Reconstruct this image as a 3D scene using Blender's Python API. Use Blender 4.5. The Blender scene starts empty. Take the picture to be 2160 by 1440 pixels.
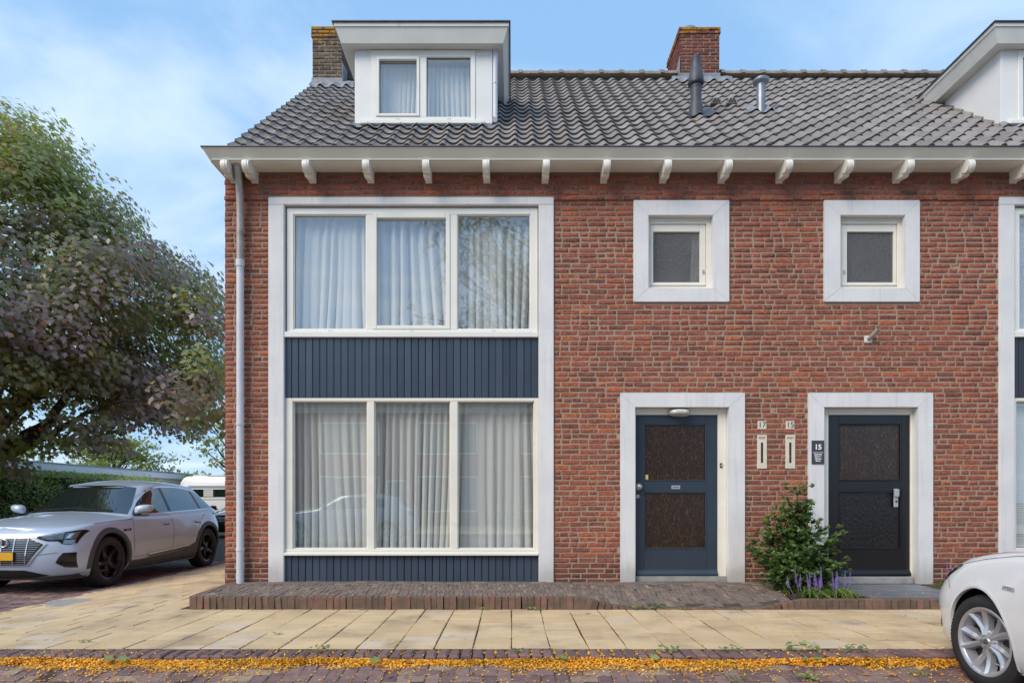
import bpy, bmesh, math, random
import numpy as np
from mathutils import Vector, Matrix
from mathutils.bvhtree import BVHTree

R = math.radians
rng = random.Random(7)
nrng = np.random.default_rng(7)
SC = bpy.context.scene
COL = SC.collection

# ------------------------------------------------------------------ camera
CH = 1.15                       # eye height above the pavement
cam_d = bpy.data.cameras.new('camera')
cam = bpy.data.objects.new('camera', cam_d)
COL.objects.link(cam)
cam.location = (0, 0, CH)
cam.rotation_euler = (R(90), 0, 0)
cam_d.sensor_width = 36.0
cam_d.lens = 36.0 * 1352.0 / 2160.0
cam_d.shift_y = 335.0 / 2160.0
cam_d.clip_end = 3000
cam_d.clip_start = 0.05
SC.camera = cam

# ------------------------------------------------------------------ world, sun, exposure
SUN_EL, SUN_AZ = R(41), R(224)      # azimuth measured clockwise from +Y
W = bpy.data.worlds.new('World')
SC.world = W
W.use_nodes = True
wn, wl = W.node_tree.nodes, W.node_tree.links
wn.clear()
w_out = wn.new('ShaderNodeOutputWorld')
w_bg = wn.new('ShaderNodeBackground')
w_bg.inputs['Strength'].default_value = 0.125
w_sky = wn.new('ShaderNodeTexSky')
w_sky.sky_type = 'NISHITA'
w_sky.sun_disc = False
w_sky.sun_elevation = SUN_EL
w_sky.sun_rotation = SUN_AZ
w_sky.air_density = 1.0
w_sky.dust_density = 0.7
w_sky.ozone_density = 2.0
w_tc = wn.new('ShaderNodeTexCoord')
w_sep = wn.new('ShaderNodeSeparateXYZ')
wl.new(w_tc.outputs['Generated'], w_sep.inputs[0])
w_abs = wn.new('ShaderNodeMath'); w_abs.operation = 'ABSOLUTE'
wl.new(w_sep.outputs['Z'], w_abs.inputs[0])
w_add = wn.new('ShaderNodeMath'); w_add.operation = 'ADD'; w_add.inputs[1].default_value = 0.22
wl.new(w_abs.outputs[0], w_add.inputs[0])
w_div = wn.new('ShaderNodeVectorMath'); w_div.operation = 'DIVIDE'
w_cmb = wn.new('ShaderNodeCombineXYZ')
for k in range(3):
    wl.new(w_add.outputs[0], w_cmb.inputs[k])
wl.new(w_tc.outputs['Generated'], w_div.inputs[0])
wl.new(w_cmb.outputs[0], w_div.inputs[1])
w_map = wn.new('ShaderNodeMapping')
w_map.inputs['Scale'].default_value = (1.0, 1.5, 0.4)
w_map.inputs['Location'].default_value = (2.3, 0.6, 0.0)
w_map.inputs['Rotation'].default_value = (0, 0, R(12))
wl.new(w_div.outputs[0], w_map.inputs[0])
w_no = wn.new('ShaderNodeTexNoise')
w_no.inputs['Scale'].default_value = 1.35
w_no.inputs['Detail'].default_value = 7.0
w_no.inputs['Roughness'].default_value = 0.52
w_no.inputs['Distortion'].default_value = 0.7
wl.new(w_map.outputs[0], w_no.inputs['Vector'])
w_rmp = wn.new('ShaderNodeMapRange')
w_rmp.interpolation_type = 'SMOOTHSTEP'
w_rmp.inputs['From Min'].default_value = 0.43
w_rmp.inputs['From Max'].default_value = 0.72
w_rmp.inputs['To Min'].default_value = 0.04
w_rmp.inputs['To Max'].default_value = 0.72
wl.new(w_no.outputs['Fac'], w_rmp.inputs['Value'])
w_tint = wn.new('ShaderNodeMix'); w_tint.data_type = 'RGBA'; w_tint.blend_type = 'MULTIPLY'
w_tint.inputs[0].default_value = 1.0
w_tint.inputs[7].default_value = (1.15, 1.05, 0.95, 1)
wl.new(w_sky.outputs[0], w_tint.inputs[6])
# thin high veil over the whole sky
w_veil = wn.new('ShaderNodeMix'); w_veil.data_type = 'RGBA'
w_veil.inputs[0].default_value = 0.72
wl.new(w_tint.outputs[2], w_veil.inputs[6])
w_veil.inputs[7].default_value = (2.0, 3.95, 6.6, 1)
w_mix = wn.new('ShaderNodeMix'); w_mix.data_type = 'RGBA'
wl.new(w_rmp.outputs[0], w_mix.inputs[0])
wl.new(w_veil.outputs[2], w_mix.inputs[6])
w_mix.inputs[7].default_value = (5.3, 6.2, 7.2, 1)      # cloud white
wl.new(w_mix.outputs[2], w_bg.inputs['Color'])
wl.new(w_bg.outputs[0], w_out.inputs['Surface'])

sun_d = bpy.data.lights.new('sun', 'SUN')
sun = bpy.data.objects.new('sun', sun_d)
COL.objects.link(sun)
sun_d.energy = 2.0
sun_d.angle = R(34)
sun_d.color = (1.0, 0.88, 0.74)
# direction towards the sun
sv = Vector((math.sin(SUN_AZ) * math.cos(SUN_EL), math.cos(SUN_AZ) * math.cos(SUN_EL), math.sin(SUN_EL)))
sun.rotation_euler = sv.to_track_quat('Z', 'Y').to_euler()
sun.location = (0, -20, 40)

SC.view_settings.view_transform = 'Standard'
SC.view_settings.look = 'None'
SC.view_settings.exposure = 0.44
SC.view_settings.gamma = 1.0
SC.view_settings.use_curve_mapping = False
SC.render.engine = 'CYCLES'
SC.cycles.max_bounces = 7
SC.cycles.transparent_max_bounces = 12
SC.cycles.use_denoising = True
SC.cycles.sample_clamp_indirect = 6.0

# ------------------------------------------------------------------ materials
def S(r, g, b, k=1.0):
    f = lambda c: (c / 12.92 if c <= 0.04045 else ((c + 0.055) / 1.055) ** 2.4)
    return tuple(f(c / 255.0) * k for c in (r, g, b))

class NT:
    """small node-tree writer"""
    def __init__(self, name):
        self.m = bpy.data.materials.new(name)
        self.m.use_nodes = True
        self.t = self.m.node_tree
        self.t.nodes.clear()
        self.out = self.t.nodes.new('ShaderNodeOutputMaterial')
    def n(self, typ, props=None, **ins):
        nd = self.t.nodes.new('ShaderNode' + typ)
        for k, v in (props or {}).items():
            setattr(nd, k, v)
        for k, v in ins.items():
            key = int(k[1:]) if k[0] == 'i' and k[1:].isdigit() else k.replace('_', ' ')
            self.set(nd.inputs[key], v)
        return nd
    def set(self, sock, v):
        if isinstance(v, bpy.types.NodeSocket):
            self.t.links.new(v, sock)
        elif isinstance(v, bpy.types.Node):
            self.t.links.new(v.outputs[0], sock)
        else:
            if sock.type == 'RGBA' and len(v) == 3:
                v = (*v, 1)
            sock.default_value = v
    def mix(self, fac, a, b, blend='MIX'):
        nd = self.t.nodes.new('ShaderNodeMix')
        nd.data_type = 'RGBA'; nd.blend_type = blend
        self.set(nd.inputs[0], fac); self.set(nd.inputs[6], a); self.set(nd.inputs[7], b)
        return nd.outputs[2]
    def math(self, op, a, b=0.0):
        nd = self.n('Math', {'operation': op})
        self.set(nd.inputs[0], a); self.set(nd.inputs[1], b)
        return nd.outputs[0]
    def ramp(self, fac, stops, interp='LINEAR'):
        nd = self.t.nodes.new('ShaderNodeValToRGB')
        cr = nd.color_ramp
        cr.interpolation = interp
        while len(cr.elements) < len(stops):
            cr.elements.new(0.5)
        for e, (p, c) in zip(cr.elements, stops):
            e.position = p
            e.color = (*c, 1) if len(c) == 3 else c
        self.set(nd.inputs[0], fac)
        return nd.outputs[0]
    def rng(self, v, a, b, c, d):
        nd = self.n('MapRange', {'interpolation_type': 'SMOOTHSTEP'})
        for k, q in zip(range(5), (v, a, b, c, d)):
            self.set(nd.inputs[k], q)
        return nd.outputs[0]
    def pos(self, scale=(1, 1, 1)):
        g = self.n('NewGeometry')
        mp = self.n('Mapping')
        mp.inputs['Scale'].default_value = scale
        self.t.links.new(g.outputs['Position'], mp.inputs[0])
        return mp.outputs[0]
    def objc(self, scale=(1, 1, 1)):
        g = self.n('TexCoord')
        mp = self.n('Mapping')
        mp.inputs['Scale'].default_value = scale
        self.t.links.new(g.outputs['Object'], mp.inputs[0])
        return mp.outputs[0]
    def noise(self, vec, scale, detail=3.0, rough=0.55, out=0):
        nd = self.n('TexNoise', Scale=scale, Detail=detail, Roughness=rough)
        self.t.links.new(vec, nd.inputs['Vector'])
        return nd.outputs[out]
    def attr(self, name='rnd'):
        nd = self.n('Attribute', {'attribute_name': name})
        return nd.outputs['Fac']
    def bump(self, h, strength, dist=0.01):
        nd = self.n('Bump', Strength=strength, Distance=dist, Height=h)
        return nd.outputs[0]
    def done(self, bsdf):
        self.t.links.new(bsdf.outputs[0], self.out.inputs['Surface'])
        return self.m
    def principled(self, col, rough=0.6, metal=0.0, spec=0.5, normal=None, **kw):
        nd = self.n('BsdfPrincipled', Base_Color=col, Roughness=rough, Metallic=metal)
        nd.inputs['Specular IOR Level'].default_value = spec
        if normal is not None:
            self.t.links.new(normal, nd.inputs['Normal'])
        for k, v in kw.items():
            self.set(nd.inputs[k.replace('_', ' ')], v)
        return nd

def pbr(name, col, rough=0.6, metal=0.0, var=0.12, vs=5.0, bump=0.0, bs=90.0, spec=0.5, ramp=None,
        specks=(), stretch=(1, 1, 1), local=False, rvar=0.0, **kw):
    """col or ramp over the 'rnd' face attribute; two octaves of noise; optional specks (colour, scale, lo, hi)"""
    q = NT(name)
    vec = q.objc(stretch) if local else q.pos(stretch)
    c = q.ramp(q.attr(), ramp) if ramp else col
    n1 = q.noise(vec, vs, 5.0)
    lo, hi = 1 - var, 1 + var
    f = q.rng(n1, 0.25, 0.75, lo, hi)
    cmb = q.n('CombineXYZ')
    for k in range(3):
        q.t.links.new(f, cmb.inputs[k])
    c = q.mix(1.0, c, cmb.outputs[0], 'MULTIPLY')
    for sc, ssc, lo_, hi_ in specks:
        ns = q.noise(vec, ssc, 4.0, 0.6)
        c = q.mix(q.rng(ns, lo_, hi_, 0.0, 1.0), c, sc)
    nrm = None
    if bump:
        nb = q.noise(vec, bs, 4.0, 0.6)
        nrm = q.bump(nb, bump, 0.006)
    r = rough
    if rvar:
        r = q.rng(q.noise(vec, vs * 2.3, 4.0), 0.3, 0.7, rough - rvar, rough + rvar)
    return q.done(q.principled(c, r, metal, spec, nrm, **kw))

M = {}
# brick: palette per brick, splash-stained foot courses, salt specks
def brick_mat(name, palette, stain=True, lichen=None):
    q = NT(name)
    vec = q.pos()
    c = q.ramp(q.attr(), palette)
    n1 = q.noise(q.pos((1, 1, 1.8)), 30, 5.0, 0.65)
    f = q.rng(n1, 0.3, 0.7, 0.52, 1.45)
    cmb = q.n('CombineXYZ')
    for k in range(3):
        q.t.links.new(f, cmb.inputs[k])
    c = q.mix(1.0, c, cmb.outputs[0], 'MULTIPLY')
    # broad weathering: rosier and rawer bricks in drifts
    nb = q.noise(vec, 0.9, 4.0, 0.6)
    if stain: c = q.mix(q.rng(nb, 0.46, 0.72, 0.0, 0.28), c, S(158, 94, 80))
    # lime bloom
    ns = q.noise(vec, 16, 6.0, 0.7)
    c = q.mix(q.rng(ns, 0.60, 0.76, 0.0, 0.4), c, S(190, 158, 138))
    # dark burnt flecks
    nd = q.noise(q.pos((1, 1, 2.4)), 55, 4.0, 0.65)
    c = q.mix(q.rng(nd, 0.62, 0.74, 0.0, 0.55), c, S(62, 36, 34))
    if stain:
        sep = q.n('SeparateXYZ')
        q.t.links.new(vec, sep.inputs[0])
        nz = q.noise(vec, 3.0, 4.0)
        h = q.math('ADD', sep.outputs['Z'], q.math('MULTIPLY', nz, -0.28))
        c = q.mix(q.rng(h, 0.08, 0.42, 0.62, 0.0), c, S(88, 58, 50))
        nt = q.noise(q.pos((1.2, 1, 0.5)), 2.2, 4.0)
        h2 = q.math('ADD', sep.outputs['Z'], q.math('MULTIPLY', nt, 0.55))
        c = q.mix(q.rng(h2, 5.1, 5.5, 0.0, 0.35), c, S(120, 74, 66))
    if lichen:
        sep = q.n('SeparateXYZ')
        q.t.links.new(vec, sep.inputs[0])
        nl = q.noise(vec, 9.0, 5.0, 0.6)
        h = q.math('ADD', nl, q.math('MULTIPLY', q.rng(sep.outputs['Z'], lichen[0], lichen[1], 0.0, 1.0), 0.22))
        c = q.mix(q.rng(h, 0.62, 0.72, 0.0, 0.85), c, S(176, 128, 44))
        nl2 = q.noise(vec, 17.0, 4.0, 0.6)
        c = q.mix(q.rng(nl2, 0.66, 0.72, 0.0, 0.7), c, S(190, 186, 170))
    nrm = q.bump(q.noise(vec, 130, 5.0, 0.7), 0.55, 0.006)
    return q.done(q.principled(c, 0.88, 0, 0.25, nrm))

PAL = [(0.0, S(122, 80, 68)), (0.2, S(144, 88, 71)), (0.45, S(156, 94, 75)), (0.7, S(149, 91, 74)), (0.9, S(163, 96, 72)),
       (0.97, S(172, 99, 70)), (1.0, S(190, 108, 68))]
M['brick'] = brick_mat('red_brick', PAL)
M['chbrick'] = brick_mat('chimney_brick', [(0, S(96, 62, 56)), (0.5, S(126, 76, 68)), (1, S(140, 84, 72))], False, (9.55, 9.85))
M['chbrick_brown'] = brick_mat('brown_chimney_brick', [(0, S(92, 80, 70)), (0.5, S(114, 99, 86)), (1, S(128, 112, 96))], False, (8.95, 9.55))

def mortar_mat():
    q = NT('mortar')
    vec = q.pos()
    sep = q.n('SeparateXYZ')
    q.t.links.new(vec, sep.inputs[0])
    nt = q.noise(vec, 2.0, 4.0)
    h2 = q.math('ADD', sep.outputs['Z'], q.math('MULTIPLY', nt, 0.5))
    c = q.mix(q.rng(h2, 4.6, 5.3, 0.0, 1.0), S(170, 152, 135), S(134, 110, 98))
    n1 = q.noise(vec, 60, 4.0)
    c = q.mix(q.rng(n1, 0.4, 0.75, 0.0, 0.5), c, S(132, 112, 98))
    nrm = q.bump(q.noise(vec, 220, 4.0), 0.5, 0.004)
    return q.done(q.principled(c, 0.95, 0, 0.15, nrm))
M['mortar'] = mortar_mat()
M['chmortar'] = pbr('chimney_mortar', S(178, 166, 148), 0.95, var=0.25, vs=20, bump=0.5)
M['render_white'] = pbr('white_painted_concrete', S(226, 225, 225), 0.7, var=0.05, vs=2.5, bump=0.35, bs=45, spec=0.3,
                        specks=((S(190, 188, 186), 3.5, 0.6, 0.9), (S(176, 172, 166), 30, 0.68, 0.8)))
def surround_mat():
    q = NT('white_painted_concrete_weathered')
    vec = q.pos()
    c = q.mix(q.rng(q.noise(vec, 2.5, 4.0), 0.3, 0.7, 0, 1), S(222, 221, 222), S(232, 231, 230))
    st = q.noise(q.pos((14, 14, 0.7)), 1.6, 4.0, 0.6)
    c = q.mix(q.rng(st, 0.5, 0.78, 0.0, 0.4), c, S(192, 190, 188))
    c = q.mix(q.rng(q.noise(vec, 26, 4.0, 0.65), 0.62, 0.8, 0.0, 0.5), c, S(184, 180, 174))
    sep = q.n('SeparateXYZ'); q.t.links.new(vec, sep.inputs[0])
    h = q.math('ADD', sep.outputs['Z'], q.math('MULTIPLY', q.noise(vec, 5.0, 4.0), -0.35))
    c = q.mix(q.rng(h, -0.02, 0.30, 0.55, 0.0), c, S(158, 148, 134))
    nrm = q.bump(q.noise(vec, 38, 5.0, 0.65), 0.5, 0.006)
    return q.done(q.principled(c, 0.72, 0, 0.3, nrm))
M['cream'] = pbr('cream_upvc', S(238, 236, 228), 0.35, var=0.03, vs=3, specks=((S(205, 200, 186), 5, 0.66, 0.9),))
M['cream_wood'] = pbr('cream_painted_wood', S(234, 230, 218), 0.5, var=0.05, vs=4, bump=0.12, bs=40, stretch=(0.25, 1, 1),
                      specks=((S(196, 184, 164), 4, 0.64, 0.85),))
M['bracket'] = pbr('white_painted_bracket', S(236, 232, 222), 0.45, var=0.06, vs=14, bump=0.15, bs=60,
                   specks=((S(190, 172, 150), 18, 0.63, 0.8),))
M['dormer_grey'] = pbr('grey_white_dormer_board', S(214, 213, 207), 0.6, var=0.06, vs=3, bump=0.1, bs=60,
                       specks=((S(176, 172, 164), 4, 0.62, 0.85),))
M['dormer_white'] = pbr('white_dormer_board', S(232, 231, 228), 0.5, var=0.03, vs=3)
M['navy'] = pbr('dark_blue_gloss_paint', S(58, 72, 90), 0.24, var=0.06, vs=3, bump=0.06, bs=28, spec=0.5, rvar=0.03, ramp=[(0, S(62, 74, 89)), (1, S(73, 85, 100))])
M['navy_gap'] = pbr('panel_backing', S(22, 28, 36), 0.8)
M['door_blue'] = pbr('blue_door_paint', S(54, 65, 78), 0.26, var=0.07, vs=3, bump=0.05, bs=30)
M['door_black'] = pbr('black_door_paint', S(28, 26, 28), 0.22, var=0.07, vs=3, bump=0.05, bs=30)
M['aubergine'] = pbr('dark_grey_panel_paint', S(50, 50, 60), 0.3, var=0.1, vs=3, ramp=[(0, S(46, 46, 56)), (1, S(56, 56, 66))])
M['zinc'] = pbr('zinc', S(150, 152, 156), 0.45, 0.75, var=0.15, vs=9, bump=0.08, bs=30)
M['lead'] = pbr('lead_sheet', S(138, 142, 147), 0.6, 0.2, var=0.25, vs=16, bump=0.3, bs=25)
M['rim_dark'] = pbr('dark_zinc_rim', S(88, 86, 88), 0.5, 0.5, var=0.2, vs=12)
M['pvc_grey'] = pbr('grey_pvc_pipe', S(212, 214, 220), 0.4, var=0.08, vs=6, specks=((S(176, 166, 150), 7, 0.6, 0.8),))
M['pipe_old'] = pbr('weathered_zinc_pipe', S(168, 162, 156), 0.5, 0.25, var=0.15, vs=7, specks=((S(130, 122, 112), 6, 0.58, 0.8),))
M['black_plastic'] = pbr('black_plastic', S(46, 46, 50), 0.45, var=0.1, vs=8)
M['flue'] = pbr('dark_grey_flue', S(74, 74, 82), 0.5, var=0.12, vs=9)
M['steel'] = pbr('brushed_steel', S(200, 198, 194), 0.3, 0.9, var=0.06, vs=20)
M['alu'] = pbr('matt_aluminium', S(196, 198, 200), 0.4, 0.5, var=0.05, vs=20)
M['sand_tile'] = pbr('cast_stone', S(222, 212, 194), 0.75, var=0.06, vs=12, bump=0.2, bs=70)
M['ink'] = pbr('dark_paint', S(52, 46, 44), 0.7)
M['room'] = pbr('interior_plaster', S(206, 202, 196), 0.9)
M['sign_grey'] = pbr('anthracite_sign', S(66, 68, 78), 0.45, var=0.03)
M['white'] = pbr('white_print', S(240, 240, 240), 0.6, var=0.01)
M['sticker_y'] = pbr('yellow_sticker', S(214, 204, 110), 0.5)
M['sticker_b'] = pbr('blue_sticker', S(120, 160, 190), 0.5)
M['concrete'] = pbr('grey_concrete', S(158, 156, 152), 0.9, var=0.15, vs=12, bump=0.4, bs=120)
M['slate'] = pbr('blue_grey_stone_slab', S(118, 120, 126), 0.6, var=0.14, vs=5, bump=0.2, bs=40, rvar=0.1, ramp=[(0, S(108, 110, 116)), (1, S(128, 130, 134))])
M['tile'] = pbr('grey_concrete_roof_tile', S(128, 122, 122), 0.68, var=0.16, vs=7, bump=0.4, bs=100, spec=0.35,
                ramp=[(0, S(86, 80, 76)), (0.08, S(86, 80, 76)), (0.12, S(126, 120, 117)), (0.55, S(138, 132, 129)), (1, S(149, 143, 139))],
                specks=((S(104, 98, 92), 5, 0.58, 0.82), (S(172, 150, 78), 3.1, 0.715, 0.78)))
M['ridge'] = pbr('weathered_ridge_tile', S(138, 128, 118), 0.85, var=0.25, vs=10, bump=0.4, bs=80, specks=((S(176, 170, 156), 14, 0.6, 0.75),))
M['deck'] = pbr('roof_underlay', S(36, 34, 34), 0.95)
M['paving'] = pbr('sand_yellow_paving', S(205, 184, 148), 0.85, var=0.10, vs=2.2, bump=0.35, bs=170, spec=0.2,
                  ramp=[(0, S(203, 176, 138)), (0.5, S(209, 183, 145)), (0.92, S(215, 189, 151)), (0.97, S(206, 186, 160)), (1, S(192, 180, 168))],
                  specks=((S(166, 146, 116), 60, 0.56, 0.8), (S(164, 143, 118), 1.6, 0.48, 0.75), (S(140, 122, 100), 4.5, 0.62, 0.82), (S(120, 104, 86), 26, 0.7, 0.78)))
M['joint'] = pbr('joint_sand', S(70, 58, 44), 0.97, var=0.25, vs=20)
M['kerb'] = pbr('purple_brown_kerb_brick', S(118, 94, 92), 0.8, var=0.15, vs=20, bump=0.4, bs=80,
                ramp=[(0, S(104, 82, 82)), (0.6, S(120, 94, 92)), (1, S(134, 104, 98))], specks=((S(80, 66, 62), 14, 0.58, 0.8),))
M['road'] = pbr('road_clinker', S(124, 102, 98), 0.8, var=0.15, vs=14, bump=0.4, bs=90,
                ramp=[(0, S(106, 86, 86)), (0.3, S(122, 98, 96)), (0.6, S(134, 108, 102)), (0.85, S(140, 116, 108)), (0.95, S(150, 128, 112)), (1, S(176, 152, 122))],
                specks=((S(84, 70, 66), 10, 0.58, 0.8),))
M['road_joint'] = pbr('road_joint', S(74, 62, 50), 0.97, var=0.3, vs=16)
M['terrace'] = pbr('old_terrace_brick', S(118, 104, 94), 0.9, var=0.2, vs=16, bump=0.5, bs=90,
                   ramp=[(0, S(112, 98, 90)), (0.5, S(122, 107, 98)), (0.9, S(131, 115, 104)), (1, S(144, 130, 116))],
                   specks=((S(160, 152, 140), 24, 0.64, 0.76), (S(78, 72, 62), 8, 0.58, 0.8)))
M['terrace_joint'] = pbr('terrace_joint', S(76, 70, 60), 0.97, var=0.3, vs=18)
M['edge'] = pbr('terrace_edge_brick', S(126, 86, 72), 0.88, var=0.2, vs=18, bump=0.5, bs=80,
                ramp=[(0, S(104, 86, 74)), (0.5, S(114, 92, 80)), (1, S(130, 98, 84))],
                specks=((S(92, 84, 68), 9, 0.5, 0.72), (S(168, 160, 146), 22, 0.68, 0.76)))
M['soil'] = pbr('bed_soil', S(70, 56, 44), 0.98, var=0.35, vs=18, bump=0.8, bs=60)
M['ground'] = pbr('far_ground', S(112, 104, 92), 0.95, var=0.15, vs=0.5)
M['bark'] = pbr('bark', S(74, 62, 54), 0.95, var=0.3, vs=8, bump=0.6, bs=30)

M['render_white'] = surround_mat()
def glass_mat(name, ior=1.85, tint=(0.93, 0.95, 0.95), rough=0.0):
    q = NT(name)
    tr = q.n('BsdfTransparent', Color=tint)
    gl = q.n('BsdfGlossy', Color=(1, 1, 1), Roughness=rough)
    nz = q.bump(q.noise(q.pos(), 1.3, 2.0), 0.03, 0.02)
    q.t.links.new(nz, gl.inputs['Normal'])
    ge = q.n('NewGeometry')
    dt = q.n('VectorMath', {'operation': 'DOT_PRODUCT'})
    q.t.links.new(ge.outputs['Normal'], dt.inputs[0]); q.t.links.new(ge.outputs['Incoming'], dt.inputs[1])
    cs = q.math('SUBTRACT', 1.0, q.math('ABSOLUTE', dt.outputs['Value']))
    f0 = ((ior - 1) / (ior + 1)) ** 2
    fr = q.math('ADD', q.math('MULTIPLY', q.math('POWER', cs, 5.0), 1 - f0), f0)
    mx = q.n('MixShader')
    q.t.links.new(fr, mx.inputs[0])
    q.t.links.new(tr.outputs[0], mx.inputs[1])
    q.t.links.new(gl.outputs[0], mx.inputs[2])
    return q.done(mx)
M['glass'] = glass_mat('window_glass', 2.9)
M['glass_low'] = glass_mat('single_window_glass', 2.6)
M['car_clear'] = glass_mat('clear_lens', 1.5)

def obscured_mat():
    q = NT('hammered_grey_glass')
    nb = q.noise(q.pos((1, 1, 1)), 55, 2.0, 0.6)
    nrm = q.bump(nb, 1.0, 0.02)
    c = q.mix(q.noise(q.pos(), 2.0, 2.0), S(118, 118, 122), S(150, 150, 152))
    p = q.principled(c, 0.16, 0, 0.6, nrm)
    tp = q.n('BsdfTransparent', Color=S(200, 202, 204))
    mx = q.n('MixShader', i0=0.5)
    q.t.links.new(p.outputs[0], mx.inputs[1]); q.t.links.new(tp.outputs[0], mx.inputs[2])
    return q.done(mx)
M['obscured'] = obscured_mat()

def amber_mat(name, c0, c1, st):
    q = NT(name)
    v = q.pos((1, 1, 0.28))
    nb = q.noise(v, 85, 3.0, 0.6)
    nrm = q.bump(nb, 0.42, 0.012)
    c = q.mix(q.rng(q.noise(v, 105, 3.0, 0.7), 0.52, 0.68, 0, 1), c0, c1)
    c = q.mix(q.rng(q.noise(q.pos((1, 1, 0.6)), 9.0, 3.0), 0.35, 0.65, 0.0, 0.55), c, c0)
    return q.done(q.principled(c, 0.07, 0, 0.7, nrm))
M['amber'] = amber_mat('amber_cathedral_glass', S(44, 30, 20), S(110, 76, 44), 1)
M['amber_dark'] = amber_mat('dark_cathedral_glass', S(20, 17, 17), S(58, 44, 34), 1)

def curtain_mat():
    q = NT('sheer_white_curtain')
    weave = q.noise(q.pos((1, 1, 0.1)), 30, 3.0)
    col = q.mix(weave, S(246, 247, 244), S(253, 253, 251))
    df = q.n('BsdfDiffuse', Color=col)
    tl = q.n('BsdfTranslucent', Color=S(230, 232, 230))
    tp = q.n('BsdfTransparent', Color=(1, 1, 1))
    m1 = q.n('MixShader', i0=0.22)
    q.t.links.new(df.outputs[0], m1.inputs[1]); q.t.links.new(tl.outputs[0], m1.inputs[2])
    m2 = q.n('MixShader', i0=0.07)
    q.t.links.new(m1.outputs[0], m2.inputs[1]); q.t.links.new(tp.outputs[0], m2.inputs[2])
    return q.done(m2)
M['curtain'] = curtain_mat()

def leaf_mat(name, stops, rough=0.4, spec=0.5, trans=0.3, tcol=None):
    q = NT(name)
    c = q.ramp(q.attr(), stops)
    n = q.noise(q.pos(), 1.1, 3.0)
    f = q.rng(n, 0.3, 0.7, 0.8, 1.2)
    cmb = q.n('CombineXYZ')
    for k in range(3):
        q.t.links.new(f, cmb.inputs[k])
    c = q.mix(1.0, c, cmb.outputs[0], 'MULTIPLY')
    p = q.principled(c, rough, 0, spec)
    tl = q.n('BsdfTranslucent')
    t = q.mix(1.0, c, tcol or (1.6, 1.9, 0.7), 'MULTIPLY')
    q.t.links.new(t, tl.inputs[0])
    mx = q.n('MixShader', i0=trans)
    q.t.links.new(p.outputs[0], mx.inputs[1]); q.t.links.new(tl.outputs[0], mx.inputs[2])
    return q.done(mx)
M['maple'] = leaf_mat('maple_leaf', [(0, S(146, 120, 128)), (0.22, S(150, 134, 126)), (0.38, S(126, 130, 92)), (0.7, S(150, 150, 90)), (0.86, S(184, 166, 80)),
                                     (0.94, S(168, 108, 60)), (1, S(160, 78, 60))], 0.34, 0.9, 0.46)
M['pale_leaf'] = leaf_mat('pale_green_leaf', [(0, S(104, 116, 62)), (0.6, S(128, 138, 78)), (1, S(160, 150, 88))], 0.5, 0.4, 0.35)
M['hedge_leaf'] = leaf_mat('hedge_leaf', [(0, S(108, 126, 62)), (0.6, S(148, 164, 84)), (1, S(180, 184, 108))], 0.45, 0.4, 0.25)
M['shrub_leaf'] = leaf_mat('shrub_leaf', [(0, S(70, 96, 58)), (0.6, S(98, 122, 72)), (0.9, S(130, 146, 84)), (1, S(160, 168, 98))], 0.32, 0.6, 0.2)
M['grass_leaf'] = leaf_mat('strap_leaf', [(0, S(70, 92, 40)), (0.6, S(104, 128, 56)), (1, S(150, 158, 84))], 0.4, 0.5, 0.3)
M['locust'] = leaf_mat('locust_leaf', [(0, S(84, 100, 46)), (0.6, S(110, 122, 58)), (0.85, S(170, 140, 60)), (1, S(200, 150, 60))], 0.5, 0.4, 0.35)
M['litter'] = leaf_mat('fallen_leaflet', [(0, S(214, 134, 30)), (0.3, S(242, 168, 40)), (0.65, S(252, 192, 60)), (0.92, S(253, 214, 100)), (0.97, S(176, 92, 34)), (1, S(160, 160, 70))],
                       0.6, 0.3, 0.12, (1.1, 1.0, 0.6))
M['lilac'] = pbr('lilac_flower', S(146, 118, 186), 0.7, var=0.2, vs=60)

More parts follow.
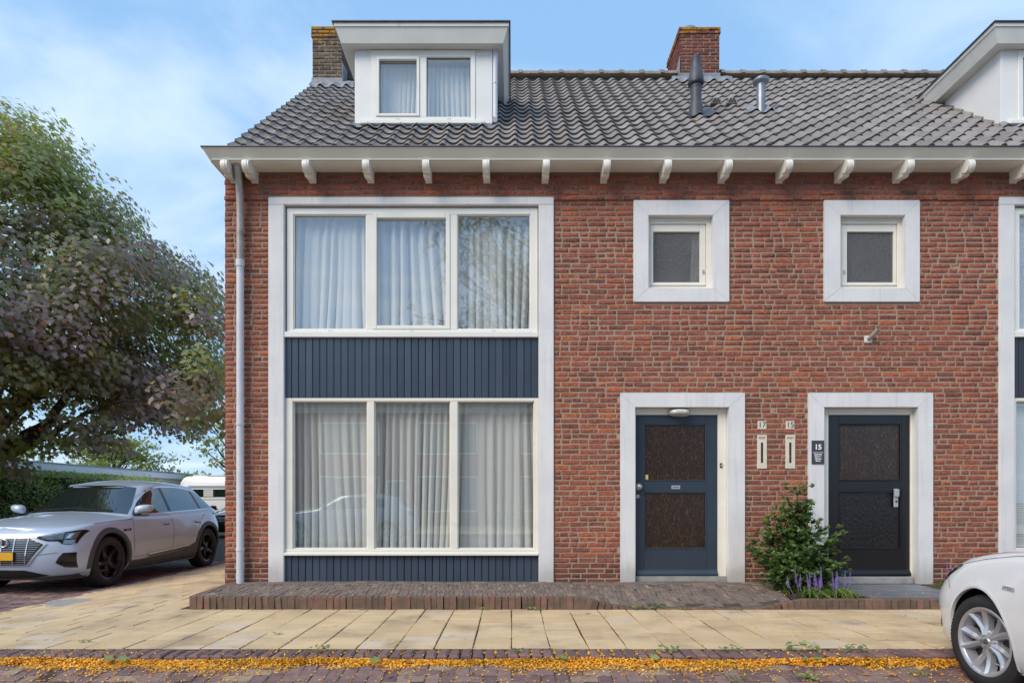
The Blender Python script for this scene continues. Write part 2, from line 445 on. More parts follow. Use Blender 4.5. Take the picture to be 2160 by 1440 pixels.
# ------------------------------------------------------------------ mesh builders
class MB:
    def __init__(self):
        self.v, self.f, self.r = [], [], []
    def add(self, vs, fs, r=0.5):
        o = len(self.v)
        self.v.extend([tuple(p) for p in vs])
        for f in fs:
            self.f.append(tuple(i + o for i in f))
            self.r.append(r)
        return self
    def box(self, x0, x1, y0, y1, z0, z1, c=0.0, r=0.5):
        if x0 > x1: x0, x1 = x1, x0
        if y0 > y1: y0, y1 = y1, y0
        if z0 > z1: z0, z1 = z1, z0
        if c <= 0:
            v = [(x, y, z) for x in (x0, x1) for y in (y0, y1) for z in (z0, z1)]
            return self.add(v, [(0, 1, 3, 2), (4, 6, 7, 5), (0, 4, 5, 1), (2, 3, 7, 6), (0, 2, 6, 4), (1, 5, 7, 3)], r)
        c = min(c, (x1 - x0) * 0.45, (y1 - y0) * 0.45, (z1 - z0) * 0.45)
        bm = bmesh.new()
        bmesh.ops.create_cube(bm, size=1.0)
        for w in bm.verts:
            w.co = Vector(((x0 + x1) / 2 + w.co.x * (x1 - x0), (y0 + y1) / 2 + w.co.y * (y1 - y0), (z0 + z1) / 2 + w.co.z * (z1 - z0)))
        bmesh.ops.bevel(bm, geom=bm.edges[:], offset=c, segments=1, affect='EDGES')
        bm.verts.index_update()
        self.add([w.co for w in bm.verts], [[w.index for w in f.verts] for f in bm.faces], r)
        bm.free()
        return self
    def prism(self, prof, axis, a, b, r=0.5):
        """closed 2-D profile swept from a to b along axis ('x','y','z')"""
        n = len(prof)
        def mk(p, t):
            if axis == 'x': return (t, p[0], p[1])
            if axis == 'y': return (p[0], t, p[1])
            return (p[0], p[1], t)
        v = [mk(p, a) for p in prof] + [mk(p, b) for p in prof]
        f = [(i, (i + 1) % n, n + (i + 1) % n, n + i) for i in range(n)]
        f += [tuple(range(n))[::-1], tuple(range(n, 2 * n))]
        return self.add(v, f, r)
    def tube(self, pts, rad, n=8, caps=True, r=0.5):
        pts = [Vector(p) for p in pts]
        rads = rad if isinstance(rad, (list, tuple)) else [rad] * len(pts)
        vs = []
        up = Vector((0, 0, 1))
        for i, p in enumerate(pts):
            d = (pts[min(i + 1, len(pts) - 1)] - pts[max(i - 1, 0)])
            d = d.normalized() if d.length > 1e-9 else Vector((0, 0, 1))
            ref = up if abs(d.dot(up)) < 0.95 else Vector((1, 0, 0))
            s = d.cross(ref).normalized()
            t = s.cross(d)
            for k in range(n):
                a = 2 * math.pi * k / n
                vs.append(p + (s * math.cos(a) + t * math.sin(a)) * rads[i])
        fs = []
        for i in range(len(pts) - 1):
            for k in range(n):
                fs.append((i * n + k, i * n + (k + 1) % n, (i + 1) * n + (k + 1) % n, (i + 1) * n + k))
        if caps:
            fs.append(tuple(range(n))[::-1])
            fs.append(tuple(range((len(pts) - 1) * n, len(pts) * n)))
        return self.add(vs, fs, r)
    def lathe(self, prof, n=24, mat=None, closed=False, r=0.5):
        """profile of (radius, height) spun round z, moved by mat"""
        mat = mat or Matrix()
        vs, fs = [], []
        for (rr, h) in prof:
            for k in range(n):
                a = 2 * math.pi * k / n
                vs.append(mat @ Vector((rr * math.cos(a), rr * math.sin(a), h)))
        m = len(prof)
        for i in range(m if closed else m - 1):
            j = (i + 1) % m
            for k in range(n):
                fs.append((i * n + k, i * n + (k + 1) % n, j * n + (k + 1) % n, j * n + k))
        return self.add(vs, fs, r)
    def grid(self, P, r=0.5):
        """P[i][j] points"""
        m, n = len(P), len(P[0])
        return self.add([p for row in P for p in row],
                        [(i * n + j, i * n + j + 1, (i + 1) * n + j + 1, (i + 1) * n + j) for i in range(m - 1) for j in range(n - 1)], r)
    def mesh(self, name, mat=None, smooth=False, fix=True):
        me = bpy.data.meshes.new(name)
        me.from_pydata(self.v, [], self.f)
        if fix:
            bm = bmesh.new(); bm.from_mesh(me)
            bmesh.ops.recalc_face_normals(bm, faces=bm.faces)
            bm.to_mesh(me); bm.free()
        if mat: me.materials.append(M[mat] if isinstance(mat, str) else mat)
        if len(self.r) == len(me.polygons):
            at = me.attributes.new('rnd', 'FLOAT', 'FACE')
            at.data.foreach_set('value', self.r)
        if smooth:
            me.polygons.foreach_set('use_smooth', [True] * len(me.polygons))
            if smooth != 'all':
                me.set_sharp_from_angle(angle=R(38))
        return me
    def ob(self, name, mat, parent=None, smooth=False, fix=True, **kw):
        return link(name, self.mesh(name, mat, smooth, fix), parent, **kw)

def link(name, data, parent=None, loc=None, rot=None, scale=None, **props):
    o = bpy.data.objects.new(name, data)
    COL.objects.link(o)
    if parent:
        o.parent = parent
        if parent.get('_base') is not None:
            o.matrix_parent_inverse = Matrix.Translation(-Vector(parent['_base']))
    if loc is not None: o.location = loc
    if rot is not None: o.rotation_euler = rot
    if scale is not None: o.scale = scale
    for k, v in props.items():
        o[k] = v
    return o

def thing(name, label, cat, loc=(0, 0, 0), group=None, local=False, rotz=0.0):
    """an Empty at the thing's base; parts are given in world space unless local"""
    o = bpy.data.objects.new(name, None)
    COL.objects.link(o)
    o.location = loc
    o.rotation_euler = (0, 0, rotz)
    o.empty_display_size = 0.2
    o['label'] = label; o['category'] = cat
    if group: o['group'] = group
    if not local: o['_base'] = list(loc)
    return o

def tag(o, label, cat, group=None):
    o['label'] = label; o['category'] = cat
    if group: o['group'] = group
    return o

def bulk(name, V, F, rnd, mat, parent=None, smooth=False, **props):
    """fast mesh from numpy: V (n,3); F (m,k) all faces with k corners"""
    me = bpy.data.meshes.new(name)
    m, k = F.shape
    me.vertices.add(len(V)); me.vertices.foreach_set('co', np.ascontiguousarray(V, dtype=np.float32).ravel())
    me.loops.add(m * k); me.loops.foreach_set('vertex_index', np.ascontiguousarray(F, dtype=np.int32).ravel())
    me.polygons.add(m)
    me.polygons.foreach_set('loop_start', np.arange(m, dtype=np.int32) * k)
    me.polygons.foreach_set('loop_total', np.full(m, k, dtype=np.int32))
    me.update(calc_edges=True)
    at = me.attributes.new('rnd', 'FLOAT', 'FACE')
    at.data.foreach_set('value', np.ascontiguousarray(rnd, dtype=np.float32))
    me.materials.append(M[mat])
    if smooth: me.polygons.foreach_set('use_smooth', [True] * m)
    return link(name, me, parent, **props)

def leaves(name, C, U, Vv, sizes, shape, fold, mat, rnd, parent=None, **props):
    """one n-gon per leaf: centre C, axis U (length), Vv (width)"""
    C, U, Vv = map(np.asarray, (C, U, Vv))
    Nn = np.cross(U, Vv)
    sh = np.array(shape)
    k = len(sh)
    P = (C[:, None, :] + sizes[:, None, None] * (sh[None, :, 0, None] * U[:, None, :] + sh[None, :, 1, None] * Vv[:, None, :]
         + fold * np.abs(sh[None, :, 1, None]) * Nn[:, None, :]))
    n = len(C)
    F = np.arange(n * k).reshape(n, k)
    return bulk(name, P.reshape(-1, 3), F, rnd, mat, parent, **props)

def frames(N, rnd_spin=None):
    """orthonormal U,V for unit normals N (random spin)"""
    n = len(N)
    a = nrng.normal(size=(n, 3)) if rnd_spin is None else rnd_spin
    U = a - (a * N).sum(1, keepdims=True) * N
    U /= np.linalg.norm(U, axis=1, keepdims=True) + 1e-9
    return U, np.cross(N, U)
def unit(a):
    return a / (np.linalg.norm(a, axis=1, keepdims=True) + 1e-9)
MAPLE = [(-0.5, 0), (-0.28, 0.30), (-0.05, 0.22), (0.02, 0.52), (0.17, 0.2), (0.55, 0.0), (0.17, -0.2), (0.02, -0.52), (-0.05, -0.22), (-0.28, -0.30)]
OVAL = [(-0.5, 0), (-0.22, 0.2), (0.12, 0.22), (0.5, 0), (0.12, -0.22), (-0.22, -0.2)]
SLIM = [(-0.5, 0), (0.0, 0.16), (0.5, 0), (0.0, -0.16)]

# pieces: small shared meshes placed one by one, the surplus joined
def piece_block(n_var, lx, ly, lz, ch, jit, seed, lo=0.0, hi=1.0):
    """block with chamfered top: unit footprint lx x ly, top at z=0, depth lz"""
    out = []
    g = random.Random(seed)
    for i in range(n_var):
        j = lambda a=1.0: g.uniform(-jit, jit) * a
        a, b = lx / 2, ly / 2
        base = [(-a, -b), (a, -b), (a, b), (-a, b)]
        o = [(x + j(), y + j()) for x, y in base]
        t = [(x * (1 - ch / a) + j(0.6), y * (1 - ch / b) + j(0.6)) for x, y in base]
        V = [(x, y, -lz) for x, y in o] + [(x, y, -ch * 0.8) for x, y in o] + [(x, y, j(0.4)) for x, y in t]
        F = [(k, (k + 1) % 4, 4 + (k + 1) % 4, 4 + k) for k in range(4)] + [(4 + k, 4 + (k + 1) % 4, 8 + (k + 1) % 4, 8 + k) for k in range(4)] + [(8, 9, 10, 11)]
        out.append((np.array(V), np.array(F), lo + (hi - lo) * (i + 0.5) / n_var))
    return out

def piece_brick(n_var, L, H, dep, jit, seed):
    """wall brick facing -Y, front at y=0, rough arrises"""
    out = []
    g = random.Random(seed)
    for i in range(n_var):
        xs = [-0.5, -0.17, 0.17, 0.5]
        ring = [(x * L, -H / 2) for x in xs] + [(x * L, H / 2) for x in reversed(xs)]
        outer = [(x + g.uniform(-jit, jit), z + g.uniform(-jit, jit)) for x, z in ring]
        inner = [(x * (1 - 0.012 / L) + g.uniform(-jit, jit) * 0.5, z * (1 - 0.011 / H) + g.uniform(-jit, jit) * 0.6) for x, z in ring]
        V = [(x, dep, z) for x, z in outer] + [(x, 0.0055, z) for x, z in outer] + [(x, g.uniform(-0.0025, 0.002), z) for x, z in inner]
        F = []
        for k in range(8):
            m = (k + 1) % 8
            F.append((k, m, 8 + m, 8 + k)); F.append((8 + k, 8 + m, 16 + m, 16 + k))
        for k in range(3):
            F.append((16 + k, 17 + k, 16 + 6 - k, 16 + 7 - k))
        out.append((np.array(V), np.array(F), (i + 0.5) / n_var))
    g.shuffle(out)
    return out

def visible(p):
    if p[1] < 0.5: return False
    u = 1080 + 1352 * p[0] / p[1]; w = 1055 - 1352 * (p[2] - CH) / p[1]
    return -10 < u < 2170 and -10 < w < 1450

def place(parent, name, field_name, variants, items, mat, n_ind=300, key=None, smooth=False, gap=None):
    """items: (variant index, Matrix, rank).  Largest n_ind become objects, the rest one stuff mesh."""
    items = sorted(items, key=lambda t: t[2])
    meshes = {}
    for vi, mx, rk in items[:n_ind]:
        me = meshes.get(vi)
        if me is None:
            V, F, r = variants[vi]
            mb = MB(); mb.add(V, F, r); mb.r = [float(q) for q in np.broadcast_to(r, len(F))]
            me = meshes[vi] = mb.mesh(name, mat, smooth)
        o = bpy.data.objects.new(name, me)
        COL.objects.link(o)
        o.parent = parent
        base = parent.get('_base')
        o.matrix_local = mx if base is None else Matrix.Translation(-Vector(base)) @ mx
    rest = items[n_ind:]
    if rest:
        VV, FF, RR = [], [], []
        o = 0
        for vi, mx, rk in rest:
            V, F, r = variants[vi]
            A = np.array(mx)
            VV.append(V @ A[:3, :3].T + A[:3, 3]); FF.append(F + o); RR.append(np.broadcast_to(r, len(F)).astype(float)); o += len(V)
        bulk(field_name, np.concatenate(VV), np.concatenate(FF), np.concatenate(RR), mat, parent, smooth, kind='stuff')

def TRS(loc, rz=0.0, sc=(1, 1, 1), rx=0.0, ry=0.0):
    from mathutils import Euler
    return Matrix.LocRotScale(Vector(loc), Euler((rx, ry, rz)), Vector(sc))

def text_mesh(body, size, mat, name, depth=0.002, bold=False):
    cu = bpy.data.curves.new(name, 'FONT')
    cu.body = body; cu.size = size; cu.align_x = 'CENTER'; cu.align_y = 'CENTER'
    cu.extrude = depth
    if bold: cu.offset = size * 0.03
    tmp = bpy.data.objects.new(name, cu)
    COL.objects.link(tmp)
    dg = bpy.context.evaluated_depsgraph_get()
    me = bpy.data.meshes.new_from_object(tmp.evaluated_get(dg))
    bpy.data.objects.remove(tmp)
    bpy.data.curves.remove(cu)
    me.name = name
    me.materials.clear(); me.materials.append(M[mat])
    return me

# ================================================================== the setting: ground, roads, pavement
D = 7.906                                   # distance of the brick front
def fx(p): return (p - 1080) / 171.0
def fz(p): return CH + (1055 - p) / 171.0
def sstep(a, b, t):
    t = max(0.0, min(1.0, (t - a) / (b - a)))
    return t * t * (3 - 2 * t)
def lerp(a, b, t): return a + (b - a) * t

KX = -5.9                                   # kerb line of the side street
def z_road(x, y):
    f = -0.05 - 0.05 * sstep(4.75, 4.25, y) if y > 4.2 else -0.10
    if y > 4.75: f = -0.05
    return lerp(f, -0.14, sstep(-4.6, -6.0, x))
def z_pave(x, y):
    return -0.11 * sstep(-4.0, -5.9, x) * sstep(4.9, 6.6, y)
def kerb_path(t):
    """outer kerb line: along the front street, round the corner, up the side street (distance t in metres from x=6)"""
    rad = 1.35
    s1 = 12.0 + 4.55                        # straight part from x=12 to x=-4.55
    arc = rad * math.pi / 2
    if t < s1: return (12.0 - t, 4.77), (-1, 0)
    if t < s1 + arc:
        a = (t - s1) / rad
        return (-4.55 - rad * math.sin(a), 4.77 + rad * (1 - math.cos(a))), (-math.cos(a), math.sin(a))
    return (KX, 4.77 + rad + t - s1 - arc), (0, 1)

g = MB()
g.add([(-400, -400, -0.30), (400, -400, -0.30), (400, 800, -0.30), (-400, 800, -0.30)], [(0, 1, 2, 3)])
o = g.ob('ground', 'ground'); o['kind'] = 'structure'

# road bed: front street and side street as one draped sheet
def sheet(xs, ys, zf, dz):
    return [[(x, y, zf(x, y) + dz) for x in xs] for y in ys]
xs = [-60, -30, -14, -9, -7, -6.2, -5.9, -5.6, -5.2, -4.8, -4.4, -4, 0, 4, 12, 40]
ys = [-12, -8, -4, 0, 3, 4, 4.2, 4.3, 4.4, 4.5, 4.6, 4.7, 4.78, 4.9]
road = MB().grid(sheet(xs, ys, z_road, -0.006)).ob('road', 'road_joint'); road['kind'] = 'structure'
xs2 = [-60, -13.4, -9, -7.0, -6.2, -5.9, -5.5, -5.0, -4.5]
ys2 = [4.905, 5.5, 6.2, 7, 9, 12, 16, 22, 30, 45, 70]
mb = MB().grid([[(x, y, lerp(-0.145, z_road(x, 4.9) - 0.006, sstep(6.5, 4.9, y)) if x > -6.3 else -0.145) for x in xs2] for y in ys2])
side_road = mb.ob('side_street', 'road_joint'); side_road['kind'] = 'structure'

# herringbone clinkers
RV = piece_block(14, 0.197, 0.097, 0.04, 0.006, 0.003, 11)
items = []
def herring(x0, x1, y0, y1, ok, rank):
    w = 0.10
    for j in range(int(y0 / w), int(y1 / w) + 1):
        for i in range(int(x0 / w), int(x1 / w) + 1):
            t = (i - j) % 4
            if t == 0: cx, cy, rz = (i + 1) * w, (j + 0.5) * w, 0.0
            elif t == 3: cx, cy, rz = (i + 0.5) * w, (j + 1) * w, R(90)
            else: continue
            if not ok(cx, cy): continue
            z = z_road(cx, cy) if cy < 4.9 else -0.14
            sl = (z_road(cx, cy + 0.05) - z_road(cx, cy - 0.05)) / 0.1 if cy < 4.75 else 0
            mx = TRS((cx + rng.gauss(0, 0.002), cy + rng.gauss(0, 0.002), z + rng.gauss(0, 0.002)), 0) @ Matrix.Rotation(math.atan(sl), 4, 'X') @ TRS((0, 0, 0), rz + rng.gauss(0, 0.012), (1, 1, 1), rng.gauss(0, 0.012), rng.gauss(0, 0.008))
            items.append((rng.randrange(14), mx, rank(cx, cy, z)))
herring(-5.2, 6.2, 3.0, 4.72, lambda x, y: y < 4.72 and (x > -4.5 or math.hypot(x + 4.55, y - 6.12) > 1.42),
        lambda x, y, z: y * -1 + (0 if visible((x, y, z)) else 50) if visible((x, y, z)) else 50 - y)
place(road, 'road_brick', 'road_brick_field', RV, items, 'road', 290)
items = []
herring(-11.5, -5.95, 4.9, 13.5, lambda x, y: x < KX - 0.06 and (x < -5.9 - 0.1 or y > 6.2),
        lambda x, y, z: y if visible((x, y, z)) else 90)
place(side_road, 'road_brick', 'road_brick_field', RV, items, 'road', 150)

# kerb bricks
KV = piece_block(10, 0.077, 0.205, 0.13, 0.016, 0.004, 5)
kerb = MB()
P = []
for k in range(0, 330):
    (x, y), (dx, dy) = kerb_path(k * 0.15)
    nx, ny = dy, -dx
    n_in = (-nx, -ny)
    zt = lerp(0, -0.11, sstep(-4.0, -5.9, x) * sstep(4.9, 6.6, y)) - 0.03
    P.append([(x + (-ny if 0 else 0), y, zt - 0.12), (x, y, zt), (x + dy * 0.2 * (1 if 0 else 1), y - dx * 0.2, zt)])
kerb.grid(P)
kerb = kerb.ob('kerb', 'road_joint'); kerb['kind'] = 'structure'
items = []
t = 5.0
while t < 33:
    (x, y), (dx, dy) = kerb_path(t)
    # inward normal: to the pavement side
    nx, ny = dy, -dx
    cx, cy = x + nx * 0.1, y + ny * 0.1
    z = z_pave(cx, max(cy, 4.9)) + rng.gauss(0, 0.003)
    a = math.atan2(dy, dx)
    items.append((rng.randrange(10), TRS((cx, cy, z), a + rng.gauss(0, 0.02), (1, 1, 1), rng.gauss(0, 0.012), rng.gauss(0, 0.02)), abs(t - 12) if visible((cx, cy, z)) else 60 + t))
    t += 0.0885
place(kerb, 'kerb_brick', 'kerb_brick_field', KV, items, 'kerb', 290)

# pavement
T = 0.3025
def in_pave(x, y):
    if y < 4.985: return False
    if x < -4.55 and y < 6.12:
        return math.hypot(x + 4.55, y - 6.12) < 1.35 - 0.22
    return x > KX + 0.21
xs = [-5.69 + 0.15 * k for k in range(16)] + [-3.2, -2, 0, 3, 6, 12]
ys = [4.975 + 0.15 * k for k in range(14)] + [7.9, 9, 11, 14, 18, 25, 36]
mb = MB()
for i in range(len(xs) - 1):
    for j in range(len(ys) - 1):
        xa, xb, ya, yb = xs[i], xs[i + 1], ys[j], ys[j + 1]
        if not (in_pave(max(min((xa + xb) / 2, 99), -5.68), (ya + yb) / 2)): continue
        if ya > 7.95 and xa > -3.6: continue
        mb.add([(xa, ya, z_pave(xa, ya) - 0.007), (xb, ya, z_pave(xb, ya) - 0.007), (xb, yb, z_pave(xb, yb) - 0.007), (xa, yb, z_pave(xa, yb) - 0.007)], [(0, 1, 2, 3)])
pave = mb.ob('pavement', 'joint'); pave['kind'] = 'structure'
PV = piece_block(16, T - 0.010, T - 0.015, 0.04, 0.004, 0.0015, 21)
items = []
def tile_at(x, y, sx=1.0, sy=1.0, rk=0):
    z = z_pave(x, y)
    gx = (z_pave(x + 0.1, y) - z_pave(x - 0.1, y)) / 0.2
    gy = (z_pave(x, y + 0.1) - z_pave(x, y - 0.1)) / 0.2
    items.append((rng.randrange(16), TRS((x + rng.gauss(0, 0.001), y + rng.gauss(0, 0.001), z + rng.gauss(0, 0.0012)), rng.gauss(0, 0.004), (sx, sy, 1),
                  math.atan(gy) + rng.gauss(0, 0.004), -math.atan(gx) + rng.gauss(0, 0.004)), rk))
# front pavement: straight columns running to the house, staggered within
XC = 0.147
for i in range(-11, 26):
    cx = XC + i * T
    if cx < -3.25: continue
    wob = 0.005 * math.sin(i * 1.7)
    off = (i % 2) * 0.5 * T + rng.uniform(-0.03, 0.03)
    y = 4.985 - off
    while y < 6.79:
        ya, yb = max(y, 4.985), min(y + T, 6.785)
        if yb - ya > 0.05:
            cy = (ya + yb) / 2
            v = visible((cx, cy, 0))
            tile_at(cx + wob * math.sin(cy * 3), cy, 1, (yb - ya) / T, cy if v else 60)
        y += T
# corner and side street: rows across, staggered
for j in range(0, 80):
    cy = 4.985 + (j + 0.5) * T
    off = (j % 2) * 0.5 * T
    x = XC - 11.5 * T - off + T
    x1 = XC - 10.5 * T if cy < 6.9 else -3.52
    n = 0
    xr = x1
    first = True
    while xr > KX + 0.2 and cy < 26:
        w_ = T * (0.5 if (first and j % 2) else 1)
        first = False
        xl = xr - w_
        cx = (xl + xr) / 2
        if in_pave(cx, cy) and in_pave(max(xl, KX + 0.22), cy):
            tile_at(cx, cy, w_ / T, 1, cy if visible((cx, cy, 0)) else 70)
        elif in_pave(xr - 0.05, cy):
            tile_at(xr - 0.08, cy, 0.16 / T, 1, 80)
        xr = xl
items2 = [it for it in items]
place(pave, 'paving_tile', 'paving_tile_field', PV, items2, 'paving', 300)

# brick-bond terrace in front of the house
def z_edge(x):
    if x < 2.0: return lerp(0.130, 0.012, sstep(0.62, 1.30, x))
    return lerp(0.012, 0.105, sstep(2.55, 3.15, x))
YE, YW = 6.79, 7.88
def z_terr(x, y):
    f = sstep(0, 1, (y - YE) / (YW - YE)) if False else max(0, min(1, (y - YE) / (YW - YE)))
    return lerp(z_edge(x), 0.150, f)
def terr_right(y): return lerp(2.97, 3.20, (y - YE) / (YW - YE))
xs = [-3.40 + 0.2 * k for k in range(32)]
mb = MB()
P = []
ys = [YE + 0.05 + 0.12 * k for k in range(10)] + [8.0]
P = [[(min(x, terr_right(min(y, YW))), y, z_terr(min(x, terr_right(min(y, YW))), min(y, YW)) - 0.008) for x in xs + [3.0, 3.2]] for y in ys]
mb.grid(P)
terr = mb.ob('terrace', 'terrace_joint'); terr['kind'] = 'structure'
TV = piece_block(14, 0.047, 0.198, 0.05, 0.003, 0.002, 31)
items = []
def terr_brick(x, y, rz, sl=1.0):
    z = z_terr(x, y)
    gx = (z_terr(x + 0.05, y) - z_terr(x - 0.05, y)) / 0.1
    gy = (z_terr(x, y + 0.05) - z_terr(x, y - 0.05)) / 0.1
    mx = TRS((x, y, z + rng.gauss(0, 0.002))) @ TRS((0, 0, 0), 0, (1, 1, 1), math.atan(gy) + rng.gauss(0, 0.012), -math.atan(gx) + rng.gauss(0, 0.015)) @ TRS((0, 0, 0), rz + rng.gauss(0, 0.012), (1, sl, 1))
    items.append((rng.randrange(14), mx, y if visible((x, y, z)) else 50))
r0 = 0
for row in range(5):
    y = YE + 0.075 + 0.1 + row * 0.205
    if row < 4:
        x = -3.34 + (row % 2) * 0.03
        while x < terr_right(y) - 0.03:
            st = 0.1 if (x > 1.25 and int((x - 1.25) / 0.2032) % 2) else 0.0     # groups set back: weave in front of the door
            yy = y + st
            if yy < 7.74: terr_brick(x, yy, 0)
            x += 0.0508
y = YE + 0.075 + 4 * 0.205 + 0.035
for k in range(5):
    x = -3.38 + (k % 2) * 0.1
    yy = y + k * 0.0508
    while x < terr_right(min(yy, YW)) - 0.1:
        if yy < 7.93 and not (k == 0 and x > 1.25 and int((x - 1.25) / 0.2032) % 2): terr_brick(x + 0.1, yy, R(90))
        x += 0.206
place(terr, 'terrace_brick', 'terrace_brick_field', TV, items, 'terrace', 300)
# soldier bricks round the edge
EV = piece_block(12, 0.064, 0.098, 0.17, 0.008, 0.004, 41)
items = []
x = -3.36
while x < 5.6:
    z = z_edge(x) + 0.004
    gx = (z_edge(x + 0.05) - z_edge(x - 0.05)) / 0.1
    items.append((rng.randrange(12), TRS((x, YE + 0.02 + rng.gauss(0, 0.003), z + rng.gauss(0, 0.002)), rng.gauss(0, 0.025), (1, 1, 1), rng.gauss(0, 0.02), -math.atan(gx) + rng.gauss(0, 0.03)), 0))
    x += 0.0685
y = YE + 0.1
while y < 7.9:
    items.append((rng.randrange(12), TRS((-3.40, y, z_terr(-3.4, y) + 0.003), R(90) + rng.gauss(0, 0.03), (1, 1, 1)), 1))
    y += 0.0685
place(terr, 'edge_brick', 'edge_brick_field', EV, items, 'edge', 290)

# planted bed and stone slabs before number fifteen
P = []
for y in [YE + 0.05, 7.0, 7.2, 7.4, 7.6, 7.8, 7.95]:
    xl = terr_right(min(y, YW))
    P.append([(lerp(xl, 6.4, k / 40), y, (0.05 if 3.8 < lerp(xl, 6.4, k / 40) < 5.0 else 0.085 + 0.014 * math.sin(k * 1.1 + y * 3) + 0.03 * sstep(YE, 7.4, y))) for k in range(41)])
bed = MB().grid(P).ob('planting_bed', 'soil'); bed['kind'] = 'structure'
slabs = MB().box(3.84, 4.98, 6.88, 7.90, -0.05, 0.10)
step = slabs.ob('stone_path', 'joint'); step['kind'] = 'structure'
for k, (xa, xb, ya, yb) in enumerate([(3.84, 4.30, 6.86, 7.36), (4.305, 4.98, 6.86, 7.36), (3.84, 4.62, 7.365, 7.90), (4.625, 4.98, 7.365, 7.90)]):
    MB().box(xa, xb, ya, yb, 0.08, 0.118 + 0.001 * k, 0.004, (k + 0.5) / 4).ob('slab', 'slate', step)
# drain cover in the corner of the pavement
mb = MB()
mb.lathe([(0.0, 0.0), (0.27, 0.0), (0.275, -0.004), (0.275, -0.03)], 24, TRS((-5.27, 7.7, z_pave(-5.27, 7.7) + 0.007), 0, (1.0, 1.0, 1), 0, 0.05))
dc = mb.ob('drain_cover', 'concrete', None)
tag(dc, 'round grey drain cover set flush in the yellow corner pavement', 'drain cover')

# ================================================================== the two houses
YF = D                                      # brick face
BASE = 0.10
SOF = CH + 4.05                             # soffit height
SL = 0.875
def z_roof(y): return CH + 4.36 + SL * (y - 7.94)
TH = math.atan(SL)
CO = 0.0637
BV = piece_brick(22, 0.207, 0.0478, 0.03, 0.0030, 3)
HV = piece_brick(12, 0.097, 0.0478, 0.03, 0.0030, 4)
BVAR = BV + HV
UU = [(567, 1168, 417, 1228), (1336, 1537, 424, 637), (1308, 1570, 829, 1231)]   # bay, small window, door

def wall_with_holes(mb, x0, x1, z0, z1, holes, y0, y1):
    xs = sorted({x0, x1, *[h[0] for h in holes], *[h[1] for h in holes]})
    zs = sorted({z0, z1, *[h[2] for h in holes], *[h[3] for h in holes]})
    xs = [x for x in xs if x0 <= x <= x1]; zs = [z for z in zs if z0 <= z <= z1]
    nx, nz = len(xs) - 1, len(zs) - 1
    solid = [[not any(h[0] - 1e-6 < (xs[i] + xs[i + 1]) / 2 < h[1] and h[2] - 1e-6 < (zs[j] + zs[j + 1]) / 2 < h[3] for h in holes) for j in range(nz)] for i in range(nx)]
    S_ = lambda i, j: 0 <= i < nx and 0 <= j < nz and solid[i][j]
    for i in range(nx):
        for j in range(nz):
            if not solid[i][j]: continue
            a, b, c, d = xs[i], xs[i + 1], zs[j], zs[j + 1]
            mb.add([(a, y0, c), (b, y0, c), (b, y0, d), (a, y0, d)], [(0, 1, 2, 3)])
            mb.add([(a, y1, c), (b, y1, c), (b, y1, d), (a, y1, d)], [(3, 2, 1, 0)])
            if not S_(i - 1, j): mb.add([(a, y0, c), (a, y1, c), (a, y1, d), (a, y0, d)], [(3, 2, 1, 0)])
            if not S_(i + 1, j): mb.add([(b, y0, c), (b, y1, c), (b, y1, d), (b, y0, d)], [(0, 1, 2, 3)])
            if not S_(i, j - 1): mb.add([(a, y0, c), (b, y0, c), (b, y1, c), (a, y1, c)], [(3, 2, 1, 0)])
            if not S_(i, j + 1): mb.add([(a, y0, d), (b, y0, d), (b, y1, d), (a, y1, d)], [(0, 1, 2, 3)])

def bricks_for(parent, x0, x1, z0, z1, holes, seed, n_ind, y=YF, zband=None):
    g = random.Random(seed)
    items = []
    z = z0
    row = 0
    while z + CO <= z1 + 0.012:
        zc = z + CO / 2
        x = x0 - (0.0 if row % 2 else 0.105) + (g.uniform(-0.02, 0.02) if row > 0 else 0)
        tooth = random.Random(row).uniform(-0.16, 0.16)          # the two houses interlock course by course
        X0, X1 = x0, x1
        if abs(x0 - 3.2625) < 0.01: X0 = x0 + tooth; x = X0
        if abs(x1 - 3.252) < 0.01: X1 = x1 + tooth
        cuts = [(h[0], h[1]) for h in holes if h[2] - 0.01 < zc < h[3] + 0.01]
        while x < X1:
            st = g.random() < 0.68
            L = 0.21 if st else 0.10
            a, b = max(x, X0), min(x + L, X1)
            if 0 < X1 - (x + L) < 0.075: b = X1
            if b == X1: x = X1
            x += L + 0.0138
            segs = [(a, b)]
            for h0, h1 in cuts:
                ns = []
                for s0, s1 in segs:
                    if h1 <= s0 or h0 >= s1: ns.append((s0, s1)); continue
                    if s0 < h0: ns.append((s0, h0 - 0.002))
                    if s1 > h1: ns.append((h1 + 0.002, s1))
                segs = ns
            for s0, s1 in segs:
                ln = s1 - s0
                if ln < 0.03: continue
                st2 = ln > 0.145
                vi = g.randrange(22) if st2 else 22 + g.randrange(12)
                yy = y + g.gauss(0, 0.0018)
                if zband and zc > zband: yy -= 0.016
                c = ((s0 + s1) / 2, yy, zc + g.gauss(0, 0.0012))
                rk = -ln + (0 if visible(c) else 100) + 0.02 * math.hypot(c[0], c[2] - 1.15)
                items.append((vi, TRS(c, g.gauss(0, 0.006), (ln / (0.21 if st2 else 0.10), 1, g.uniform(0.95, 1.05)), 0, g.gauss(0, 0.005)), rk))
        z += CO; row += 1
    place(parent, 'brick', 'brick_field', BVAR, items, 'brick', n_ind)

